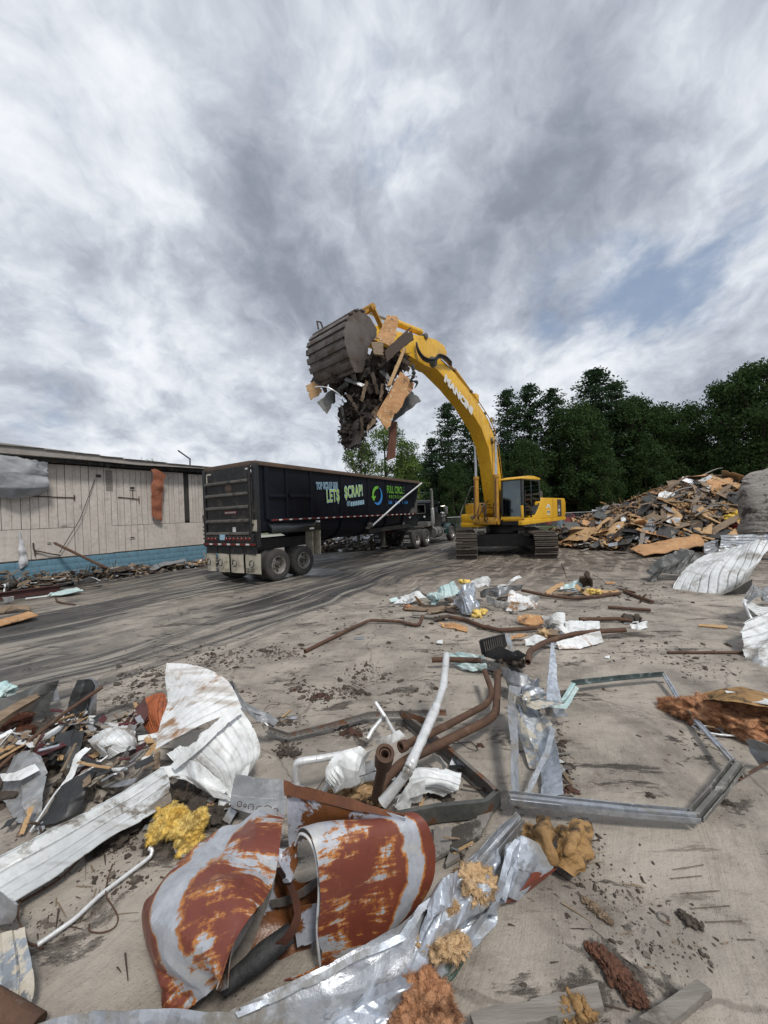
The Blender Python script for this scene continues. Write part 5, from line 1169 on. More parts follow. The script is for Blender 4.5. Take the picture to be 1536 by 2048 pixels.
 b = MB(); b.tube([c0_+d*l*.6, c1_], .055, 12); b.build('cylinder_rod', M['chrome'], t)
 ear = Vector((9.45, 0, 7.22)); foot = Vector((8.3, 0, 7.2))
 for y in (-.27, .27): b = MB(); b.beam(c1_+Vector((0, y, 0)), foot+Vector((0, y, 0)), .05, .14, (0, 1, 0)); b.build('link_bar', M['yellow_worn'], t, 30, .01)
 b = MB(); b.beam(c1_+Vector((0, .14, 0)), ear+Vector((0, .14, 0)), .06, .16, (0, 1, 0)); b.beam(c1_+Vector((0, -.14, 0)), ear+Vector((0, -.14, 0)), .06, .16, (0, 1, 0)); b.lathe([(0, -.32), (.10, -.32), (.10, .32), (0, .32)], 16, 'y', c1_); b.build('link', M['yellow_worn'], t, 30)
 bk = [(9.30, 7.50), (9.62, 7.58), (9.98, 7.42), (10.24, 7.12), (10.38, 6.76), (10.36, 6.36), (10.22, 5.98), (10.02, 5.64)]
 hw = .68; b = MB(); V = []; F = []; inn = [(9.36, 7.42), (9.62, 7.49), (9.93, 7.34), (10.16, 7.07), (10.29, 6.75), (10.27, 6.38), (10.14, 6.02), (9.94, 5.70)]
 sc_ = lambda L_: [(10.0+(u-10.0)*.88+.02, 6.45+(z-6.45)*.86-.22) for u, z in L_]
 bk = sc_(bk); inn = sc_(inn)
 cb = catmull([(u, 0, z) for u, z in bk], 3); ci = catmull([(u, 0, z) for u, z in inn], 3); n = len(cb)
 for c in (cb, ci):
  for p in c: V += [(p.x, -hw, p.z), (p.x, hw, p.z)]
 for i in range(n-1): F += [(2*i, 2*i+1, 2*i+3, 2*i+2), (2*n+2*i+1, 2*n+2*i, 2*n+2*i+2, 2*n+2*i+3), (2*i, 2*i+2, 2*n+2*i+2, 2*n+2*i), (2*i+3, 2*i+1, 2*n+2*i+1, 2*n+2*i+3)]
 F += [(1, 0, 2*n, 2*n+1), (2*n-2, 2*n-1, 4*n-1, 4*n-2)]
 b.add(V, F); bu = b.build('bucket', M['bucket'], t, 30)
 side_p = bk+sc_([(9.72, 5.72), (9.52, 6.15), (9.42, 6.6), (9.12, 6.95), (9.02, 7.25)])
 for sg in (-1, 1): b = MB(); b.prism(side_p, sg*(hw+.0), sg*(hw+.05), 'xz'); b.build('side_plate', M['bucket'], bu, 25, .008)
 for i in range(2, n-1, 2):     # wear strips across the outside of the shell, edge to edge
  p, q = cb[i], cb[min(i+2, n-1)] if i+2 < n else cb[-1]; d = (q-p); nn = Vector((d.z, 0, -d.x)).normalized()
  if nn.x < 0: nn = -nn
  b = MB(); m_ = p.lerp(q, .5)+nn*.022; L_ = d.length*.66; xa = d.normalized(); b.box(m_, (L_, 2*hw+.16, .044), Matrix((xa, Vector((0, 1, 0)), xa.cross(Vector((0, 1, 0))))).transposed(), .01); b.build('wear_strip', M['bucket'], bu)
 for k in range(5):
  y = -hw+.1+k*(2*hw-.2)/4; b = MB(); b.prism(sc_([(9.93, 5.84), (10.08, 5.80), (9.90, 5.50), (9.86, 5.48)]), y-.06, y+.06, 'xz'); b.build('tooth', M['bucket'], bu, 20, .01)
 for sg in (-1, 1): b = MB(); b.prism([(8.9, 7.1), (9.1, 7.30), (9.45, 7.50), (9.7, 7.28), (9.5, 7.0), (9.2, 6.8), (8.75, 6.9), (8.72, 7.1)], sg*.26, sg*.31, 'xz'); b.build('bucket_ear', M['bucket'], bu, 20, .008)
 b = MB(); lp = cb[6]; b.tube([(lp.x-.02, -.5, lp.z+.02), (lp.x+.05, -.5, lp.z+.18), (lp.x+.18, -.5, lp.z+.16), (lp.x+.14, -.5, lp.z-.04)], .025, 8); b.build('lifting_eye', M['bucket'], bu)
 return t
EXC = build_excavator()
bpy.context.view_layer.update()
#  helpers for scrap
Q = PY
def z3(x, y): return (590+x/3.746, 590+y/3.746)
def fluff(name, lobes, m, tagv, seed=1, sub=4, spike=.35, hairs=500, hl=.05, world=False, squash=.7, fs=9.0):
 rg = random.Random(seed); V = []; F = []
 for (px, py, z, r) in lobes:
  c = G(px, py, z) if not world else Vector((px, py, z))
  bm = bmesh.new(); bmesh.ops.create_icosphere(bm, subdivisions=sub, radius=1.0); off = len(V); o = Vector((rg.uniform(0, 90), rg.uniform(0, 90), 0))
  for v in bm.verts:
   d = v.co.normalized(); k = 1+spike*(1.1*noise.noise(d*1.6+o)+.9*noise.noise(d*3.4+o)-.6*abs(noise.noise(d*fs*.5+o))+.20*noise.noise(d*fs*1.6+o)+.08*noise.noise(d*fs*4+o)); v.co = Vector((d.x*r*k, d.y*r*k, d.z*r*k*squash))
  V += [c+v.co for v in bm.verts]; F += [tuple(off+v.index for v in f.verts) for f in bm.faces]; bm.free()
  n = len(V)-off
  for _ in range(int(hairs*3.2)):
   p = V[off+rg.randrange(n)] if n else c; d = (p-c).normalized()+Vector((rg.gauss(0, .6), rg.gauss(0, .6), rg.gauss(0, .5))); d.normalize(); s = Vector((rg.gauss(0, 1), rg.gauss(0, 1), rg.gauss(0, 1))).normalized()*.0009; d.z -= .2; e = p+d*hl*rg.uniform(.3, 1.0); k = len(V)
   V += [p-s, p+s, e]; F.append((k, k+1, k+2))
 o = mk(name, V, F, m, smooth=180); tag(o, *tagv); return o
def board(name, pts, m, tagv, thick=.02, ragged=.02, amp=.004, K=3, seed=1, nu=14, nv=8, bites=0, px=False, rib=None, smax=2, smooth=25, m2=None):
 """a plank or panel through four corners (two rows of two)"""
 a, b_, c, d = pts
 return sheet(name, [[a, b_], [d, c]], m, nu, nv, rib=rib, amp=amp, K=K, seed=seed, thick=thick, ragged=ragged, bites=bites, px=px, curve=False, tagv=tagv, smax=smax, smooth=smooth, m2=m2)
def pipe(name, pts, r, m, tagv, n=12, br=.06, bore=True, wob=0.0, seed=0, px=True, flange=None):
 P = [G(*p) if px and not isinstance(p, Vector) else Vector(p) for p in pts]; P = bend(P, br, 4)
 rg = random.Random(seed); b = MB(); rs = [r*(1+rg.uniform(-wob, wob)) for _ in P]; b.tube(P, rs, n, inner=.72 if bore else None)
 if flange:
  d = (P[1]-P[0]).normalized(); b.tube([P[0]-d*flange[1]*.1, P[0]+d*flange[1]*.5, P[0]+d*flange[1], P[0]+d*flange[1]*1.3], [flange[0], flange[0], flange[0]*.93, r], 16, inner=.66)
 o = b.build(name, m, None, 50); tag(o, *tagv); return o
#  LOAD IN THE BUCKET
def strips(rng, n, cfun, L, w, V, F, fm, nm, curl=.6):
 """curled torn strips and splinters"""
 for _ in range(n):
  c = cfun(rng); d = Vector((rng.gauss(0, 1), rng.gauss(0, 1), rng.gauss(0, 1.3))).normalized(); s = d.orthogonal().normalized(); s = Matrix.Rotation(rng.uniform(0, 6.3), 3, d)@s
  l = L*rng.uniform(.4, 1.5); ww = w*rng.uniform(.3, 1.4); k = len(V); p = c-d*l/2; seg = 3
  for i in range(seg+1):
   t = i/seg; wv = ww*(1-.5*t)*rng.uniform(.7, 1.2); V.append(p-s*wv/2); V.append(p+s*wv/2)
   d = (d+Vector((rng.gauss(0, curl), rng.gauss(0, curl), rng.gauss(0, curl)))*.4).normalized(); p = p+d*l/seg
  mi = rng.randrange(nm)
  for i in range(seg): F.append((k+2*i, k+2*i+1, k+2*i+3, k+2*i+2)); fm.append(mi)
def build_load():
 rg = random.Random(12)
 spine = [(*z3(560, 560), .40), (*z3(470, 620), .48), (*z3(350, 640), .30), (*z3(600, 700), .34), (*z3(480, 780), .42), (*z3(430, 900), .33), (*z3(520, 900), .34), (*z3(560, 860), .26), (*z3(410, 1010), .25), (*z3(400, 1090), .20), (*z3(470, 1040), .18), (*z3(540, 960), .17), (*z3(640, 560), .30), (*z3(720, 560), .24), (*z3(800, 500), .16), (*z3(690, 470), .22), (*z3(660, 780), .2)]
 V = []; F = []; fm = []
 for px, py, r in spine:
  c = Q(px, py, 9.75+rg.uniform(-.15, .15)); bm = bmesh.new(); bmesh.ops.create_icosphere(bm, subdivisions=4, radius=1); off = len(V); o = Vector((rg.uniform(0, 50), 0, 0))
  for v in bm.verts:
   d = v.co.normalized(); k = .78+.55*noise.noise(d*1.8+o)+.35*abs(noise.noise(d*6+o))+.2*noise.noise(d*13+o); v.co = Vector((d.x, d.y, d.z*1.1))*r*k
  V += [c+v.co for v in bm.verts]; F += [tuple(off+v.index for v in f.verts) for f in bm.faces]; fm += [0]*len(bm.faces); bm.free()
 def cf(rng):
  px, py, r = spine[rng.randrange(len(spine))]; d = Vector((rng.gauss(0, 1), rng.gauss(0, 1), rng.gauss(0, 1.1))).normalized()*r*rng.uniform(.7, 1.12); return Q(px, py, 9.75)+d
 strips(rg, 2600, cf, .20, .035, V, F, fm, 5); strips(rg, 1300, cf, .38, .010, V, F, fm, 5, .9); strips(rg, 200, cf, .30, .12, V, F, fm, 6)
 o = mk('rubble_load', V, F, None, mats=[M['roots'], M['felt'], M['wood_dark'], M['mud'], M['roots'], M['wood']], fm=fm, smooth=35)
 tag(o, 'dark tangled mass of rubble spilling out of the raised excavator bucket', 'rubble', kind='stuff')
 def pz(pts, Y): return [Q(*z3(x, y), Y+dy) for x, y, dy in pts]
 board('plywood_sheet', pz([(790, 575, .0), (900, 668, .1), (684, 1015, -.25), (606, 900, -.3)], 9.35), M['ply'], ('large torn orange plywood sheet hanging low on the right of the raised load', 'plywood'), .03, .05, .015, 4, 3, 26, 18, bites=1)
 board('splintered_board', pz([(700, 150, .2), (775, 180, .25), (735, 400, .0), (592, 352, -.05)], 9.5), M['ply'], ('ragged orange brown panel sticking up out of the bucket past its top', 'board'), .03, .08, .02, 5, 5, 26, 18, bites=4)
 board('dark_plank', pz([(858, 250, .2), (886, 335, .2), (684, 508, -.2), (662, 425, -.2)], 9.3), M['wood_dark'], ('dark brown plank slanting across the arm in the raised load', 'plank'), .05, .05, .008, 3, 6, 20, 8, bites=1)
 board('wood_stud', pz([(812, 402, .15), (832, 412, .15), (718, 690, -.1), (688, 695, -.1)], 9.15), M['wood_fresh'], ('narrow pale timber stud leaning in the middle of the raised load', 'timber'), .08, .02, .004, 2, 7, 20, 6)
 board('brown_block', pz([(572, 366, 0), (662, 362, 0), (664, 462, -.1), (592, 452, -.1)], 9.35), M['wood'], ('square brown board wedged against the bucket side plate', 'board'), .06, .03, .006, 3, 8, 12, 12)
 board('torn_sheet', pz([(872, 716, .1), (944, 795, .1), (722, 962, -.1), (738, 880, -.1)], 9.6), M['black_sheet'], ('black panel behind the hanging plywood at the lower right of the load', 'panel'), .03, .05, .02, 3, 9, 20, 14, bites=1)
 board('curled_tan_board', pz([(75, 690, 0), (140, 640, 0), (215, 715, .1), (120, 785, 0)], 9.8), M['wood_fresh'], ('curled tan board at the far left of the raised load', 'board'), .03, .06, .03, 4, 10, 16, 16, bites=3)
 board('dark_flap', pz([(165, 800, -.1), (290, 700, .1), (300, 800, .1), (240, 888, -.1)], 9.6), M['dark_sheet'], ('dark grey sheet flap under the curled board at the left of the load', 'sheet'), .01, .04, .04, 4, 11, 16, 16, bites=1)
 board('black_flap', pz([(115, 655, 0), (185, 565, .1), (240, 610, .1), (190, 690, 0)], 9.9), M['black_sheet'], ('black rubber flap beside the bucket edge above the curled board', 'sheet'), .01, .03, .04, 4, 12, 14, 14)
 board('rusty_post', pz([(712, 955, 0), (760, 955, .05), (745, 1220, 0), (682, 1248, -.05)], 9.55), M['rust_steel'], ('rust brown post dangling below the load in front of the pale tree', 'post'), .10, .03, .004, 2, 13, 8, 24, bites=0).data.materials[0] = mat('red_brown_wood', (.13, .05, .028), (.08, .032, .02), .85, 0, 3, (5, 5, 1), bump=.6, bump_scale=9)
 board('grey_torn_sheet', pz([(345, 1010, 0), (480, 930, -.1), (500, 1110, -.1), (395, 1160, 0)], 9.45), mat('grey_brown_torn_sheet', (.055, .047, .043), (.03, .024, .021), .8, 0, 4, bump=.7, bump_scale=16), ('crumpled grey torn sheet at the bottom tip of the load', 'sheet'), .015, .08, .07, 6, 14, 22, 22, bites=4)
 board('brown_shard', pz([(575, 870, 0), (640, 800, 0), (600, 960, 0), (530, 1030, 0)], 9.4), M['wood'], ('brown splintered shard hanging below the middle of the load', 'board'), .02, .06, .03, 4, 15, 14, 18, bites=2)
 for i, (x, y, L, w, a, m, lab) in enumerate([(600, 660, .55, .10, 75, 'wood_dark', 'dark upright plank in front of the rubble below the bucket lip'), (520, 720, .5, .08, 110, 'wood', 'narrow brown plank in the middle of the rubble load'), (430, 800, .45, .09, 60, 'wood_dark', 'dark plank half way down the rubble load'), (700, 620, .5, .12, 50, 'dark_sheet', 'dark grey sheet between the stud and the rubble'), (650, 730, .45, .07, 100, 'wood', 'brown splinter plank just left of the hanging plywood'), (360, 900, .4, .06, 80, 'felt', 'black felt strip at the left of the hanging rubble'), (500, 980, .45, .08, 95, 'wood_dark', 'dark plank at the lower right of the hanging rubble'), (450, 650, .5, .10, 20, 'grey_sheet', 'grey bent strip lying across the rubble under the bucket'), (800, 470, .5, .09, 35, 'wood_dark', 'dark plank lying against the arm right of the load'), (340, 700, .45, .1, 150, 'felt', 'black torn felt at the left shoulder of the rubble'), (760, 540, .4, .07, 120, 'wood_fresh', 'short pale splinter above the hanging plywood')]):
  c = Q(*z3(x, y), 9.28); d = Vector((cos(radians(a)), .15, -sin(radians(a))))*L/2; sv = Vector((sin(radians(a)), .3, cos(radians(a))))*w/2
  board('rubble_plank', [c-d-sv, c+d-sv, c+d+sv, c-d+sv], M[m], (lab, 'plank'), .025, .05, .02, 4, 300+i, 18, 8, bites=2)
 b = MB(); b.tube(catmull([Q(*z3(150, 690), 9.3), Q(*z3(215, 688), 9.25), Q(*z3(270, 705), 9.25), Q(*z3(318, 735), 9.3), Q(*z3(345, 760), 9.35)], 5), .018, 7); o = b.build('electric_cable', M['alu']); tag(o, 'pale cord curling over the left side of the raised load', 'cord')
 b = MB(); pp = [z3(880, 520), (z3(890, 600)), z3(868, 640), z3(915, 655), z3(895, 700)]; b.tube(catmull([Q(x, y, 9.3) for x, y in pp], 5), [.03, .045, .05, .03, .06, .03, .05, .04, .03, .02, .05, .04, .02, .03, .045, .04, .03, .02, .02, .01, .01][:21], 7); o = b.build('hanging_rag', M['felt']); tag(o, 'thin dark rag dangling at the right of the load by the boom', 'rag')
 for k in range(9):
  x, y = rg.choice([(840, 560), (870, 600), (780, 560), (500, 1080), (740, 980), (340, 830), (330, 900), (520, 1090), (660, 930)]); p = [Q(*z3(x, y), 9.5)]
  for _ in range(4): p.append(p[-1]+Vector((rg.gauss(0, .06), rg.gauss(0, .04), rg.uniform(-.14, .02))))
  b = MB(); b.tube(catmull(p, 3), .008, 5); o = b.build('dangling_wire', M['hose']); tag(o, 'thin dark wire dangling from the raised load', 'wire', 'wires dangling from the raised load')
build_load()
#  DEBRIS PILE ON THE RIGHT
def hill(x, y):
 """height of the pile"""
 cx_, cy_ = 16.4, 19.0; rx = 8.3 if x < cx_ else 9.0; ry = 5.2
 r = sqrt(((x-cx_)/rx)**2+((y-cy_)/ry)**2)
 return max(0.0, 3.25*(1-r)**.85 if r < 1 else 0)+(.35*noise.noise((x*.7, y*.7, 0))*min(1, max(0, (1.05-r)*3)) if r < 1.05 else 0)
def build_pile():
 rg = random.Random(21); V = []; F = []; n = 90
 for j in range(n+1):
  for i in range(n+1):
   x = 7.8+i*18/n; y = 13.2+j*12/n; h = hill(x, y); V.append((x, y, h-.12+(.10*noise.noise((x*3, y*3, 4)) if h > .05 else 0)))
 W = n+1; F = [(j*W+i, j*W+i+1, (j+1)*W+i+1, (j+1)*W+i) for j in range(n) for i in range(n)]; fm = [0]*len(F)
 def pos(rng):
  while 1:
   x = rng.uniform(8.2, 25); y = rng.uniform(13.6, 22); h = hill(x, y)
   if h > .12: return Vector((x, y, h+rng.uniform(-.05, .10)))
 v2, f2 = rubble_mesh(rg, None, None, 5200, .10, .3, pos); off = len(V); V += v2
 for f in f2: F.append(tuple(k+off for k in f))
 q = 0
 while len(fm) < len(F):
  c = rg.choice((1, 2, 2, 3, 3, 4, 4, 5, 6, 7)); 
  k = len(fm); fm.append(c); 
  while len(fm) < len(F) and len(F[len(fm)]) == 4: fm.append(c)
 strips(rg, 2600, pos, .55, .07, V, F, fm, 9, .3)
 o = mk('debris_mound', V, F, None, mats=[M['mud'], M['wood'], M['wood_fresh'], M['wood_dark'], M['ply'], M['felt'], M['mud_tan'], M['wood_grey'], M['cardboard']], fm=fm, smooth=None)
 tag(o, 'large heap of mixed splinters and dirt under the boards at the right', 'debris pile', kind='stuff')
 kinds = [('splintered_board', 1.5, .20, .03, ('wood', 'wood_fresh', 'wood_dark', 'wood_grey'), 'splintered wooden board lying on the debris pile', 'board', 'splintered boards on the debris pile', 90),
    ('plywood_scrap', .95, .7, .015, ('ply', 'wood_fresh', 'wood', 'cardboard'), 'broken plywood scrap lying on the debris pile', 'plywood', 'plywood scraps on the debris pile', 60),
    ('felt_scrap', .9, .6, .008, ('felt', 'black_sheet', 'dark_sheet'), 'dark roofing felt scrap lying on the debris pile', 'roofing felt', 'dark felt scraps on the debris pile', 40),
    ('metal_scrap', .75, .35, .004, ('white_sheet', 'grey_sheet', 'galv_dirty'), 'bent pale metal scrap lying on the debris pile', 'sheet metal', 'metal scraps on the debris pile', 34)]
 for nm, L, w, th, mats_, lab, cat, grp, cnt in kinds:
  protos = []
  for s in range(10):
   m = M[mats_[s % len(mats_)]]; bent = rg.uniform(-.12, .12)*L
   o = sheet(nm, [[Vector((-L/2, -w/2, 0)), Vector((0, -w/2, bent)), Vector((L/2, -w/2, 0))], [Vector((-L/2, w/2, 0)), Vector((0, w/2, bent)), Vector((L/2, w/2, 0))]], m, 12, 7, amp=.035 if th < .02 else .008, K=4, seed=s*7+3, thick=th, ragged=.06, bites=2, px=False, smax=1.6)
   protos.append(o)
  for k in range(cnt):
   if k < 10: o = protos[k]
   else: o = protos[rg.randrange(10)].copy(); col.objects.link(o)
   while 1:
    x = rg.uniform(8.4, 22); y = rg.uniform(13.8, 19.6); h = hill(x, y)
    if h > .1 and (k % 3 or y < 17.5): break
   e = .4; gx = (hill(x+e, y)-hill(x-e, y))/(2*e); gy = (hill(x, y+e)-hill(x, y-e))/(2*e); nn = Vector((-gx, -gy, 1)).normalized(); nn = (nn+Vector((rg.gauss(0, .28), rg.gauss(0, .28), 0))).normalized()
   xa = nn.cross(Vector((rg.uniform(-1, 1), rg.uniform(-1, 1), 0))).normalized(); R = Matrix((xa, nn.cross(xa), nn)).transposed(); s = rg.uniform(.45, 1.35)
   o.matrix_world = Matrix.Translation((x, y, h+.08+rg.uniform(0, .12)))@R.to_4x4()@Matrix.Diagonal((s, s*rg.uniform(.7, 1.2), 1, 1)); 
   zone = ('left' if x < 11 else 'left middle' if x < 13 else 'middle' if x < 15 else 'right middle' if x < 17 else 'right'); lvl = 'foot' if h < .8 else 'flank' if h < 2.0 else 'crest'; sz = 'long' if s > 1.05 else 'short' if s < .7 else 'mid sized'
   ml = {'wood': 'brown', 'wood_fresh': 'pale tan', 'wood_dark': 'dark wet', 'wood_grey': 'grey', 'ply': 'orange', 'cardboard': 'kraft brown', 'felt': 'black', 'black_sheet': 'charcoal', 'dark_sheet': 'dark grey', 'white_sheet': 'white', 'grey_sheet': 'grey', 'galv_dirty': 'dull silver'}
   mn = next((ml[q_] for q_ in mats_ if o.data.materials[0] == M[q_]), 'brown')
   tag(o, '%s %s %s, %s %s of the debris pile' % (sz, mn, nm.replace('_', ' '), zone, lvl), cat, grp)
 def hp(px, py, z): return G(px, py, z)
 def on(px, py, dz=.1):
  """picture point dropped onto the pile surface"""
  d = ray(px, py); t = 8.0
  while t < 40:
   p = CAMP+d*t
   if p.z <= hill(p.x, p.y)+.02 and (hill(p.x, p.y) > .05 or p.z <= 0): break
   t += .05
  p = CAMP+d*t; return p+Vector((0, -.15, dz))
 def quad(pts, dz=.12): return [on(x, y, dz) for x, y in pts]
 Z5 = lambda x, y: (1100+x/3.523, 900+y/3.523)
 def q5(pts, dz=.12): return [on(*Z5(x, y), dz) for x, y in pts]
 S = [('plywood_sheet', [(545, 715), (1000, 615), (1090, 690), (640, 765)], 'ply', 'long orange plywood sheet lying at the front foot of the debris pile', 'plywood', .03),
   ('plywood_sheet', [(575, 335), (705, 340), (720, 385), (620, 375)], 'wood_fresh', 'pale pointed plywood sheet jutting left from the upper pile', 'plywood', .025),
   ('round_board', [(805, 225), (900, 222), (925, 280), (830, 285)], 'wood', 'rounded brown board standing on the shoulder of the pile', 'board', .03),
   ('plywood_sheet', [(1070, 235), (1270, 225), (1265, 265), (1080, 268)], 'ply', 'orange plywood sheet near the top of the pile', 'plywood', .03),
   ('tan_board', [(420, 545), (510, 525), (500, 600), (385, 615)], 'wood_fresh', 'tan square board leaning at the left side of the pile', 'board', .03),
   ('tan_board', [(800, 480), (850, 425), (915, 490), (890, 580)], 'wood_fresh', 'tan board standing on edge in the middle of the pile', 'board', .03),
   ('grey_felt_sheet', [(690, 500), (735, 560), (660, 680), (560, 640)], 'grey_sheet', 'grey ridged sheet draped at the foot of the pile beside the black one', 'sheet', .01),
   ('black_felt_sheet', [(760, 560), (900, 590), (830, 640), (700, 665)], 'felt', 'black shiny sheet bundled at the foot of the pile', 'sheet', .02),
   ('black_felt_sheet', [(500, 590), (620, 570), (590, 640), (510, 640)], 'black_sheet', 'black sheet at the lower left of the pile beside the tan board', 'sheet', .02),
   ('white_metal_strip', [(750, 330), (800, 310), (790, 400), (725, 405)], 'white_sheet', 'white crumpled metal strip on the upper left slope of the pile', 'sheet metal', .01),
   ('white_metal_strip', [(1140, 185), (1220, 185), (1215, 215), (1150, 220)], 'grey_sheet', 'pale grey metal piece near the pile crest', 'sheet metal', .01),
   ('brown_door', [(970, 520), (1055, 515), (1055, 600), (960, 590)], 'wood_dark', 'dark brown panel in the lower middle of the pile', 'panel', .03),
   ('copper_sheet', [(990, 405), (1060, 405), (1060, 465), (980, 465)], 'rust_steel', 'rust brown sheet half way up the pile', 'sheet', .02),
   ('white_bucket_scrap', [(485, 495), (520, 495), (520, 530), (490, 530)], 'white_sheet', 'small white square scrap at the left of the pile', 'scrap', .02),
   ('foil_scrap', [(395, 680), (465, 670), (460, 700), (400, 700)], 'galv', 'silver foil scrap at the front left foot of the pile', 'foil', .02),
   ('wood_wedge', [(1010, 600), (1125, 545), (1110, 625), (1040, 620)], 'wood_fresh', 'tan wedge of timber above the long plywood sheet', 'timber', .05)]
 for i, (nm, pts, m, lab, cat, th) in enumerate(S):
  o = board(nm, q5(pts, .14), M[m], (lab, cat), th, .05, .03, 4, 30+i, 18, 12, bites=1)
 fluff('yellow_foam', [(*on(*Z5(1240, 505), .16), .22), (*on(*Z5(1300, 488), .2), .22), (*on(*Z5(1280, 515), .12), .16)], M['yellow_tarp'], ('bright yellow foam lump low on the right of the pile', 'foam'), 4, 3, .5, 60, .05, True)
 fluff('red_plastic', [(*on(*Z5(1300, 558), .1), .18), (*on(*Z5(1370, 565), .1), .20)], M['red_plastic'], ('bright red plastic scrap under the yellow foam', 'plastic'), 5, 3, .7, 0, .02, True, .5)
 for i, (a, b_, lab) in enumerate([((1040, 215), (1235, 145), 'long grey branch arching along the pile crest'), ((780, 395), (980, 300), 'pale stick lying across the upper middle of the pile'), ((1000, 500), (1230, 430), 'grey stick lying across the lower right of the pile'), ((1090, 430), (1240, 455), 'second grey stick crossing the right of the pile')]):
  p0, p1 = on(*Z5(*a), .2), on(*Z5(*b_), .25); m_ = p0.lerp(p1, .5)+Vector((0, 0, .18)); bb = MB(); bb.tube(catmull([p0, m_, p1], 6), .035, 7); o = bb.build('branch', M['wood_grey']); tag(o, lab, 'branch')
 p = [on(*Z5(x, y), .25) for x, y in ((1220, 140), (1260, 110), (1330, 105), (1400, 140), (1460, 165))]; p[1].z += .25; p[2].z += .25; bb = MB(); bb.tube(catmull(p, 5), .025, 6); o = bb.build('branch', M['wood_dark']); tag(o, 'thin dark branch looping above the pile crest', 'branch')
 for i, (a, b_, w, m, lab) in enumerate([((218, 712), (440, 645), .09, 'wood_grey', 'grey plank on the ground at the left foot of the pile'), ((40, 685), (210, 655), .10, 'wood_fresh', 'pale plank on the mud between excavator and pile'), ((455, 725), (535, 730), .08, 'black_sheet', 'short black strip on the ground before the pile')]):
  p0, p1 = G(*Z5(*a), .05), G(*Z5(*b_), .08); bb = MB(); bb.beam(p0, p1, w, .05, bev=.006); o = bb.build('plank', M[m]); tag(o, lab, 'plank')
 fluff('black_bag', [(*Z5(195, 640), .08, .14), (*Z5(225, 632), .06, .12)], M['black_sheet'], ('small black plastic bag on the mud left of the pile', 'bag'), 8, 3, .4, 0)
 sheet('weathered_slab', [[Q(1500, 985, 12.3), Q(1508, 958, 12.6), Q(1560, 948, 13)], [Q(1499, 1020, 12.2), Q(1512, 1010, 12.0), Q(1570, 1000, 12)], [Q(1502, 1070, 12.2), Q(1515, 1075, 11.8), Q(1580, 1080, 11.8)]], M['rock'], 44, 90, rib=(13, .05), ribv=True, amp=.022, K=8, seed=8, thick=.3, ragged=.08, smax=3, bites=1, smooth=12, tagv=('tall grey weathered slab of roofing at the right edge above the sheets', 'slab'))
build_pile()
#  SCRAP BEHIND THE TRAILER AND ALONG THE BUILDING
def build_back_heap():
 rg = random.Random(5)
 for i in range(60):
  px = rg.uniform(638, 744); f = (px-640)/102; top = 1068+6*abs(f-.5); c = Q(px, rg.uniform(top, 1098), rg.uniform(20.2, 22)); c.z = max(.1, c.z)
  L = rg.uniform(.4, 1.0); a = rg.uniform(0, 3.1); d = Vector((cos(a), sin(a), rg.uniform(-.3, .3)))*L/2; s = Vector((-sin(a), cos(a), rg.uniform(-.6, .6)))*rg.uniform(.08, .2)
  mk_ = rg.choice(('galv_dirty', 'white_sheet', 'white_sheet', 'rib', 'wood_grey', 'grey_sheet'))
  board('twisted_strip', [c-d-s, c+d-s, c+d+s, c-d+s], M[mk_], ('%s %s strip at the %s of the heap seen under the trailer' % ('long' if L > .75 else 'short' if L < .55 else 'mid length', {'galv_dirty': 'silver', 'white_sheet': 'white', 'rib': 'brownish', 'wood_grey': 'wooden grey', 'grey_sheet': 'bluish grey'}[mk_], 'left' if px < 674 else 'middle' if px < 708 else 'right'), 'scrap metal', 'twisted strips heaped behind the trailer'), .006, .05, .08, 4, i, 12, 6)
 v, f = rubble_mesh(rg, None, None, 500, .09, .4, lambda r: Vector((r.uniform(-3.7, -.6), r.uniform(20.2, 22.2), r.uniform(0, .75)*r.random())))
 o = mk('rubble', v, f, M['mud_tan']); tag(o, 'small rubble under the twisted strips behind the trailer', 'rubble', kind='stuff')
build_back_heap()
def bg(px, py, z=0.0): return G(px, py, z)
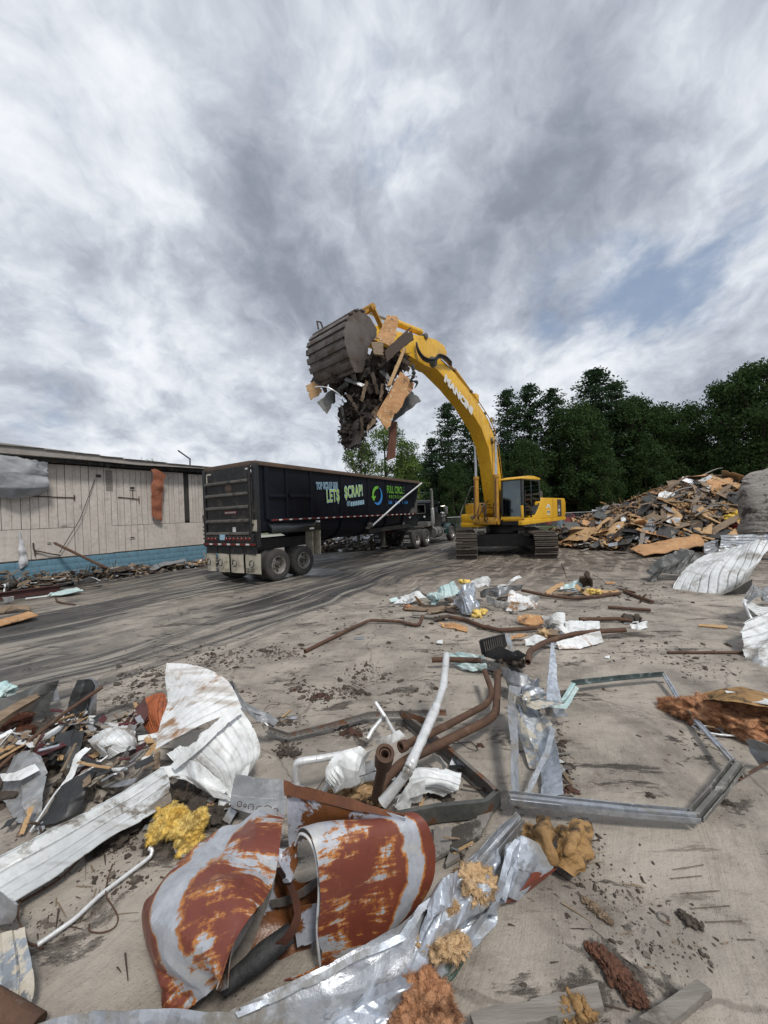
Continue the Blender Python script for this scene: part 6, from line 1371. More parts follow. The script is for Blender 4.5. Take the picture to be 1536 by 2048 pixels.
def build_wall_rubble():
 rg = random.Random(9)
 def P(x, out, z=0): return B0+BA*x+BN*out+Vector((0, 0, z))
 def dist(r):
  x = r.uniform(-1, 8.2); o = abs(r.gauss(.45, .35))+.05; return P(x, o, abs(r.gauss(0, .13))*(1.4 if x < 4 else .8))
 v, f = rubble_mesh(rg, None, None, 1500, .065, .4, dist); fm = []
 while len(fm) < len(f):
  c = rg.randrange(5); fm.append(c)
  while len(fm) < len(f) and len(f[len(fm)]) == 4: fm.append(c)
 strips(rg, 500, dist, .4, .04, v, f, fm, 5, .2)
 o = mk('rubble', v, f, None, mats=[M['mud'], M['wood'], M['wood_dark'], M['grey_sheet'], M['mud_tan']], fm=fm); tag(o, 'strip of small rubble along the foot of the blue wall', 'rubble', kind='stuff')
 for i in range(46):
  x = rg.uniform(.2, 8.0); o_ = rg.uniform(.15, 1.1); c = P(x, o_, rg.uniform(.06, .34)*(1 if x < 5 else .6)); L = rg.uniform(.35, 1.1); a = rg.gauss(.93, .5); d = Vector((cos(a), sin(a), rg.gauss(0, .12)))*L/2; w = rg.choice((.04, .06, .14, .2)); s = Vector((-sin(a), cos(a), rg.uniform(-.4, .4)))*w
  mk_ = rg.choice(('wood', 'wood_dark', 'wood_grey', 'galv_dirty', 'grey_sheet', 'wood_fresh', 'dark_sheet')); wh = ('near the red beams', 'under the white rag side of the wall', 'where the dark pole lands', 'below the orange hanging strip', 'close behind the trailer')[min(4, int(x/1.65))]
  board('broken_board', [c-d-s, c+d-s, c+d+s, c-d+s], M[mk_], ('%s %s %s in the wall rubble %s' % ('long' if L > .7 else 'short', 'wide' if w > .1 else 'narrow', {'wood': 'brown board', 'wood_dark': 'dark board', 'wood_grey': 'grey board', 'galv_dirty': 'silver strip', 'grey_sheet': 'grey strip', 'wood_fresh': 'pale board', 'dark_sheet': 'dark sheet'}[mk_], wh), 'scrap', 'broken pieces along the blue wall'), .02, .03, .02, 3, i+50, 10, 5)
 zc = lambda x, y: (x/3.491, 1100+y/3.491)
 for nm, a, b_, h, w, lab in (('steel_beam', (-60, 235), (470, 165), .22, .16, 'long red primer steel beam lying along the blue wall'), ('steel_beam', (-60, 330), (420, 265), .20, .14, 'second red primer steel beam nearer than the first')):
  p0, p1 = G(*zc(*a), .14), G(*zc(*b_), .12); pr = [(-w/2, -h/2), (w/2, -h/2), (w/2, -h/2+.02), (.01, -h/2+.02), (.01, h/2-.02), (w/2, h/2-.02), (w/2, h/2), (-w/2, h/2), (-w/2, h/2-.02), (-.01, h/2-.02), (-.01, -h/2+.02), (-w/2, -h/2+.02)]
  sweep(nm, [p0, p1], pr, M['rust_beam'], closed=True, bendr=0, tagv=(lab, 'steel beam'))
 sheet('pale_metal_sheet', [[(*zc(355, 300), .12), (*zc(450, 268), .16), (*zc(545, 262), .15)], [(*zc(350, 325), .02), (*zc(470, 318), .04), (*zc(578, 300), .03)]], M['blue_sheet'], 20, 12, amp=.03, K=5, seed=3, tagv=('pale greenish metal sheet on the ground before the red beams', 'sheet metal'), thick=.006, ragged=.03)
 sheet('grey_metal_sheet', [[(*zc(390, 235), .25), (*zc(450, 215), .36), (*zc(500, 210), .3)], [(*zc(390, 250), .10), (*zc(460, 250), .12), (*zc(510, 245), .1)]], M['grey_sheet'], 20, 12, amp=.04, K=5, seed=4, tagv=('rounded grey metal piece on the rubble beside the red beam', 'sheet metal'), thick=.006, ragged=.03)
 sheet('pale_metal_sheet', [[(*zc(520, 215), .22), (*zc(620, 200), .3), (*zc(700, 212), .22)], [(*zc(530, 240), .08), (*zc(620, 235), .1), (*zc(715, 225), .08)]], M['galv_dirty'], 20, 12, amp=.03, K=5, seed=5, tagv=('long pale metal sheet with dark underside in the wall rubble', 'sheet metal'), thick=.01, ragged=.03)
 board('plywood_sheet', [G(*zc(-40, 500), .03), G(*zc(205, 435), .1), G(*zc(272, 460), .1), G(*zc(-40, 545), .03)], M['ply'], ('flat orange plywood sheet on the dark ground at the left edge', 'plywood'), .02, .04, .01, 3, 6, 20, 10, bites=1)
 board('splintered_board', [G(*zc(-20, 400), .1), G(*zc(215, 395), .12), G(*zc(210, 420), .05), G(*zc(-20, 445), .03)], M['wood'], ('reddish splintered board just above the flat plywood at the left edge', 'board'), .03, .08, .03, 4, 7, 20, 10, bites=3)
 board('crumpled_sheet', [G(*zc(20, 330), .2), G(*zc(100, 315), .22), G(*zc(90, 355), .05), G(*zc(30, 365), .03)], M['white_sheet'], ('small white crumpled sheet at the left edge below the red beams', 'sheet metal'), .005, .04, .05, 5, 8, 16, 12)
 pipe('bent_conduit', [(*zc(390, 335), .03), (*zc(400, 360), .03), (*zc(450, 372), .03), (*zc(525, 382), .03)], .022, M['rust_pipe'], ('thin bent conduit on the ground in front of the wall rubble', 'conduit'), bore=False)
 pipe('bent_conduit', [(*zc(180, 340), .06), (*zc(330, 322), .08), (*zc(360, 300), .1)], .022, M['alu'], ('thin pale conduit running to the greenish sheet by the wall', 'conduit'), bore=False)
 board('upright_board', [G(*zc(270, 100), .5), G(*zc(300, 105), .5), G(*zc(345, 170), .25), G(*zc(285, 180), .22)], M['wood_dark'], ('dark broken board sticking up from the rubble by the blue wall', 'board'), .03, .03, .01, 3, 9, 12, 8)
 fluff('insulation_wad', [(*zc(440, 135), .3, .20), (*zc(400, 150), .25, .16), (*zc(480, 140), .25, .12)], M['ins_tan'], ('tan insulation wad on top of the rubble by the blue wall', 'insulation'), 3, 3, .5, 60)
 board('curved_scrap', [G(*zc(940, 138), .18), G(*zc(995, 135), .18), G(*zc(1005, 155), .1), G(*zc(935, 158), .1)], M['white_sheet'], ('small white curved lid in the rubble under the blue wall', 'lid'), .01, .02, .04, 3, 10, 12, 8)
build_wall_rubble()
#  MIDDLE GROUND SCRAP
Z6 = lambda x, y: (780+x/2.743, 1120+y/2.743)
def g6(x, y, z=0.0): return (*Z6(x, y), z)
def build_mid():
 rg = random.Random(31)
 sh = lambda nm, rows, m, lab, cat='sheet metal', **k: sheet(nm, rows, M[m], tagv=(lab, cat), **{**dict(nu=44, nv=34, amp=.05, K=8, thick=.004, ragged=.012, smax=3.5, smooth=8, curve=False), **k})
 sh('crumpled_sheet', [[g6(15, 215, .02), g6(80, 195, .14), g6(150, 180, .2)], [g6(20, 240, .0), g6(110, 225, .1), g6(205, 215, .12)]], 'white_sheet', 'small white crumpled sheet at the far left of the middle scrap cluster', seed=1)
 sh('crumpled_sheet', [[g6(215, 205, .1), g6(280, 150, .35), g6(350, 115, .5)], [g6(235, 235, .0), g6(300, 210, .25), g6(385, 175, .35)]], 'blue_sheet', 'pale blue crumpled sheet in the left of the middle scrap cluster', seed=2, rib=(5, .02))
 sh('ribbed_sheet', [[g6(350, 180, .3), g6(395, 140, .52), g6(455, 130, .5)], [g6(365, 230, .22), g6(410, 200, .38), g6(460, 200, .3)], [g6(395, 285, .06), g6(440, 300, .06), g6(500, 285, .05)]], 'galv', 'grey ribbed sheet bent down in the centre of the middle scrap cluster', seed=3, rib=(5, .02), nv=30)
 sh('crumpled_sheet', [[g6(445, 115, .5), g6(490, 90, .6), g6(525, 90, .55)], [g6(470, 155, .35), g6(500, 140, .4), g6(540, 150, .3)]], 'white_sheet', 'white crumpled sheet standing at the back of the middle scrap cluster', seed=4)
 sh('folded_strip', [[g6(555, 155, .3), g6(620, 125, .42), g6(705, 85, .5)], [g6(570, 168, .28), g6(640, 140, .38), g6(710, 100, .44)]], 'white_sheet', 'long white folded strip pointing up right from the middle cluster', seed=5)
 sh('grey_sheet', [[g6(495, 165, .28), g6(600, 145, .38), g6(738, 130, .35)], [g6(500, 205, .1), g6(600, 200, .2), g6(730, 165, .2)]], 'grey_sheet', 'dark sided grey sheet behind the white folded one', seed=6)
 sh('white_folded_sheet', [[g6(525, 195, .25), g6(600, 215, .25), g6(660, 230, .2)], [g6(525, 235, .1), g6(590, 255, .08), g6(640, 270, .04)]], 'white_sheet', 'white folded sheet at the front of the middle cluster, left half', seed=7, rib=(3, .02))
 sh('white_ribbed_sheet', [[g6(660, 175, .3), g6(730, 180, .32), g6(820, 200, .25)], [g6(645, 225, .2), g6(720, 235, .18), g6(825, 235, .12)], [g6(630, 272, .03), g6(720, 272, .03), g6(805, 268, .02)]], 'white_rusty', 'white ribbed sheet at the right front of the middle cluster', seed=8, rib=(5, .02))
 fluff('insulation_scrap', [g6(420, 125, .42)+(.10,), g6(395, 118, .4)+(.07,)], M['ins_yellow'], ('small yellow insulation scrap on top of the middle cluster', 'insulation'), 3, 3, .6, 150, .04)
 fluff('insulation_scrap', [g6(475, 295, .06)+(.10,), g6(455, 280, .08)+(.08,), g6(510, 285, .05)+(.08,)], M['ins_yellow'], ('yellow insulation scrap at the foot of the grey ribbed sheet', 'insulation'), 4, 3, .6, 150, .04)
 fluff('insulation_scrap', [g6(480, 120, .38)+(.08,)], M['ins_tan'], ('tan insulation scrap beside the white sheet at the back of the cluster', 'insulation'), 5, 3, .6, 100, .04)
 fluff('insulation_scrap', [g6(100, 262, .05)+(.09,)], M['ins_orange'], ('pinkish insulation tuft at the left front of the middle cluster', 'insulation'), 6, 3, .6, 100, .04)
 for i, (x0, y0, x1, y1, w, m, lab) in enumerate([(80, 262, 300, 262, .10, 'wood', 'brown splintered board in the left front of the middle cluster'), (150, 245, 365, 275, .09, 'wood_dark', 'dark splintered board under the middle cluster sheets'), (210, 285, 370, 250, .08, 'wood', 'brown board slanting under the pale blue sheet'), (120, 300, 300, 308, .05, 'wood_grey', 'grey green strip in front of the middle cluster'), (240, 320, 330, 312, .05, 'wood_dark', 'short dark board in front of the middle cluster')]):
  p0, p1 = G(*g6(x0, y0, .06)), G(*g6(x1, y1, .08)); s = Vector((0, 1, .2)).normalized()*w
  board('splintered_board', [p0-s, p1-s, p1+s, p0+s], M[m], (lab, 'board'), .02, .04, .02, 4, 60+i, 22, 8, bites=2)
 sh('plywood_scrap', [[g6(270, 345, .05), g6(350, 350, .05), g6(430, 375, .04)], [g6(285, 368, .01), g6(350, 378, .01), g6(425, 398, .01)]], 'ply', 'small pale plywood scrap on the concrete in front of the cluster', 'plywood', seed=9, thick=.012, ragged=.05, amp=.015)
 pipe('rusty_pipe', [g6(320, 312, .06), g6(410, 325, .05), g6(500, 362, .05), g6(600, 385, .05), g6(700, 380, .05), g6(835, 370, .07)], .035, M['rust_pipe'], ('long rusty pipe curving from the cluster toward the white sheets', 'pipe'))
 pipe('rusty_pipe', [(610, 1303, .03), (650, 1283, .03), (700, 1258, .05), (740, 1240, .06), (800, 1243, .05), (838, 1252, .04), (846, 1232, .14)], .028, M['rust_pipe'], ('rusty pipe lying alone on the concrete left of the middle cluster', 'pipe'), br=.12)
 pipe('rusty_pipe', [g6(720, 165, .12), g6(860, 195, .06), g6(1000, 210, .05), g6(1130, 200, .05), g6(1262, 182, .05)], .035, M['rust_pipe'], ('long dark pipe running right from the middle cluster', 'pipe'))
 pipe('rusty_pipe', [g6(1040, 325, .05), g6(1150, 325, .05), g6(1250, 322, .06), g6(1330, 335, .05)], .035, M['rust_pipe'], ('rusty pipe behind the white sheets with a lumpy right end', 'pipe'))
 pipe('rusty_pipe', [g6(755, 560, .25), g6(765, 500, .22), g6(850, 450, .12), g6(1000, 408, .12), g6(1130, 392, .12), g6(1292, 383, .14)], .036, M['rust_pipe'], ('rusty pipe lying across the white sheets and bent down behind the crate', 'pipe'), br=.15)
 pipe('rusty_pipe', [g6(230, 548, .12), g6(330, 545, .12), g6(500, 552, .14)], .034, M['rust_pipe'], ('short horizontal rusty pipe left of the black crate', 'pipe'))
 pipe('rusty_pipe', [g6(1195, 258, .04), g6(1300, 266, .04), g6(1430, 275, .04)], .03, M['rust_pipe'], ('thin dark pipe on the concrete left of the big white sheet', 'pipe'))
 pipe('rusty_pipe', [g6(1285, 172, .04), g6(1370, 205, .04), g6(1440, 230, .04)], .035, M['rust_pipe'], ('short dark pipe pointing at the dark ribbed sheet', 'pipe'))
 pipe('iron_bar', [g6(1255, 158, .04), g6(1345, 178, .03)], .022, M['rust_pipe'], ('short iron bar beyond the short dark pipe', 'bar'), bore=False)
 pipe('iron_bar', [g6(1370, 235, .02), g6(1388, 205, .14), g6(1405, 188, .2)], .016, M['rust_pipe'], ('little iron bar sticking up from the short dark pipe', 'bar'), bore=False)
 fluff('mud_lump', [g6(1300, 322, .05)+(.10,), g6(1350, 320, .05)+(.09,)], M['mud'], ('dark lumpy clod on the end of the rusty pipe', 'clod'), 9, 3, .6, 0)
 sh('paper_scrap', [[g6(1315, 345, .08), g6(1360, 340, .1), g6(1410, 335, .1)], [g6(1320, 375, .01), g6(1365, 385, .01), g6(1410, 372, .01)]], 'white_sheet', 'crumpled white scrap beside the lumpy pipe end', 'scrap', seed=10, amp=.04, smax=8)
 sh('blue_scrap', [[g6(955, 135, .18), g6(1010, 118, .25), g6(1065, 120, .22)], [g6(950, 160, .08), g6(1005, 160, .1), g6(1055, 155, .1)]], 'blue_sheet', 'small pale blue scrap left of the dark upright slab', seed=11)
 sh('dark_slab', [[g6(1040, 90, .4), g6(1080, 62, .5), g6(1100, 95, .4)], [g6(1030, 140, .1), g6(1080, 130, .15), g6(1112, 145, .1)]], 'wood_dark', 'dark broken slab standing on edge behind the middle cluster', 'slab', seed=12, thick=.05, amp=.03)
 for i, (x0, y0, x1, y1, w, m, lab) in enumerate([(860, 175, 960, 130, .08, 'wood_fresh', 'light splintered board left of the blue scrap'), (1080, 172, 1260, 168, .06, 'wood_fresh', 'pale timber with yellow foam right of the blue scrap'), (900, 190, 1000, 172, .09, 'wood', 'brown splintered board under the blue scrap')]):
  p0, p1 = G(*g6(x0, y0, .05)), G(*g6(x1, y1, .07)); s = Vector((0, 1, .3)).normalized()*w
  board('splintered_board', [p0-s, p1-s, p1+s, p0+s], M[m], (lab, 'board'), .03, .04, .02, 4, 70+i, 20, 8, bites=2)
 fluff('insulation_scrap', [g6(1100, 172, .08)+(.10,), g6(1140, 175, .06)+(.07,)], M['ins_yellow'], ('yellow insulation tuft on the pale timber', 'insulation'), 7, 3, .6, 100, .04)
 pipe('bent_wire', [g6(1110, 80, .3), g6(1160, 105, .15), g6(1180, 125, .05)], .008, M['rust_pipe'], ('thin rusty wire arching right of the dark slab', 'wire'), bore=False)
 pipe('bent_wire', [g6(940, 20, .5), g6(955, 60, .25), g6(970, 100, .05)], .008, M['rust_pipe'], ('thin bent wire standing behind the dark slab', 'wire'), bore=False)
 sh('foil_flake', [[g6(1180, 122, .03), g6(1235, 122, .03)], [g6(1180, 132, .01), g6(1235, 130, .01)]], 'ply', 'small tan flake at the end of the thin rusty wire', 'scrap', seed=13, nu=10, nv=6, amp=.01)
 sh('white_flat_sheet', [[g6(830, 300, .16), g6(890, 300, .2), g6(960, 305, .2)], [g6(825, 345, .06), g6(900, 350, .12), g6(965, 345, .16)], [g6(870, 375, .03), g6(930, 390, .04), g6(975, 395, .05)]], 'white_sheet', 'white crumpled sheet next to the orange wood scrap', seed=14, bites=2)
 sh('white_flat_sheet', [[g6(960, 335, .18), g6(1050, 330, .2), g6(1150, 330, .2)], [g6(965, 395, .10), g6(1060, 385, .12), g6(1155, 385, .12)]], 'white_sheet', 'flat white sheet panel behind the long pipe', seed=15, amp=.012, rib=(2, .012))
 sh('white_folded_sheet', [[g6(910, 450, .10), g6(1020, 420, .14), g6(1150, 388, .18)], [g6(925, 490, .01), g6(1040, 488, .01), g6(1170, 450, .02)]], 'white_rusty', 'white folded sheet below the long pipe', seed=16, amp=.012, rib=(3, .012))
 sh('white_torn_sheet', [[g6(742, 440, .08), g6(790, 410, .14), g6(900, 425, .12)], [g6(745, 465, .01), g6(800, 475, .01), g6(930, 485, .01)]], 'white_sheet', 'white torn sheet left of the folded one', seed=17)
 sh('orange_wood_scrap', [[g6(697, 305, .12), g6(770, 300, .14), g6(845, 308, .12)], [g6(705, 345, .03), g6(770, 358, .03), g6(842, 355, .03)]], 'ply', 'orange layered wood scrap left of the white sheets', 'board', seed=18, thick=.02, ragged=.06, amp=.03)
 sh('orange_wood_scrap', [[g6(650, 425, .04), g6(700, 418, .05), g6(750, 420, .04)], [g6(650, 445, .01), g6(700, 442, .01), g6(740, 440, .01)]], 'ply', 'small orange wood flake behind the black crate', 'board', seed=19, thick=.012, ragged=.06, nu=14, nv=8)
 fluff('insulation_scrap', [g6(850, 400, .08)+(.09,), g6(880, 395, .08)+(.06,)], M['ins_tan'], ('tan insulation tuft between the white sheets', 'insulation'), 8, 3, .6, 100, .04)
 pipe('stick', [(1335, 1305, .02), (1485, 1305, .02)], .018, M['rust_pipe'], ('long straight dark bar on the concrete left of the ribbed sheets', 'bar'), bore=False)
 board('stick', [G(1397, 1249, .03), G(1455, 1252, .03), G(1455, 1258, .01), G(1397, 1253, .01)], M['wood_fresh'], ('small pale wooden slat on the concrete below the big white sheet', 'slat'), .015, .01, .002, 2, 3, 12, 4)
 sh('teal_sheet', [[g6(280, 505, .14), g6(380, 500, .2), g6(500, 520, .22)], [g6(350, 565, .05), g6(420, 575, .1), g6(530, 580, .12)], [g6(400, 605, .02), g6(460, 608, .03), g6(530, 600, .04)]], 'blue_sheet', 'pale blue crumpled sheet under the black crate', seed=20, bites=1)
 c = G(*g6(640, 560, 0)); cr = empty('plastic_crate', c, 0, 'broken black slotted plastic crate lying on the pale blue sheet', 'crate')
 def slotted(p00, p10, p11, p01, n, rows=1):
  p00, p10, p11, p01 = [Vector(G(*p))-c for p in (p00, p10, p11, p01)]
  b = MB(); up = (p01-p00); nn = (p10-p00).cross(up).normalized()
  for t in [k/rows for k in range(rows+1)]: b.beam(p00.lerp(p01, t), p10.lerp(p11, t), .012, .035, nn.cross(p10-p00))
  b.build('crate_rail', M['plastic_black'], cr, None)
  for i in range(n+1):
   s = MB(); s.beam(p00.lerp(p10, i/n), p01.lerp(p11, i/n), .022 if i % n else .035, .010, nn); s.build('slat', M['plastic_black'], cr, None)
 slotted(g6(510, 515, .20), g6(635, 475, .20), g6(622, 408, .48), g6(495, 442, .48), 11)
 slotted(g6(515, 520, .18), g6(650, 560, .14), g6(690, 520, .28), g6(600, 480, .30), 10)
 slotted(g6(505, 550, .14), g6(640, 590, .10), g6(650, 620, .06), g6(515, 590, .08), 9)
 for i, pts in enumerate(([g6(640, 530, .22), g6(700, 500, .32), g6(755, 530, .3), g6(700, 560, .18)], [g6(600, 570, .12), g6(700, 590, .12), g6(720, 620, .06), g6(640, 610, .05)])):
  o = board('crate_panel', [G(*p)-c for p in pts], M['plastic_black'], (None, None), .006, .02, .02, 4, i+90, 14, 10); o.location = (0, 0, 0); 
  lo = [G(*p)-c for p in pts]; o.location = Vector((min(v.x for v in lo)+max(v.x for v in lo), min(v.y for v in lo)+max(v.y for v in lo), 0))/2+Vector((0, 0, min(v.z for v in lo))); o.parent = cr
 fluff('mud_lump', [g6(700, 555, .16)+(.10,), g6(660, 545, .16)+(.08,), g6(610, 560, .12)+(.08,)], M['mud'], ('dark dirt and splinters inside the black crate', 'dirt'), 10, 3, .6, 0)
 Z8 = lambda x, y, z=0.0: (1340+x/5.69, 1040+y/5.69, z)
 R = lambda x, y, Y: Q(1340+x/5.69, 1040+y/5.69, Y)
 sh('ribbed_sheet', [[R(570, 170, 10.3), R(800, 165, 10.3), R(1200, 175, 10.4)], [R(570, 260, 10.1), R(800, 250, 10.1), R(1200, 240, 10.2)], [R(560, 345, 9.9), R(800, 340, 9.9), R(1200, 320, 9.9)]], 'galv_dirty', 'grey horizontally ribbed sheet at the foot of the pile behind the big white sheet', seed=41, rib=(6, .03), ribv=True, nu=20, nv=60, amp=.02)
 sh('ribbed_sheet', [[R(380, 265, 10.4), R(470, 210, 10.4), R(560, 195, 10.4)], [R(390, 370, 10.0), R(470, 350, 10.0), R(560, 345, 10.0)]], 'grey_sheet', 'small grey ribbed sheet left of the horizontally ribbed one', seed=42, rib=(4, .02), ribv=True, nv=30)
 Z5 = lambda x, y, Y: Q(1100+x/3.523, 900+y/3.523, Y)
 sh('dark_ribbed_sheet', [[Z5(660, 850, 9.5), Z5(730, 790, 9.6), Z5(930, 683, 9.8)], [Z5(700, 880, 9.4), Z5(800, 840, 9.45), Z5(1000, 730, 9.6)], [Z5(690, 950, 9.3), Z5(790, 865, 9.3), Z5(920, 880, 9.3)]], 'dark_sheet', 'dark brown ribbed sheet propped up left of the big white sheet', seed=43, rib=(4, .025), nu=30, nv=26, bites=2)
 sh('dark_ribbed_sheet', [[Z5(930, 683, 9.8), Z5(1000, 710, 9.8), Z5(1065, 745, 9.7)], [Z5(900, 780, 9.6), Z5(960, 800, 9.6), Z5(1010, 800, 9.5)], [Z5(880, 860, 9.4), Z5(920, 880, 9.3), Z5(960, 850, 9.3)]], 'dark_sheet', 'second dark ribbed sheet meeting the first at a ridge', seed=44, rib=(3, .02), nu=24, nv=26)
 sh('big_ribbed_sheet', [[Z5(760, 1105, 8.35), Z5(850, 1000, 8.5), Z5(960, 830, 8.8), Z5(1130, 725, 9.1)],
  [Z5(900, 1110, 8.2), Z5(1000, 980, 8.2), Z5(1110, 830, 8.3), Z5(1280, 690, 8.8)],
  [Z5(1020, 1105, 8.1), Z5(1130, 1030, 7.9), Z5(1250, 850, 8.0), Z5(1400, 660, 8.5)],
  [Z5(1180, 1060, 8.1), Z5(1260, 1005, 7.9), Z5(1380, 840, 7.8), Z5(1480, 640, 8.3)],
  [Z5(1330, 960, 8.2), Z5(1400, 915, 7.95), Z5(1480, 780, 7.8), Z5(1580, 650, 8.2)]], 'white_sheet', 'big white ribbed metal sheet bulging on the ground at the right', seed=45, curve=True, rib=(10, .04), ribv=True, nu=44, nv=130, amp=.020, K=8, smax=1.6, ragged=.03)
 sh('sheet_underside', [[Z5(780, 1100, 8.15), Z5(1020, 1075, 7.9), Z5(1255, 1005, 7.7), Z5(1425, 905, 7.65)], [Z5(775, 1110, 8.15), Z5(1030, 1122, 8.0), Z5(1240, 1134, 7.9), Z5(1400, 1120, 7.85)]], 'dark_sheet', 'folded lip along the bottom of the big white sheet, its shade painted in dark grey', seed=46, nu=40, nv=14, amp=.008, curve=True)  # underside of the white sheet: its shade is put into a dark grey colour
 fluff('insulation_scrap', [(*Z5(940, 1050, 8.05), .17), (*Z5(980, 1060, 8.05), .15), (*Z5(910, 1060, 8.1), .1)], M['ins_tan'], ('rusty tan tuft stuck to the lower edge of the big white sheet', 'insulation'), 11, 3, .6, 900, .10, True)
 sh('galv_channel', [[R(850, 850, 5.9), R(1000, 790, 6.3), R(1300, 700, 6.8)], [R(860, 880, 5.8), R(1010, 860, 5.9), R(1300, 860, 6.2)], [R(900, 930, 5.7), R(1020, 920, 5.75), R(1300, 960, 5.8)]], 'grey_sheet', 'bent galvanised channel at the right edge below the big white sheet', seed=47, rib=(4, .012), ribv=True)
 sh('galv_channel', [[R(860, 880, 5.75), R(1000, 960, 5.7), R(1300, 990, 5.7)], [R(870, 960, 5.65), R(960, 1080, 5.6), R(1200, 1080, 5.6)]], 'white_sheet', 'pale folded strip under the bent channel at the right edge', seed=48, rib=(5, .01), ribv=True)
 pipe('bent_tube', [R(850, 930, 5.6), R(850, 960, 5.55), R(900, 1080, 5.5), R(930, 1130, 5.45)], .02, M['alu'], ('pale thin tube curving down beside the ribbed sheet at the right edge', 'tube'), bore=False)
 sh('ribbed_sheet', [[R(845, 1160, 5.0), R(960, 1110, 5.15), R(1300, 960, 5.4)], [R(835, 1380, 4.75), R(1000, 1330, 4.8), R(1300, 1240, 4.9)], [R(830, 1560, 4.6), R(1000, 1500, 4.5), R(1300, 1420, 4.5)], [R(930, 1740, 4.45), R(1060, 1660, 4.35), R(1300, 1560, 4.3)], [R(1010, 1840, 4.4), R(1100, 1800, 4.35), R(1300, 1720, 4.3)]], 'white_sheet', 'white ribbed sheet cut by the right edge, above the orange insulation', seed=49, rib=(6, .03), ribv=True, nu=30, nv=70, amp=.02, ragged=.03)
 spots = [(120, 215, 150, 30, 'left half of the middle cluster'), (400, 230, 120, 40, 'centre of the middle cluster'), (620, 200, 130, 40, 'right half of the middle cluster'), (1000, 165, 80, 20, 'blue scrap behind the middle cluster'), (880, 380, 120, 40, 'white sheets left of the long pipe'), (640, 560, 80, 30, 'black crate')]
 for (ax, ay, sx, sy, where) in spots:
  for m, nm in (('white_sheet', 'white metal scrap'), ('blue_sheet', 'pale blue scrap'), ('wood', 'brown splinter'), ('wood_fresh', 'tan splinter'), ('grey_sheet', 'grey metal scrap'), ('wood_dark', 'dark splinter'), ('galv_dirty', 'silver strip'), ('white_rusty', 'rusty white strip')):
   c = G(*g6(rg.gauss(ax, sx*.45), rg.gauss(ay, sy*.5), rg.uniform(.02, .12))); L = rg.uniform(.06, .22); w = rg.uniform(.015, .07); d = Vector((rg.gauss(0, 1), rg.gauss(0, .7), rg.gauss(0, .35))).normalized(); s = d.cross(Vector((rg.gauss(0, .5), rg.gauss(0, .5), 1))).normalized()*w
   c.z = max(c.z, abs(d.z)*L+.01)
   board('loose_scrap', [c-d*L-s, c+d*L-s, c+d*L+s, c-d*L+s], M[m], ('%s %s by the %s' % ('longish' if L > .15 else 'small', nm, where), 'scrap', 'loose scraps in the middle clusters'), .006, .015, .03, 4, rg.randrange(9999), 12, 6, bites=1, smooth=10)
 for i, (x, y, w, h, m, lab) in enumerate([(1262, 1238, 30, 10, 'white_sheet', 'small white scrap near the lumpy pipe'), (718, 1272, 20, 7, 'galv_dirty', 'tiny grey flake left of the single pipe end'), (880, 1283, 12, 7, 'white_sheet', 'tiny white chip on the concrete above the crate'), (1215, 1314, 10, 4, 'white_sheet', 'tiny white chip right of the crate')]):
  board('small_scrap', [G(x-w/2, y, .02), G(x+w/2, y-2, .03), G(x+w/2, y+h, .01), G(x-w/2, y+h-1, .01)], M[m], (lab, 'scrap'), .004, .02, .02, 3, 100+i, 8, 5)
build_mid()
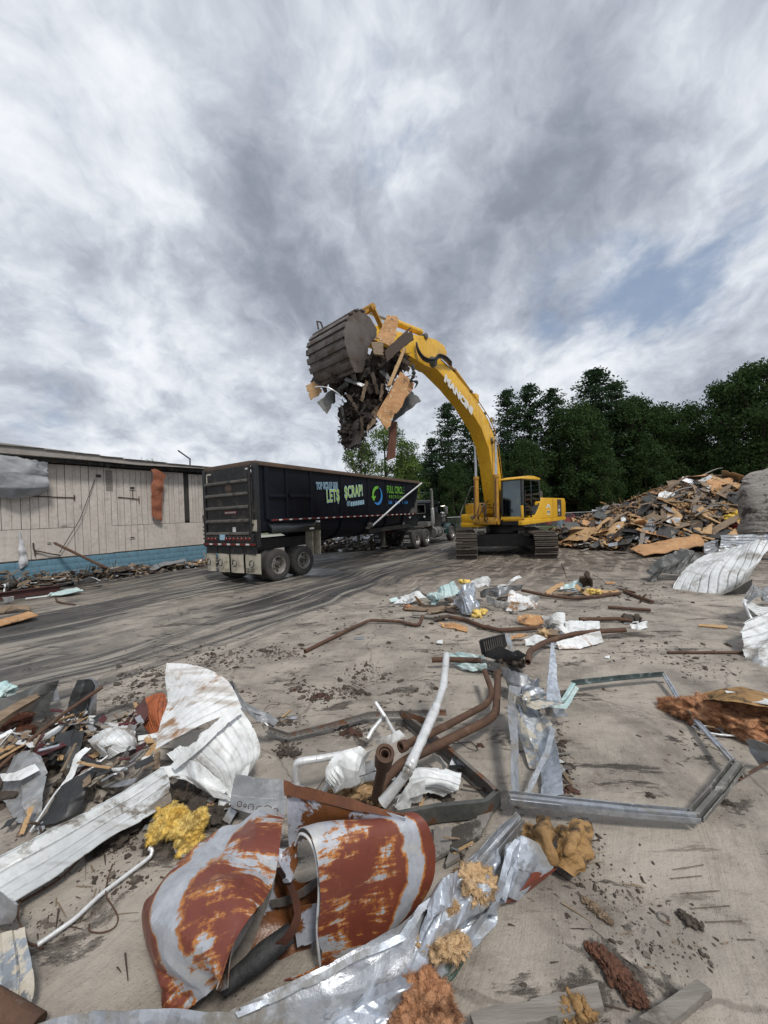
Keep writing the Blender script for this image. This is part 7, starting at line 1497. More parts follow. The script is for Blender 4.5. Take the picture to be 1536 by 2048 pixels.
#  FOREGROUND SCRAP
M['tank'] = None
def tank_mat(off):
 """rust red paint, broad pale bands where it has flaked, brown rust at the margins"""
 m = bpy.data.materials.new('flaked_rust_red_tank'); m.use_nodes = True; t = NT(m.node_tree); bs = t.n['Principled BSDF']
 v = t.new('ShaderNodeTexCoord').outputs['Object']; uv = t.new('ShaderNodeUVMap'); uv.uv_map = 'across'; u_ = t.sep(uv.outputs[0]); u = (u_[0], u_[1], off)
 warp = t.noise(v, 7, 6, .65); n2 = t.noise(v, 3.2, 8, .68, .3); n3 = t.noise(t.mapping(v, (1, 1, 1)), 22, 5, .7)
 sc = t.noise(t.comb(t.math('MULTIPLY', u[0], 2.2), t.math('MULTIPLY', u[1], 26), 0), 1.0, 6, .7, .3)   # scratches running along the sheet
 red = t.mix(t.step(n2, .35, .65), (.15, .036, .022), (.20, .056, .03)); red = t.mix(t.step(n3, .5, .8, 0, .5), red, (.075, .028, .02))
 pale = t.mix(t.step(n3, .35, .7), (.44, .46, .50), (.33, .35, .385)); pale = t.mix(t.step(warp, .5, .7, 0, .45), pale, (.50, .46, .36))
 rust = t.mix(t.step(n3, .4, .7), (.46, .19, .045), (.22, .075, .022))
 band = t.math('ABSOLUTE', t.math('SUBTRACT', t.math('ADD', u[0], t.math('MULTIPLY', t.math('SUBTRACT', warp, .5), .22)), u[2]))
 stripe = t.step(band, .085, .070)
 bias = t.math('MULTIPLY', t.math('SUBTRACT', .45, u[0]), (-.10 if off < .7 else .30)*.42); fk = t.math('ADD', t.math('ADD', t.math('MULTIPLY', n2, .75), t.math('MULTIPLY', sc, .42)), bias)
 flake = t.math('MAXIMUM', stripe, t.step(fk, .62, .635))
 edge = t.math('MAXIMUM', t.step(band, .105, .085), t.step(fk, .575, .62))
 c = t.mix(edge, red, rust); c = t.mix(flake, c, pale)
 scr = t.step(sc, .62, .66); c = t.mix(t.math('MULTIPLY', scr, .75), c, (.42, .33, .24))
 t.set(bs.inputs['Base Color'], c); t.set(bs.inputs['Roughness'], t.math('MULTIPLY_ADD', n3, .35, .25)); t.set(bs.inputs['Metallic'], t.math('MULTIPLY', flake, .15))
 b = t.new('ShaderNodeBump'); b.inputs['Strength'].default_value = .35; b.inputs['Distance'].default_value = .006
 t.set(b.inputs['Height'], t.math('ADD', t.math('MULTIPLY', flake, -.6), n3)); t.l.new(b.outputs[0], bs.inputs['Normal'])
 return m
M['tank'] = tank_mat(.60); M['tank_far'] = tank_mat(.80)
M['lilac'] = mat('pale_enamel_with_rust', (.36, .385, .44), (.42, .44, .50), .35, .1, 5, c3=(.20, .075, .025), c3_scale=3.2, c3_lo=.47, c3_hi=.50, bump=.3, c4=(.09, .03, .015), c4_scale=8, c4_lo=.62, c4_hi=.68)
M['tank_in'] = mat('inner_tank_wall', (.30, .30, .30), (.22, .20, .18), .5, .2, 4, c3=(.19, .075, .03), c3_scale=4, c3_lo=.48, c3_hi=.56, bump=.3)
def add_along(o, nu, nv):
 """sheet coordinates (across, along, stripe position) for the paint"""
 me = o.data; uv = me.uv_layers.new(name='across'); W = nu+1; n = len(me.vertices)
 for l in me.loops: q = l.vertex_index % (n//2); uv.data[l.index].uv = ((q % W)/nu, (q//W)/nv)
def sh(nm, rows, m, lab, cat='sheet metal', **k):
 kw = {**dict(nu=56, nv=44, amp=.03, K=8, thick=.0025, ragged=.010, smax=4, smooth=9, curve=k.get('rib') is not None or m in ('cardboard',)), **k}
 return sheet(nm, rows, M[m], tagv=(lab, cat), **kw)
def front_main():
 sh('ribbed_sheet', [[Q(330, 1405, 3.00), Q(331, 1365, 3.08), Q(333, 1326, 3.15)], [Q(322, 1450, 2.86), Q(365, 1395, 2.98), Q(395, 1332, 3.12)], [Q(316, 1482, 2.74), Q(392, 1420, 2.84), Q(455, 1362, 3.02)], [Q(311, 1500, 2.68), Q(400, 1452, 2.74), Q(482, 1412, 2.86)]],
  'white_rusty', 'upper lobe of the white ribbed sheet standing like a tent on the left, rust streaked', rib=(12, .007), ribv=True, nv=120, nu=50, amp=.018, seed=51, smax=2.2, m2=M['grey_sheet'])
 sh('ribbed_sheet', [[Q(332, 1508, 2.66), Q(408, 1462, 2.70), Q(484, 1422, 2.82)], [Q(360, 1535, 2.62), Q(430, 1495, 2.64), Q(505, 1452, 2.80)], [Q(400, 1560, 2.58), Q(455, 1530, 2.60), Q(522, 1500, 2.74)], [Q(428, 1588, 2.55), Q(470, 1580, 2.58), Q(505, 1545, 2.68)]],
  'white_sheet', 'lower fanned lobe of the white ribbed sheet, clean white', rib=(9, .007), nu=100, nv=44, amp=.020, seed=52, smax=2.2, bites=1)
 sh('crumpled_sheet', [[Q(322, 1535, 2.62), Q(380, 1520, 2.60), Q(440, 1560, 2.56)], [Q(330, 1552, 2.58), Q(395, 1560, 2.52), Q(460, 1590, 2.52)], [Q(365, 1565, 2.56), Q(430, 1595, 2.50), Q(478, 1600, 2.52)]], 'white_sheet', 'torn white crumpled skirt under the fanned sheet on the left', seed=53, amp=.035, bites=2)
 sh('crumpled_sheet', [[Q(440, 1560, 2.6), Q(470, 1540, 2.62), Q(500, 1530, 2.66)], [Q(440, 1585, 2.55), Q(470, 1575, 2.58), Q(492, 1570, 2.6)], [Q(436, 1618, 2.5), Q(455, 1612, 2.52), Q(478, 1600, 2.55)]], 'white_sheet', 'pointed white flap hanging at the bottom of the fanned sheet', seed=54, amp=.02, rib=(3, .01))
 sh('folded_flange', [[Q(345, 1528, 2.60), Q(395, 1478, 2.62), Q(450, 1425, 2.72), Q(478, 1408, 2.8)], [Q(352, 1540, 2.57), Q(405, 1495, 2.60), Q(460, 1442, 2.70), Q(486, 1425, 2.78)]], 'white_sheet', 'long white folded flange crossing between the two lobes of the tent like sheet', seed=55, nu=50, nv=8, amp=.006)
 sh('crumpled_sheet', [[Q(440, 1352, 3.1), Q(470, 1385, 3.1), Q(500, 1420, 3.1)], [Q(455, 1365, 3.15), Q(490, 1405, 3.2), Q(555, 1445, 3.2)], [Q(478, 1420, 3.0), Q(510, 1445, 3.1), Q(545, 1455, 3.15)]], 'grey_sheet', 'grey torn sheet trailing right behind the tent like white sheet', seed=56, amp=.04)
 sh('ribbed_trim', [[Q(-60, 1742, 1.95), Q(100, 1660, 2.18), Q(230, 1588, 2.42), Q(326, 1532, 2.62)], [Q(-60, 1800, 1.86), Q(100, 1712, 2.08), Q(230, 1632, 2.32), Q(338, 1562, 2.52)], [Q(-60, 1862, 1.74), Q(100, 1762, 1.96), Q(220, 1676, 2.2), Q(345, 1602, 2.42)]],
  'trim_dirty', 'long pale ribbed trim panel running up from the left edge to the tent like sheet', seed=57, rib=(4, .012), ribv=True, nu=90, nv=60, amp=.012, m2=M['grey_sheet'], thick=.006)
 P = [G(533, 1462, .06), G(575, 1476, .05), G(650, 1458, .06), G(742, 1432, .07), G(893, 1428, .08)]
 an = sweep('slotted_angle', P, [(-.028, .030), (-.028, 0), (.024, 0), (.024, .003), (-.025, .003), (-.025, .030)], M['rust_steel'], closed=True, bendr=.02, tagv=('dark slotted steel angle with a row of round holes on the concrete', 'steel angle'))
 R_ = resample(bend(P, .02), 34)
 for i, p in enumerate(R_[1:-1]):
  d = (R_[i+2]-R_[i]).normalized(); nrm = Vector((d.y, -d.x, 0)).normalized()
  b = MB(); b.lathe([(0, .0045), (.0065, .0045), (.0065, 0)], 8, 'z', p-an.location); o = b.build('hole', M['black_print'], an, None)
 pipe('rusty_pipe', [Q(725+0, 1494+0, 2.55) if False else (802, 1494, .30), (875, 1461, .26), (975, 1408, .20), (985, 1385, .20), (969, 1342, .22)], .028, M['rust_pipe'], ('upper rusty pipe with its open end toward the viewer, bent up at the right', 'pipe'), br=.12, flange=(.04, .05))
 pipe('rusty_pipe', [(752, 1597, .10), (768, 1560, .14), (808, 1522, .20), (862, 1497, .20), (976, 1441, .18), (992, 1425, .18), (996, 1347, .22)], .034, M['rust_pipe'], ('lower thicker rusty pipe bent up at the right behind the white tube', 'pipe'), br=.12, bore=False)
 pipe('rusty_pipe', [(770, 1508, .58), (752, 1597, .12)], .033, M['rust_pipe'], ('upright rusty pipe with a wide socket end pointing up at the viewer', 'pipe'), flange=(.056, .11))
 pipe('bent_tube', [(893, 1310, .62), (887, 1372, .56), (872, 1415, .52), (842, 1483, .44), (822, 1527, .40), (815, 1545, .36), (765, 1606, .20)], .033, M['alu'], ('thick white tube leaning up with a crushed bend in the middle', 'tube'), br=.03, wob=.14, seed=3)
 pipe('bent_tube', [(597, 1592, .05), (591, 1560, .16), (593, 1524, .30), (640, 1517, .30), (722, 1502, .26)], .024, M['alu'], ('white tube bent into a corner above the tank flap on the left', 'tube'), br=.03, wob=.08)
 pipe('bent_tube', [(751, 1405, .34), (769, 1432, .26), (788, 1465, .14)], .017, M['alu'], ('short white tube crossing another near the slotted angle, leaning left', 'tube'), br=.02)
 pipe('bent_tube', [(770, 1430, .24), (745, 1460, .16), (735, 1478, .12)], .018, M['alu'], ('short white tube leaning right across its twin near the slotted angle', 'tube'), br=.02)
 pipe('bent_tube', [(648, 1583, .10), (668, 1552, .20), (688, 1522, .24)], .018, M['alu'], ('short white tube beside the crumpled white scrap in the pipe tangle', 'tube'), br=.02)
 sh('crumpled_sheet', [[(690, 1508, .34), (720, 1495, .36), (745, 1490, .34)], [(672, 1535, .24), (700, 1525, .30), (730, 1520, .26)], [(682, 1548, .16), (705, 1560, .14), (722, 1560, .10)]], 'white_sheet', 'crumpled white scrap at the left of the pipe tangle', seed=58, amp=.05, bites=1)
 sh('crumpled_sheet', [[(722, 1530, .22), (750, 1520, .24), (785, 1520, .22)], [(720, 1570, .10), (750, 1560, .14), (790, 1560, .12)]], 'grey_sheet', 'grey blue scrap behind the upright socket pipe', seed=59, amp=.04)
 sh('strip_scrap', [[(752, 1482, .30), (775, 1472, .30), (800, 1460, .28)], [(758, 1494, .24), (785, 1485, .24), (808, 1472, .22)]], 'white_sheet', 'thin white strip between the crossed tubes and the pipes', seed=60, nv=12, amp=.02)
 sh('torn_sheet', [[(835, 1545, .16), (880, 1535, .20), (925, 1545, .16)], [(815, 1570, .14), (870, 1565, .18), (915, 1570, .12)], [(788, 1598, .08), (830, 1590, .10), (890, 1598, .06)]], 'white_sheet', 'pale ribbed torn sheet inside the rusty steel channel', seed=61, rib=(5, .01), ribv=True, amp=.04, bites=1)
 sh('torn_sheet', [[(790, 1600, .14), (815, 1570, .18), (850, 1560, .20)], [(785, 1605, .08), (815, 1600, .10), (850, 1590, .12)], [(802, 1618, .03), (820, 1622, .03), (845, 1602, .05)]], 'white_sheet', 'scalloped white torn sheet in front of the white tube foot', seed=62, amp=.04, bites=2)
 sh('curled_scrap', [[(862, 1510, .14), (880, 1515, .16), (895, 1530, .12)], [(865, 1520, .08), (885, 1528, .08), (890, 1540, .06)]], 'white_sheet', 'small curled cream scrap above the torn sheet in the channel', seed=63, nu=20, nv=12, amp=.02)
 fluff('insulation_scrap', [(700, 1575, .05, .09), (725, 1582, .04, .08), (760, 1592, .03, .07), (675, 1580, .04, .06)], M['ins_tan'], ('dirty orange insulation at the foot of the socket pipe', 'insulation'), 12, 4, .5, 500, .035)
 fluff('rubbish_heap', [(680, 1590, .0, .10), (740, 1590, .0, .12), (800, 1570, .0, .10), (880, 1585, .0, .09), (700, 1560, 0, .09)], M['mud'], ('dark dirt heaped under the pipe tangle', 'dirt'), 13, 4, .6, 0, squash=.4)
 b = MB(); b.tube(catmull([G(*p) for p in ((704, 1590, .05), (702, 1560, .2), (710, 1550, .24), (722, 1552, .24), (745, 1543, .25), (752, 1542, .24))], 5), .004, 5); o = b.build('wire', M['hose']); tag(o, 'thin black wire looped in front of the socket pipe', 'wire')
 vp = [(-.002, 0), (.002, 0), (.002, .13), (-.002, .13)]; prof = [(0, 0), (.035, 0), (.035, .003), (.003, .003), (.003, .10), (.030, .10), (.030, .103), (0, .103)]
 sweep('steel_channel', [G(806, 1440, .02), G(900, 1518, .02), G(985, 1595, .02), G(1000, 1612, .02)], prof, M['rust_steel'], closed=True, bendr=.03, tagv=('rust blotched steel channel slanting behind the pipes, its left end raised', 'steel channel'))
 sweep('steel_channel', [G(1002, 1612, .02), G(975, 1636, .02), G(880, 1645, .02), G(795, 1662, .02)], prof, mat('dark_channel', (.075, .08, .075), (.12, .12, .11), .5, .3, 4, c3=(.13, .06, .03), c3_scale=6, c3_lo=.56, c3_hi=.64, bump=.3), closed=True, bendr=.03, tagv=('dark grey steel channel curving behind the rusty tank', 'steel channel'))
 sweep('steel_channel', [G(805, 1440, .14), G(800, 1432, .12), G(860, 1452, .10)], [(0, 0), (.003, 0), (.003, .06), (0, .06)], M['rust_steel'], closed=True, bendr=0, tagv=('short plate at the raised end of the rust blotched channel', 'plate'))
 pl = sh('lettered_plate', [[Q(470, 1548, 2.5), Q(520, 1555, 2.5), Q(572, 1560, 2.5)], [Q(462, 1590, 2.44), Q(515, 1596, 2.44), Q(572, 1600, 2.44)], [Q(462, 1618, 2.36), Q(515, 1632, 2.36), Q(570, 1632, 2.36)]], 'grey_sheet', 'dark grey plate with faint round stamped marks left of the blue tank flap', 'plate', seed=64, amp=.01)
 for i, (x, y, r) in enumerate(((480, 1606, 5), (491, 1609, 3), (503, 1612, 6), (520, 1618, 8), (536, 1618, 9), (552, 1619, 5))):
  b = MB(); c = Q(x, y, 2.385-.004*i*0); rr = r*.0032
  b.tube([c+Vector((cos(a)*rr, -.008, sin(a)*rr)) for a in [k*pi/6 for k in range(13)]], .0022, 5, False); o = b.build('stamped_ring', M['rust_beam'], pl, None); o.location = -pl.location
front_main()
def tank():
 t = empty('crushed_tank', G(600, 1850, 0), 0, 'crushed rusty red and white sheet metal tank split open in the foreground', 'tank')
 def ch(o): child_world(o, t); return o
 kw = dict(px=True, amp=.02, K=6, smax=1.8, thick=.004, ragged=.006, smooth=18)
 o = sheet('tank_shell', [[(420, 1672, .20), (480, 1650, .30), (530, 1640, .34), (572, 1628, .36)], [(352, 1738, .10), (430, 1712, .33), (500, 1695, .40), (562, 1688, .42)], [(323, 1808, .03), (400, 1785, .34), (470, 1765, .42), (548, 1752, .42)],
  [(326, 1880, .02), (385, 1860, .30), (445, 1842, .40), (518, 1828, .42)], [(352, 1945, .02), (395, 1925, .24), (440, 1910, .34), (486, 1902, .38)], [(384, 1994, .01), (408, 1985, .14), (430, 1975, .22), (455, 1968, .27)]], M['tank'], 60, 80, seed=71, m2=M['tank_in'], **{**kw, 'amp': .06, 'K': 9, 'smax': 3.2, 'smooth': 12})
 add_along(o, 60, 80); ch(o)
 o = sheet('torn_lip', [[(548, 1700, .42), (575, 1690, .44), (590, 1668, .46)], [(556, 1730, .40), (575, 1722, .38), (586, 1700, .40)], [(572, 1760, .34), (576, 1762, .33), (584, 1720, .36)]], M['lilac'], 20, 20, seed=72, **{**kw, 'ragged': .012}); ch(o)
 o = sheet('folded_lip', [[(540, 1752, .42), (500, 1835, .42), (470, 1905, .36), (452, 1975, .26)], [(532, 1790, .28), (498, 1870, .26), (465, 1930, .20), (440, 1988, .12)]], M['tank_in'], 50, 14, seed=73, **kw); ch(o)
 o = sheet('tank_flap', [[(569, 1562, .56), (640, 1582, .56), (720, 1605, .54), (812, 1632, .50)], [(572, 1620, .44), (640, 1632, .46), (720, 1636, .48), (806, 1642, .46)], [(577, 1695, .28), (650, 1672, .34), (720, 1662, .38), (795, 1652, .42)]], M['lilac'], 60, 34, seed=74, m2=M['tank_in'], **{**kw, 'amp': .006}); ch(o)
 o = sheet('flap_rim', [[(568, 1560, .565), (640, 1580, .565), (720, 1603, .545), (812, 1630, .505)], [(569, 1590, .51), (640, 1603, .52), (720, 1622, .515), (806, 1637, .485)]], M['rust_steel'] if False else mat('rust_band', (.20, .075, .03), (.11, .045, .025), .75, .1, 6, c3=(.36, .385, .44), c3_scale=8, c3_lo=.60, c3_hi=.62, bump=.4), 60, 10, seed=75, **{**kw, 'amp': .004, 'thick': .002, 'ragged': .012}); o.location += Vector((0, -.008, .004)); ch(o)
 near = [(612, 1962, .02), (640, 1930, .06), (634, 1860, .22), (638, 1780, .38), (632, 1715, .50), (618, 1678, .56), (600, 1668, .55), (590, 1690, .46)]
 mid = [(640, 1950, .02), (735, 1880, .05), (756, 1800, .20), (752, 1725, .38), (735, 1672, .50), (705, 1648, .54), (680, 1644, .52), (660, 1655, .46)]
 far = [(700, 1905, .02), (800, 1838, .05), (856, 1770, .16), (868, 1700, .30), (855, 1652, .42), (832, 1630, .46), (806, 1630, .44), (790, 1642, .40)]
 near[0] = (566, 1962, .01)
 o = sheet('tank_shell', [[a, b_, c] for a, b_, c in zip(near, mid, far)][::-1], M['tank_far'], 70, 90, seed=76, m2=M['tank_in'], **{**kw, 'amp': .016, 'K': 5}); add_along(o, 70, 90); ch(o)
 b = MB(); b.tube(catmull([G(*p) for p in near[1:]], 8), .006, 8); o = b.build('rim_bead', M['alu']); ch(o)
 o = sheet('inner_plate', [[(560, 1735, .22), (600, 1760, .20), (640, 1750, .20)], [(520, 1850, .06), (570, 1850, .05), (630, 1850, .06)], [(462, 1985, .02), (530, 1975, .02), (610, 1930, .03)]], M['lilac'], 30, 40, seed=77, **kw); ch(o)
 o = sheet('inner_band', [[(548, 1742, .30), (572, 1775, .30), (585, 1830, .26), (560, 1875, .20), (512, 1905, .12)], [(560, 1738, .28), (588, 1775, .28), (600, 1835, .23), (570, 1888, .16), (516, 1918, .08)]], mat('dark_rust_band', (.10, .035, .02), (.055, .025, .018), .7, .1, 6, bump=.4), 50, 8, seed=78, **{**kw, 'amp': .004}); ch(o)
 o = sheet('inner_band', [[(540, 1800, .16), (590, 1785, .20), (640, 1750, .26)], [(545, 1815, .12), (595, 1800, .16), (640, 1768, .22)]], M['rust_steel'], 40, 8, seed=79, **{**kw, 'amp': .004}); ch(o)
 o = sheet('inner_wall', [[(575, 1830, .20), (610, 1825, .22), (650, 1820, .24)], [(590, 1905, .06), (620, 1900, .08), (650, 1880, .1)]], M['lilac'], 24, 20, seed=80, **kw); ch(o)
 b = MB(); b.tube(bend([G(446, 1975, .10), G(520, 1915, .14), G(582, 1865, .16)], .05), [.030, .036, .042, .044, .044, .042, .036], 12); o = b.build('charred_strut', M['wood_dark'] if False else mat('charred_strut', (.022, .022, .023), (.05, .05, .05), .7, 0, 8, (1, 1, 1), bump=.8, bump_scale=30)); ch(o)
tank()
def ducting():
 sh('duct_flashing', [[(40, 2052, .07), (180, 2022, .10), (330, 2012, .12), (465, 2018, .13), (560, 1975, .15), (700, 1905, .17), (790, 1862, .18), (832, 1830, .18)],
  [(40, 2090, .03), (180, 2068, .06), (330, 2060, .08), (475, 2062, .09), (590, 2010, .11), (720, 1945, .13), (805, 1885, .14), (870, 1815, .14)],
  [(40, 2180, .02), (180, 2170, .03), (330, 2160, .03), (490, 2150, .03), (640, 2075, .04), (760, 2010, .04), (840, 1935, .05), (900, 1860, .06)]], 'galv_dirty', 'long dull galvanised flashing lying along the bottom edge below the tank', seed=81, nu=130, nv=40, amp=.018, smax=3, m2=M['galv_dirty'])
 sh('folded_flange', [[(470, 2022, .15), (560, 1985, .17), (700, 1915, .19), (800, 1868, .20), (838, 1812, .20), (905, 1765, .2)], [(478, 2034, .14), (570, 1996, .16), (708, 1928, .18), (812, 1880, .19), (850, 1822, .19), (915, 1775, .19)]], 'galv', 'bright folded flange along the flashing under the tank', seed=82, nu=90, nv=8, amp=.006, smax=6)
 sh('crumpled_duct', [[(860, 1800, .16), (900, 1752, .20), (950, 1715, .22), (1000, 1690, .20)], [(850, 1860, .12), (905, 1815, .14), (955, 1790, .14), (1000, 1770, .10)], [(790, 1930, .10), (850, 1905, .12), (915, 1875, .10), (985, 1830, .05)], [(700, 2010, .05), (780, 1985, .05), (870, 1945, .04), (925, 1900, .03)]], 'galv', 'shiny crumpled galvanised duct spread in the foreground right of the tank', seed=83, amp=.06, K=12, nu=90, nv=80, smax=5)
 sh('crumpled_duct', [[(640, 2040, .08), (720, 1990, .10), (800, 1950, .10)], [(700, 2070, .04), (790, 2020, .05), (850, 1965, .05)], [(760, 2110, .02), (830, 2050, .02), (890, 1985, .02)]], 'galv', 'bright creased duct sheet at the bottom edge', seed=84, amp=.06, K=12, smax=6)
 sh('duct_edge', [[(840, 1965, .03), (905, 1895, .08), (960, 1830, .10), (985, 1810, .1)], [(850, 1980, .01), (918, 1905, .04), (970, 1840, .05), (995, 1815, .05)]], 'galv_dirty', 'creased edge strip of the crumpled duct, right side', seed=85, nv=8, amp=.012)
 sh('corner_flashing', [[(905, 1745, .16), (950, 1702, .18), (1000, 1650, .20), (1030, 1618, .20)], [(912, 1768, .20), (960, 1722, .22), (1010, 1668, .23), (1042, 1632, .23)], [(925, 1782, .12), (975, 1738, .12), (1020, 1690, .12), (1050, 1650, .12)]], 'galv_dirty', 'straight grey flashing climbing from the crumpled duct to the frame corner', seed=86, rib=(3, .012), ribv=True, nv=50, amp=.008)
 sh('curved_duct', [[(1012, 1690, .20), (1045, 1675, .24), (1075, 1690, .20), (1108, 1735, .10)], [(1000, 1740, .16), (1030, 1735, .22), (1058, 1745, .17), (1085, 1760, .08)], [(985, 1800, .08), (1005, 1800, .12), (1020, 1800, .09), (1035, 1800, .04)]], 'galv', 'curved galvanised duct piece under the brown paper bag', seed=87, amp=.02)
 sh('rust_edge', [[(1010, 1810, .05), (1045, 1775, .09), (1070, 1735, .13)], [(1035, 1805, .02), (1075, 1770, .04), (1115, 1738, .08)]], 'tank', 'rust red edge strip of the curved duct', seed=88, nu=30, nv=10, amp=.006)
 sh('folded_flange', [[(975, 1830, .12), (1000, 1760, .22), (1012, 1700, .25), (1030, 1678, .26)], [(990, 1832, .10), (1012, 1765, .20), (1026, 1705, .24), (1040, 1682, .25)]], 'galv', 'narrow folded flange standing between duct and brown paper bag', seed=89, nv=8, amp=.006)
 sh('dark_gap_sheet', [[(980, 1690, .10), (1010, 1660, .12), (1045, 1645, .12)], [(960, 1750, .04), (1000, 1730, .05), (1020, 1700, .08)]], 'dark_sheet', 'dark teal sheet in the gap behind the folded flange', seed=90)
 for i, (px, py, z, r, m, lab) in enumerate([(945, 1757, .20, .075, 'ins_tan', 'tan torn insulation sheet on the duct below the corner flashing'), (888, 1800, .18, .035, 'ins_tan', 'small tan insulation scrap on the shiny duct'), (870, 1885, .10, .06, 'ins_tan', 'tan insulation lump at the left of the shiny duct')]):
  lob = [(px, py, z, r), (px+22, py+8, z-.01, r*.8), (px+12, py+28, z-.02, r*.7)] if i != 1 else [(px, py, z, r), (px+16, py+12, z, r*.6)]
  if i == 2: lob = [(px, py, z, r), (px+28, py+8, z, r*.85), (px+52, py+2, z, r*.6)]
  fluff('insulation_scrap', lob, M[m], (lab, 'insulation'), 20+i, 4, .6, 700, .025, squash=.45)
 fluff('orange_insulation', [(855, 2005, .06, .085), (835, 2035, .05, .085), (880, 2030, .04, .07)], M['ins_orange'], ('fluffy orange insulation tuft at the bottom edge below the duct', 'insulation'), 24, 5, .5, 2500, .03)
 sh('paper_bag', [[(1042, 1650, .06), (1070, 1630, .14), (1100, 1632, .12)], [(1052, 1690, .08), (1085, 1665, .20), (1108, 1660, .14)], [(1075, 1715, .06), (1100, 1700, .16), (1108, 1690, .12)], [(1100, 1735, .02), (1108, 1725, .08), (1112, 1712, .08)]], 'cardboard', 'left crumpled fold of the brown kraft paper by the frame corner', 'paper', seed=91, amp=.022, K=16, smin=1.5, smax=12, ragged=.01, smooth=None, nu=64, nv=64)
 sh('paper_bag', [[(1108, 1662, .08), (1130, 1642, .14), (1160, 1640, .10), (1175, 1655, .06)], [(1112, 1690, .12), (1140, 1675, .18), (1165, 1680, .14), (1185, 1690, .05)], [(1108, 1712, .10), (1135, 1705, .16), (1160, 1712, .12), (1180, 1720, .03)], [(1105, 1732, .02), (1125, 1738, .08), (1145, 1748, .05), (1155, 1748, .01)]], 'cardboard', 'right crumpled fold of the brown kraft paper on the concrete', 'paper', seed=92, amp=.022, K=16, smin=1.5, smax=12, ragged=.01, smooth=None, nu=64, nv=64)
 b = MB()
 for k in range(5):
  b.tube(catmull([G(918, 1905-k*3, .04+k*.006), G(890+k*3, 1925+k*2, .05), G(886+k*2, 1955+k*3, .03), G(870-k*4, 1968+k*4, .02), G(905+k*2, 1958-k*4, .02), G(940, 1900-k*4, .03)], 6), .0028, 5)
 o = b.build('green_wire', mat('green_wire', (.04, .085, .06), (.03, .06, .045), .4, 0, 5)); tag(o, 'coil of thin green wire at the edge of the shiny duct', 'wire')
 sh('duct_flange', [[(1018, 1370, .40), (1016, 1440, .32), (1020, 1520, .24), (1028, 1605, .14)], [(1045, 1372, .34), (1034, 1440, .28), (1036, 1520, .2), (1042, 1605, .08)]], 'galv_dirty', 'left wall of the open galvanised duct, standing on edge', seed=93, nv=14, amp=.010)
 sh('duct_sheet', [[(1035, 1400, .30), (1075, 1420, .26), (1105, 1455, .22)], [(1035, 1460, .18), (1065, 1480, .16), (1100, 1490, .18)], [(1055, 1530, .06), (1075, 1530, .08), (1085, 1510, .14)]], 'duct_paint', 'duct panel with flaking cream paint inside the open duct', seed=94, amp=.05)
 sh('duct_sheet', [[(1104, 1462, .24), (1115, 1500, .20), (1125, 1550, .14), (1128, 1590, .08)], [(1085, 1480, .14), (1085, 1520, .08), (1085, 1560, .05), (1080, 1595, .03)]], 'galv', 'bright galvanised triangle at the right foot of the open duct', seed=95, amp=.008)
 sh('folded_flange', [[(1102, 1452, .28), (1090, 1500, .22), (1060, 1560, .15), (1040, 1600, .12)], [(1112, 1462, .27), (1100, 1508, .21), (1070, 1568, .14), (1052, 1605, .11)]], 'galv_dirty', 'long flange running down the right side of the open duct', seed=96, nv=8, amp=.005)
 sh('crumpled_duct', [[(1020, 1380, .42), (1040, 1355, .50), (1065, 1360, .50)], [(1018, 1410, .34), (1048, 1395, .44), (1085, 1385, .42)], [(1030, 1432, .26), (1070, 1420, .34), (1108, 1408, .32)]], 'duct_paint', 'crumpled top of the open duct with flaking paint', seed=97, amp=.09, K=12, smax=6, bites=1)
 sh('duct_spike', [[(1102, 1285, .62), (1098, 1340, .48), (1094, 1405, .34)], [(1108, 1285, .62), (1115, 1350, .44), (1124, 1405, .30)]], 'galv', 'pointed galvanised spike standing up beside the open duct', seed=98, amp=.012)
 sh('teal_strip', [[(1052, 1385, .40), (1085, 1400, .36), (1125, 1408, .30), (1150, 1372, .28)], [(1054, 1396, .36), (1088, 1412, .32), (1130, 1418, .26), (1156, 1378, .25)]], 'blue_sheet', 'thin pale teal strip bent across the top of the open duct', seed=99, nv=8, amp=.008)
 sh('crumpled_duct', [[(1088, 1410, .22), (1110, 1405, .24), (1125, 1412, .2)], [(1095, 1435, .10), (1112, 1432, .12), (1128, 1425, .1)]], 'galv_dirty', 'small crumpled duct scrap right of the flaking panel', seed=100, amp=.03, nu=24, nv=18)
 sh('crumpled_sheet', [[(1000, 1335, .22), (1040, 1345, .30), (1080, 1360, .26)], [(1010, 1355, .12), (1040, 1372, .20), (1075, 1385, .2)], [(1030, 1372, .06), (1060, 1392, .1), (1085, 1400, .1)]], 'grey_sheet', 'bluish grey torn sheet hanging from the black crate toward the duct', seed=101, amp=.04, bites=2)
 U = [(-.040, .034), (-.037, .0), (-.014, .0), (-.010, .030), (.010, .030), (.014, .0), (.037, 0), (.040, .034), (.035, .034), (.033, .004), (.018, .004), (.012, .034), (-.012, .034), (-.018, .004), (-.033, .004), (-.035, .034)]
 sweep('folded_trim', [G(1018, 1600, .14), G(1120, 1612, .11), G(1270, 1628, .09), G(1392, 1638, .07)], U, M['galv_dirty'], closed=True, bendr=.02, jit=.002, tagv=('bright folded metal trim forming the near side of the big open frame', 'trim'))
 sweep('folded_trim', [G(1392, 1638, .07), G(1435, 1590, .09), G(1478, 1532, .12)], U, mat('scuffed_trim', (.20, .195, .18), (.13, .125, .115), .65, .2, 5, c3=(.38, .37, .34), c3_scale=6, c3_lo=.52, c3_hi=.62, bump=.6, bump_scale=18), closed=True, bendr=.02, jit=.003, tagv=('scuffed grey trim forming the right side of the big open frame', 'trim'))
 fr = [(-.018, -.012), (.018, -.012), (.020, .010), (.004, .014), (0, .006), (-.004, .014), (-.020, .010)]
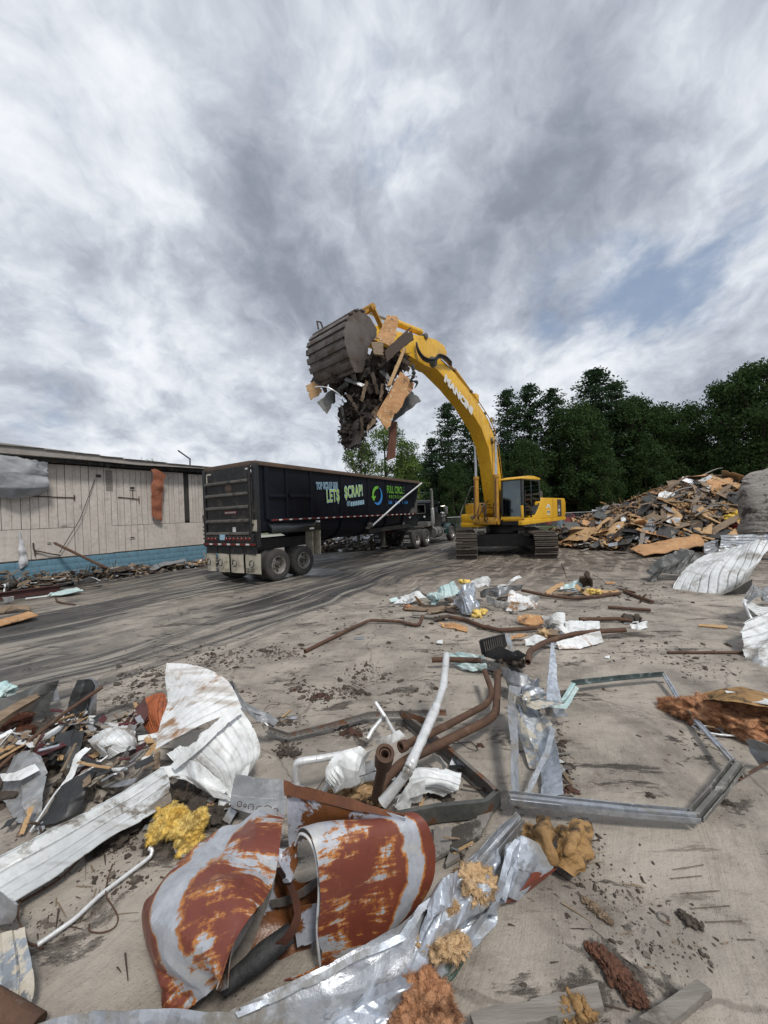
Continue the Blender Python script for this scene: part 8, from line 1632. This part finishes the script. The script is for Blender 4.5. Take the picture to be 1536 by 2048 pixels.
 sweep('folded_trim', [G(1478, 1535, .12), G(1455, 1510, .12), G(1400, 1450, .08), G(1358, 1400, .05), G(1328, 1349, .10)], fr, M['galv'], closed=True, bendr=.04, jit=.001, tagv=('thin bright trim running from the frame corner up to the dark bar', 'trim'))
 sweep('folded_trim', [G(1330, 1350, .10), G(1240, 1358, .10), G(1146, 1368, .11)], [(-.022, -.006), (.022, -.006), (.022, .030), (.016, .030), (.016, .002), (-.022, .002)], mat('dark_teal_trim', (.045, .06, .058), (.10, .13, .13), .5, .2, 5, c3=(.24, .28, .28), c3_scale=7, c3_lo=.56, c3_hi=.62, bump=.4), closed=True, bendr=0, jit=.002, tagv=('dark teal bar forming the far side of the big open frame', 'trim'))
 sweep('folded_trim', [G(1147, 1368, .11), G(1128, 1400, .16), G(1085, 1405, .26)], fr, M['blue_sheet'], closed=True, bendr=.03, tagv=('pale teal trim joining the dark bar to the open duct', 'trim'))
 fluff('corner_knot', [(1474, 1530, .12, .035), (1482, 1545, .08, .03)], mat('crushed_corner', (.30, .28, .25), (.18, .16, .14), .6, .2, 8, bump=.5), ('crushed knot of metal at the right corner of the big open frame', 'scrap'), 26, 4, .7, 0)
 pipe('dark_rod', [(1478, 1560, .05), (1500, 1545, .06), (1536, 1525, .08)], .008, M['rust_pipe'], ('thin dark rod at the right edge below the frame corner', 'rod'), bore=False)
 fluff('orange_insulation', [(1345, 1412, .03, .10), (1375, 1422, .05, .13), (1420, 1425, .08, .20), (1475, 1435, .10, .24), (1530, 1440, .10, .26), (1580, 1440, .10, .26), (1500, 1415, .16, .16)], M['ins_orange'], ('large orange fibreglass insulation wad at the right edge', 'insulation'), 27, 5, .38, 3500, .05, squash=.55)
 sh('paper_backing', [[(1400, 1392, .20), (1440, 1378, .26), (1500, 1380, .26), (1560, 1392, .26)], [(1395, 1400, .14), (1440, 1402, .32), (1500, 1408, .34), (1570, 1425, .30)]], 'cardboard', 'tan and white paper backing on top of the orange insulation', 'paper', seed=102, amp=.02)
 sh('white_paper', [[(1450, 1383, .31), (1500, 1388, .33), (1545, 1400, .33)], [(1465, 1396, .32), (1505, 1402, .35), (1560, 1412, .35)]], 'white_sheet', 'white paper strip on top of the orange insulation', 'paper', seed=103, amp=.01, nu=24, nv=8)
 pipe('flat_loop', [(1385, 1452, .04), (1400, 1462, .03), (1440, 1470, .03), (1478, 1472, .03), (1480, 1462, .03), (1430, 1455, .04), (1388, 1448, .05)], .008, M['alu'], ('thin pale metal loop under the orange insulation', 'loop'), bore=False)
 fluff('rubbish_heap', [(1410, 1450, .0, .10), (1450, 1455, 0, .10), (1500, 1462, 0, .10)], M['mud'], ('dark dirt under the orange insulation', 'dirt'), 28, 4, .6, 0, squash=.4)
 sh('olive_sheet', [[(1490, 1478, .20), (1515, 1476, .26), (1560, 1485, .26)], [(1500, 1505, .12), (1525, 1500, .16), (1560, 1505, .16)], [(1520, 1530, .03), (1540, 1530, .05), (1570, 1535, .05)]], 'grey_sheet', 'crumpled olive grey sheet cut by the right edge', seed=104, amp=.04)
ducting()
def front_small():
 rg = random.Random(61)
 P = [(1172, 1890), (1200, 1905), (1225, 1935), (1255, 1970), (1285, 2005)]
 fluff('rotten_wood', [(1178, 1893, .01, .018), (1192, 1902, .015, .026), (1206, 1913, .02, .034), (1222, 1932, .02, .040), (1238, 1950, .02, .044), (1252, 1968, .02, .044), (1266, 1985, .02, .040), (1280, 2000, .015, .028)], mat('rotten_red_wood', (.16, .07, .04), (.10, .045, .028), .9, 0, 10, bump=1.0, bump_scale=40, bump_dist=.02, c3=(.20, .11, .065), c3_scale=12, c3_lo=.55, c3_hi=.65), ('long piece of rotten reddish wood lying on the concrete at the lower right', 'wood'), 31, 5, .55, 160, .010, squash=.6, fs=7)
 fluff('rotten_wood', [(1172, 1800, .01, .018), (1188, 1815, .01, .022), (1205, 1830, .01, .02), (1220, 1843, .01, .012)], M['wood'], ('small splintered bark piece above the rotten reddish wood', 'wood'), 32, 4, .7, 150, .012, squash=.5)
 fluff('mud_clod', [(1365, 1830, .01, .022), (1380, 1842, .01, .026), (1398, 1850, .01, .018)], M['mud'], ('dark mud clod on the concrete beside the tread marks', 'clod'), 33, 4, .6, 0, squash=.6)
 def plank4(nm, pts, m, lab, th=.035, seed=1, **k): return board(nm, [G(*p) for p in pts], M[m], (lab, 'plank'), th, .01, .004, 3, seed, 26, 12, **k)
 plank4('grey_plank', [(940, 2040, .045), (1195, 1982, .045), (1210, 2030, .045), (960, 2095, .045)], 'wood_grey', 'grey weathered plank at the bottom edge under the brown tuft', seed=3)
 fluff('insulation_scrap', [(1150, 2020, .06, .045), (1172, 2030, .06, .04), (1130, 2035, .05, .035)], M['cardboard'], ('brown tuft on the grey plank at the bottom edge', 'tuft'), 34, 4, .7, 300, .02)
 plank4('grey_plank', [(1280, 2052, .05), (1395, 1978, .05), (1425, 1998, .05), (1330, 2075, .05)], 'wood_grey', 'short grey plank end at the bottom right corner', seed=4)
 b = MB(); b.lathe([(.018, .004), (.022, .007), (.026, .004), (.022, .001), (.018, .004)], 20, 'z', G(1327, 1836, .004)); o = b.build('steel_ring', M['rust_steel'], None, 60); tag(o, 'small steel ring lying on the concrete left of the mud clod', 'ring')
 V = []; F = []
 for x0, y0, x1, y1 in ((1345, 1740, 1408, 1730), (1340, 1758, 1405, 1752), (1360, 1788, 1440, 1782), (1380, 1818, 1460, 1812), (1410, 1845, 1485, 1842), (1475, 1880, 1510, 1880)):
  a, c = G(x0, y0), G(x1, y1); n = 24; k0 = len(V)
  for i in range(n+1):
   p = a.lerp(c, i/n); w = .006*(.4+.8*abs(noise.noise((i*.5, y0, 0))))*(1 if 0 < i < n else .2); z = .004+.005*max(0, noise.noise((i*.7, y0, 3))); V += [p+Vector((0, -w, .002)), p+Vector((0, 0, z)), p+Vector((0, w, .002))]
  for i in range(n): k = k0+3*i; F += [(k, k+3, k+4, k+1), (k+1, k+4, k+5, k+2)]
 o = mk('tread_marks', V, F, M['mud_tan'], smooth=60); tag(o, 'row of dark mud bars left by a tyre tread at the lower right', 'tread marks', kind='stuff')
 pipe('bent_rod', [(75, 1890, .03), (150, 1838, .03), (200, 1790, .03), (290, 1722, .03), (302, 1712, .03), (305, 1700, .05), (298, 1696, .06)], .011, M['alu'], ('pale thin rod lying on the concrete with a hooked far end', 'rod'), br=.03, bore=False)
 pipe('dark_rod', [(40, 1805, .02), (120, 1760, .03), (165, 1712, .06), (215, 1672, .12)], .006, M['rust_pipe'], ('thin dark rod beside the long pale trim panel', 'rod'), bore=False)
 b = MB(); b.tube(catmull([G(*p) for p in ((225, 1728, .01), (215, 1760, .01), (212, 1790, .04), (225, 1812, .01), (236, 1835, .01), (228, 1855, .01), (205, 1865, .01), (180, 1862, .01), (178, 1848, .01))], 6), .0035, 5); o = b.build('wire', M['rust_pipe']); tag(o, 'thin curled wire on the concrete under the pale hooked rod', 'wire')
 b = MB(); b.tube(catmull([G(*p) for p in ((350, 1690, .04), (355, 1705, .03), (370, 1712, .03), (400, 1715, .05))], 5), .009, 6); o = b.build('cable_loop', M['galv_dirty']); tag(o, 'grey cable loop under the yellow insulation', 'cable')
 fluff('yellow_insulation', [(330, 1622, .10, .050), (345, 1648, .10, .065), (318, 1662, .06, .055), (372, 1662, .10, .075), (395, 1640, .12, .050), (380, 1680, .05, .060), (355, 1630, .13, .045)], M['ins_yellow'], ('bright yellow insulation tuft in the mud under the tent like sheet', 'insulation'), 35, 5, .5, 3500, .022, squash=.9)
 sh('flaked_panel', [[(-30, 1880, .16), (10, 1862, .18), (48, 1850, .18)], [(-30, 1960, .08), (20, 1940, .12), (62, 1935, .13)], [(-30, 2030, .03), (30, 2020, .05), (66, 1995, .08)], [(-20, 2080, .01), (20, 2070, .02), (48, 2030, .03)]], 'duct_paint', 'flaking cream painted panel at the bottom left corner', seed=111, rib=(3, .008), amp=.012)
 sh('grey_channel_end', [[(-40, 1770, .26), (0, 1782, .26), (36, 1808, .24)], [(-40, 1800, .22), (0, 1812, .20), (34, 1828, .18)], [(-40, 1840, .12), (0, 1850, .12), (25, 1845, .10)]], 'galv_dirty', 'rounded grey channel end at the left edge above the flaking panel', seed=112, amp=.006)
 pipe('brown_pipe', [(-40, 1995, .12), (20, 2030, .08), (70, 2060, .05)], .045, M['rust_pipe'], ('thick brown pipe crossing the bottom left corner', 'pipe'), bore=False)
 b = MB(); b.tube(catmull([G(*p) for p in ((40, 1800, .08), (36, 1835, .06), (50, 1870, .05), (55, 1885, .03), (85, 1895, .02))], 5), .005, 5); o = b.build('wire', M['rust_pipe']); tag(o, 'brown wire hanging beside the flaking panel', 'wire')
 for i, pts in enumerate((((868, 1655, .03), (905, 1660, .03), (905, 1705, .03), (868, 1725, .03)), ((905, 1662, .02), (960, 1640, .03), (965, 1675, .03), (900, 1715, .03)), ((900, 1712, .02), (935, 1690, .03), (930, 1715, .03), (890, 1738, .02)), ((955, 1640, .02), (985, 1632, .02), (970, 1665, .02), (950, 1670, .02)))):
  board('broken_slab', [G(*p) for p in pts], M['rock'], (('grey flaky slab piece touching the tank', 'grey flaky slab piece beside the corner flashing', 'small grey flaky slab chip in front of its larger neighbours', 'small flaky slab chip under the dark channel')[i], 'slab'), .02, .012, .004, 4, 120+i, 18, 14, bites=1)
front_small()
def left_heap():
 rg = random.Random(71)
 sh('dark_curved_sheet', [[(-30, 1402, .30), (60, 1370, .40), (118, 1362, .38)], [(-30, 1430, .20), (50, 1400, .30), (112, 1385, .26)], [(-30, 1470, .06), (30, 1440, .14), (90, 1415, .12)]], 'dark_sheet', 'dark curved sheet at the far left of the left heap', seed=131, amp=.04, ragged=.02)
 fluff('foil_bundle', [(5, 1382, .30, .10), (-10, 1395, .25, .12)], M['blue_sheet'], ('pale crinkled foil bundle at the left edge above the heap', 'foil'), 41, 4, .5, 0, fs=5)
 sh('grey_curl', [[(78, 1385, .24), (100, 1368, .28), (118, 1364, .24)], [(80, 1412, .10), (100, 1405, .12), (120, 1398, .10)]], 'grey_sheet', 'grey curled sheet with rusty end behind the brown board', seed=132, amp=.03)
 board('brown_timber', [G(-20, 1445, .24), G(76, 1386, .42), G(82, 1394, .38), G(-12, 1462, .20)], M['wood'], ('brown timber leaning over the left edge of the heap', 'timber'), .05, .006, .003, 2, 133, 24, 8)
 fluff('red_fibre', [(38, 1440, .14, .09), (50, 1465, .08, .08), (22, 1460, .10, .09), (95, 1455, .06, .05)], mat('matted_red_brown_fibre', (.15, .055, .028), (.09, .032, .02), .95, 0, 10, bump=.9, bump_scale=60, bump_dist=.02), ('matted red brown fibre under the brown timber', 'fibre'), 42, 4, .5, 900, .05)
 sh('dark_trough', [[(108, 1465, .10), (140, 1400, .34), (155, 1360, .52)], [(125, 1470, .08), (155, 1410, .30), (170, 1358, .52)], [(130, 1475, .04), (165, 1430, .20), (190, 1360, .46)]], 'black_sheet', 'dark curved trough piece standing at the back of the left heap', seed=134, amp=.03, ragged=.015)
 sh('grey_upright_sheet', [[(168, 1358, .50), (182, 1356, .50), (196, 1362, .46)], [(165, 1410, .24), (180, 1412, .24), (192, 1410, .22)], [(160, 1440, .08), (175, 1442, .08), (188, 1436, .08)]], 'galv_dirty', 'pale grey ribbed sheet standing beside the dark trough', seed=135, rib=(4, .012), amp=.01)
 pipe('rusty_pole', [(-30, 1560, .10), (60, 1480, .22), (130, 1425, .32), (205, 1374, .46)], .016, M['rust_pipe'], ('long thin rusty pole leaning up over the left heap', 'pole'), bore=False, br=.2)
 board('white_slat', [G(80, 1478, .14), G(172, 1420, .20), G(175, 1427, .18), G(84, 1488, .12)], M['white_sheet'], ('thin white strip lying under the rusty pole', 'strip'), .02, .003, .002, 2, 136, 20, 6).name = 'metal_strip'
 sh('white_wrap', [[(172, 1475, .24), (205, 1460, .32), (245, 1460, .30), (270, 1462, .24)], [(190, 1495, .26), (225, 1480, .34), (255, 1478, .30), (272, 1485, .20)], [(215, 1520, .18), (240, 1505, .24), (262, 1500, .22), (272, 1500, .12)]], 'white_sheet', 'bundle of white painted slats strapped together in the left heap', seed=137, rib=(7, .006), amp=.02, bites=1)
 sh('white_wrap', [[(205, 1500, .30), (228, 1490, .32), (246, 1500, .26)], [(225, 1535, .12), (242, 1530, .14), (255, 1525, .10)]], 'burlap', 'tan end of the strapped bundle in the left heap', seed=138, amp=.02)
 sh('charcoal_sheet', [[(112, 1468, .26), (145, 1455, .30), (170, 1458, .26)], [(105, 1500, .18), (135, 1490, .22), (165, 1490, .18)], [(98, 1528, .08), (125, 1535, .10), (145, 1540, .06)]], 'black_sheet', 'charcoal rubbery sheet in the middle of the left heap', seed=139, amp=.015)
 sh('torn_tin', [[(25, 1510, .20), (60, 1505, .26), (82, 1512, .24)], [(0, 1545, .14), (40, 1545, .22), (95, 1545, .16)], [(-10, 1600, .06), (40, 1610, .10), (85, 1590, .10)], [(40, 1640, .02), (60, 1650, .03), (85, 1630, .03)]], 'grey_sheet', 'bluish grey torn tin sheet folded over the front left of the heap', seed=140, amp=.025, ragged=.02, bites=1)
 sh('grey_fold', [[(0, 1548, .22), (30, 1545, .24), (70, 1528, .24)], [(5, 1562, .20), (40, 1560, .22), (80, 1540, .22)]], 'white_sheet', 'pale folded upper edge of the torn tin sheet', seed=141, nv=10, amp=.01)
 sh('white_ribbon', [[(170, 1495, .30), (152, 1510, .28), (140, 1545, .20), (120, 1575, .14)], [(182, 1497, .30), (164, 1514, .28), (150, 1550, .20), (128, 1580, .14)]], 'white_sheet', 'curved white metal ribbon in front of the charcoal sheet', seed=142, nv=8, amp=.006)
 pipe('edge_bead', [(215, 1512, .24), (180, 1540, .20), (120, 1572, .14), (95, 1610, .10), (60, 1665, .03)], .007, M['alu'], ('thin white bead edging the dark green sheet', 'bead'), bore=False, br=.08)
 sh('dark_green_sheet', [[(125, 1575, .14), (160, 1555, .18), (200, 1535, .20)], [(100, 1610, .08), (140, 1600, .12), (170, 1590, .12)], [(75, 1655, .02), (110, 1650, .04), (165, 1618, .05)]], 'black_sheet', 'dark green black sheet between the torn tin and the pale trim panel', seed=143, amp=.02)
 sh('mottled_sheet', [[(165, 1545, .16), (205, 1525, .20), (250, 1520, .16)], [(165, 1562, .12), (210, 1550, .18), (252, 1545, .10)], [(200, 1575, .04), (225, 1588, .06), (245, 1575, .04)]], 'burlap', 'mottled tan papery sheet crumpled beside the pale trim panel', seed=144, amp=.03, smax=7)
 sh('mottled_sheet', [[(155, 1565, .10), (185, 1568, .12), (215, 1585, .08)], [(165, 1600, .02), (185, 1605, .03), (205, 1600, .02)]], 'burlap', 'smaller grey papery sheet below the mottled tan one', seed=145, amp=.03, smax=7)
 sh('coil_core', [[(288, 1395, .26), (310, 1385, .30), (332, 1392, .28)], [(284, 1425, .16), (310, 1425, .22), (334, 1425, .2)], [(300, 1465, .04), (318, 1470, .08), (334, 1462, .08)]], 'copper', 'orange copper coloured coil behind the tent like sheet', 'coil', seed=146, rib=(9, .008), amp=.02)
 sh('bent_dark_sheet', [[(245, 1448, .16), (270, 1418, .26), (290, 1392, .30)], [(262, 1465, .06), (285, 1450, .14), (300, 1425, .2)]], 'rust_beam', 'dark red brown bent sheet left of the copper coloured coil', seed=147, amp=.015, m2=M['white_sheet'])
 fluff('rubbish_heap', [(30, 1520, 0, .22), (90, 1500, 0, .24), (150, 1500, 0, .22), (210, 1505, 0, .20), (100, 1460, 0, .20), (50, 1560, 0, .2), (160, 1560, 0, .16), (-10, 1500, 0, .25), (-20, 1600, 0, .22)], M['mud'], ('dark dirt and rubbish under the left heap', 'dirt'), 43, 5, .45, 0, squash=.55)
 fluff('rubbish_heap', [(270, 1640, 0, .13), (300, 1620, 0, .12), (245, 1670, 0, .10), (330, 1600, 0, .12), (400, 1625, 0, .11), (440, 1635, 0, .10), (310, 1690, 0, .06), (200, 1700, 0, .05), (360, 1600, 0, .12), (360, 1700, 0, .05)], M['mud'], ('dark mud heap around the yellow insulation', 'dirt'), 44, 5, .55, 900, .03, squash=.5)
 specs = [('maroon', 'maroon scrap'), ('white_sheet', 'white scrap'), ('wood', 'brown splinter'), ('black_sheet', 'black scrap'), ('galv_dirty', 'grey metal scrap'), ('wood_fresh', 'tan splinter'), ('burlap', 'papery scrap')]
 areas = [(185, 1450, 'behind the strapped bundle'), (140, 1440, 'beside the white strip'), (90, 1490, 'left of the charcoal sheet'), (60, 1485, 'under the rusty pole'), (205, 1545, 'in front of the strapped bundle'), (275, 1510, 'at the right end of the strapped bundle'), (180, 1525, 'beside the white ribbon'), (250, 1440, 'near the dark red bent sheet'), (20, 1480, 'at the left edge of the heap')]
 for (ax, ay, where) in areas:
  for m, nm in specs*2:
   px, py = ax+rg.gauss(0, 20), ay+rg.gauss(0, 13); z = rg.uniform(.12, .26); c = G(px, py, z); L = rg.uniform(.03, .12); w = rg.uniform(.006, .03); d = Vector((rg.gauss(0, 1), rg.gauss(0, 1), rg.gauss(0, .5))).normalized(); s = d.cross(Vector((rg.gauss(0, .4), rg.gauss(0, .4), 1))).normalized()*w
   board('loose_scrap', [c-d*L-s, c+d*L-s, c+d*L+s, c-d*L+s], M[m], ('%s %s %s' % ('longish' if L > .09 else 'small' if L > .055 else 'tiny', nm, where), 'scrap', 'loose scraps in the heap at the left'), .006, .012, .02, 4, rg.randrange(9999), 12, 6, bites=1, smooth=14)
left_heap()
def tangle():
 rg = random.Random(91)
 spots = [(700, 1570, 34, 20, 'pipe tangle, left part'), (800, 1575, 30, 22, 'foot of the socket pipe'), (900, 1560, 34, 20, 'inside of the steel channel'), (850, 1600, 40, 12, 'dark steel channel'), (1070, 1430, 30, 26, 'top of the open duct'), (1120, 1540, 16, 40, 'right side of the open duct'), (430, 1625, 44, 18, 'mud under the fanned white sheet'), (270, 1650, 50, 22, 'mud by the pale trim panel'), (930, 1700, 30, 24, 'flaky slab pieces'), (1010, 1345, 34, 14, 'lower edge of the broken crate'), (300, 1470, 40, 24, 'copper coloured coil'), (60, 1660, 50, 16, 'torn tin sheet'), (560, 1440, 40, 12, 'left end of the slotted angle'), (1450, 1460, 50, 12, 'orange insulation wad')]
 for ax, ay, sx, sy, where in spots:
  for m, nm in (('white_sheet', 'white chip'), ('wood_dark', 'dark splinter'), ('wood', 'brown splinter'), ('grey_sheet', 'grey metal chip'), ('rust_steel', 'rusty chip'), ('wood_fresh', 'tan splinter'), ('black_sheet', 'black scrap'), ('wood_grey', 'grey splinter'), ('galv_dirty', 'silver chip')):
   c = G(rg.gauss(ax, sx*.6), rg.gauss(ay, sy*.6), .01); L = rg.uniform(.015, .07)*(1.4 if 'splinter' in nm else .8); w = rg.uniform(.004, .014) if 'splinter' in nm else rg.uniform(.012, .035); d = Vector((rg.gauss(0, 1), rg.gauss(0, .8), rg.gauss(0, .3))).normalized(); s = d.cross(Vector((rg.gauss(0, .4), rg.gauss(0, .4), 1))).normalized()*w
   c.z = .012+abs(d.z)*L+abs(s.z)+rg.uniform(0, .05)*(rg.random() < .5)
   board('loose_scrap', [c-d*L-s, c+d*L-s, c+d*L+s, c-d*L+s], M[m], ('%s %s by the %s' % ('longish' if L > .05 else 'small' if L > .03 else 'tiny', nm, where), 'scrap', 'loose scraps around the foreground metal'), .005, .008, .012, 3, rg.randrange(9999), 10, 4, bites=1, smooth=12)
 for i, (px, py, z, n, r, lab) in enumerate([(720, 1540, .25, 7, .16, 'thin wire curling through the pipe tangle'), (900, 1480, .18, 6, .14, 'thin wire hooked over the thicker pipe'), (350, 1590, .15, 6, .12, 'thin wire in the mud behind the yellow insulation'), (200, 1490, .3, 8, .14, 'dark wire looping over the strapped bundle'), (120, 1520, .25, 7, .16, 'dark wire looping over the charcoal sheet'), (1060, 1400, .4, 6, .10, 'thin wire caught in the top of the open duct'), (470, 1440, .1, 6, .14, 'pale wire on the concrete by the slotted angle'), (1290, 1275, .02, 6, .3, 'long thin wire on the concrete near the long bar')]):
  q = G(px, py, z); P = [q]; d = Vector((rg.gauss(0, 1), rg.gauss(0, 1), 0)).normalized()
  for _ in range(n):
   d = (Matrix.Rotation(rg.gauss(.5, .7), 3, 'Z')@d+Vector((0, 0, rg.gauss(-.15, .35)))).normalized(); q = q+d*r*rg.uniform(.5, 1.1); q.z = max(.01, q.z); P.append(q.copy())
  b = MB(); b.tube(catmull(P, 5), .0032, 5); o = b.build('wire', M['hose'] if i % 2 else M['rust_pipe']); tag(o, lab, 'wire')
tangle()
def litter():
 rg = random.Random(81)
 cl = [(440, 1318, 60, 18, 260), (550, 1305, 60, 12, 200), (330, 1350, 60, 14, 140), (640, 1392, 30, 14, 170), (700, 1385, 28, 14, 170), (730, 1350, 40, 20, 120), (595, 1375, 20, 14, 90), (560, 1445, 30, 10, 120), (575, 1500, 25, 12, 130), (700, 1460, 28, 14, 170), (300, 1345, 60, 10, 90), (280, 1370, 60, 10, 120), (250, 1400, 40, 12, 100),
   (250, 1690, 60, 20, 160), (230, 1760, 60, 25, 150), (110, 1850, 60, 30, 120), (400, 1640, 40, 20, 260), (300, 1620, 60, 20, 220), (1120, 1500, 12, 60, 120), (1130, 1560, 20, 30, 80), (880, 1570, 30, 20, 120), (1230, 1780, 90, 60, 150), (1330, 1900, 120, 60, 170), (1180, 1700, 30, 40, 80), (1400, 1480, 60, 30, 60), (900, 1290, 100, 30, 60), (1400, 1330, 80, 25, 120), (1300, 1300, 120, 20, 90), (1000, 1240, 160, 30, 160), (1250, 1180, 100, 20, 160), (700, 1230, 200, 30, 120), (1000, 1140, 100, 10, 160), (450, 1400, 60, 30, 120), (800, 1400, 60, 40, 80), (1050, 1110, 120, 10, 120)]
 V = []; F = []
 def add(px, py, s):
  if py < 1075: return
  c = G(px, py); c.z = gz(c.x, c.y); s *= min(1.6, max(.42, c.y/4.2))
  v, f = rubble_mesh(rg, c, (0.001, .001, .002), 1, s, .5); off = len(V); V.extend(v); F.extend(tuple(k+off for k in q) for q in f)
 for px, py, sx, sy, n in cl:
  for _ in range(n): add(rg.gauss(px, sx*.6), rg.gauss(py, sy*.6), .006+.020*rg.random()**4)
 for _ in range(2600):
  x, y = rg.uniform(-6, 8), rg.uniform(1.3, 14)
  c = Vector((x, y, gz(x, y))); v, f = rubble_mesh(rg, c, (.001, .001, .001), 1, .003+.012*rg.random()**5, .4); off = len(V); V += v; F += [tuple(k+off for k in q) for q in f]
 fm = []
 while len(fm) < len(F):
  c = rg.choice((0, 0, 0, 1, 1, 2)); fm.append(c)
  while len(fm) < len(F) and len(F[len(fm)]) == 4: fm.append(c)
 o = mk('mud_crumbs', V, F, None, mats=[M['mud'], M['mud_tan'], M['wood_dark']], fm=fm); tag(o, 'mud crumbs and grit scattered over the concrete yard', 'mud', kind='stuff')
 V = []; F = []; fm = []
 def pf(r):
  if r.random() < .5:
   px, py, sx, sy, n = r.choice(cl); c = G(r.gauss(px, sx), max(1085, r.gauss(py, sy)))
  else: c = Vector((r.uniform(-5, 7), 1.4+12*r.random()**1.5, 0))
  return Vector((c.x, c.y, gz(c.x, c.y)+.006))
 for _ in range(900):
  c = pf(rg); a = rg.uniform(-1.1, .3); L = .015+.06*rg.random()**3; d = Vector((cos(a), sin(a), rg.gauss(0, .12)))*L; s = Vector((-sin(a), cos(a), rg.gauss(0, .3)))*rg.uniform(.001, .005); k = len(V)
  V += [c-d-s, c+d-s*.4, c+d+s*.4, c-d+s, c+Vector((0, 0, .004))]; F += [(k, k+1, k+4), (k+1, k+2, k+4), (k+2, k+3, k+4), (k+3, k, k+4)]; q = rg.choice((0, 0, 1, 1, 2, 3)); fm += [q]*4
 o = mk('wood_litter', V, F, None, mats=[M['wood_dark'], M['mud'], M['wood'], M['wood_pole']], fm=fm); tag(o, 'tiny splinters and twigs scattered over the concrete yard', 'litter', kind='stuff')
 for i, (px, py, r, lab) in enumerate([(640, 1392, .05, 'mud clod left of its neighbours above the crossed tubes'), (575, 1505, .055, 'mud clod below the left end of the slotted angle'), (562, 1440, .05, 'mud clod resting on the left end of the slotted angle'), (700, 1465, .055, 'mud clod between slotted angle and white corner tube'), (735, 1330, .02, 'small round clod alone on the concrete above the clod field'), (1135, 1532, .035, 'brown clod at the right side of the open duct'), (1140, 1580, .04, 'red brown clod at the right foot of the open duct'), (1300, 1590, .02, 'small brown flake inside the big open frame'), (1455, 1605, .025, 'little red brown lump below the frame corner'), (960, 1490, .02, 'small clod right of the lower thick pipe'), (1120, 1490, .025, 'tan chip beside the duct flange'), (720, 1385, .05, 'widest mud clod in the clod field above the tubes'), (590, 1380, .03, 'brown clod with a twig on the concrete')]):
  fluff('mud_clod', [(px, py, .0, r), (px+r*300, py+4, .0, r*.7), (px-r*260, py+3, 0, r*.6)], M['mud'] if i % 3 else mat('red_brown_clod', (.10, .045, .03), (.06, .03, .02), .9, 0, 8, bump=.8), (lab, 'clod'), 50+i, 3, .7, 40, .02, squash=.45)
litter()
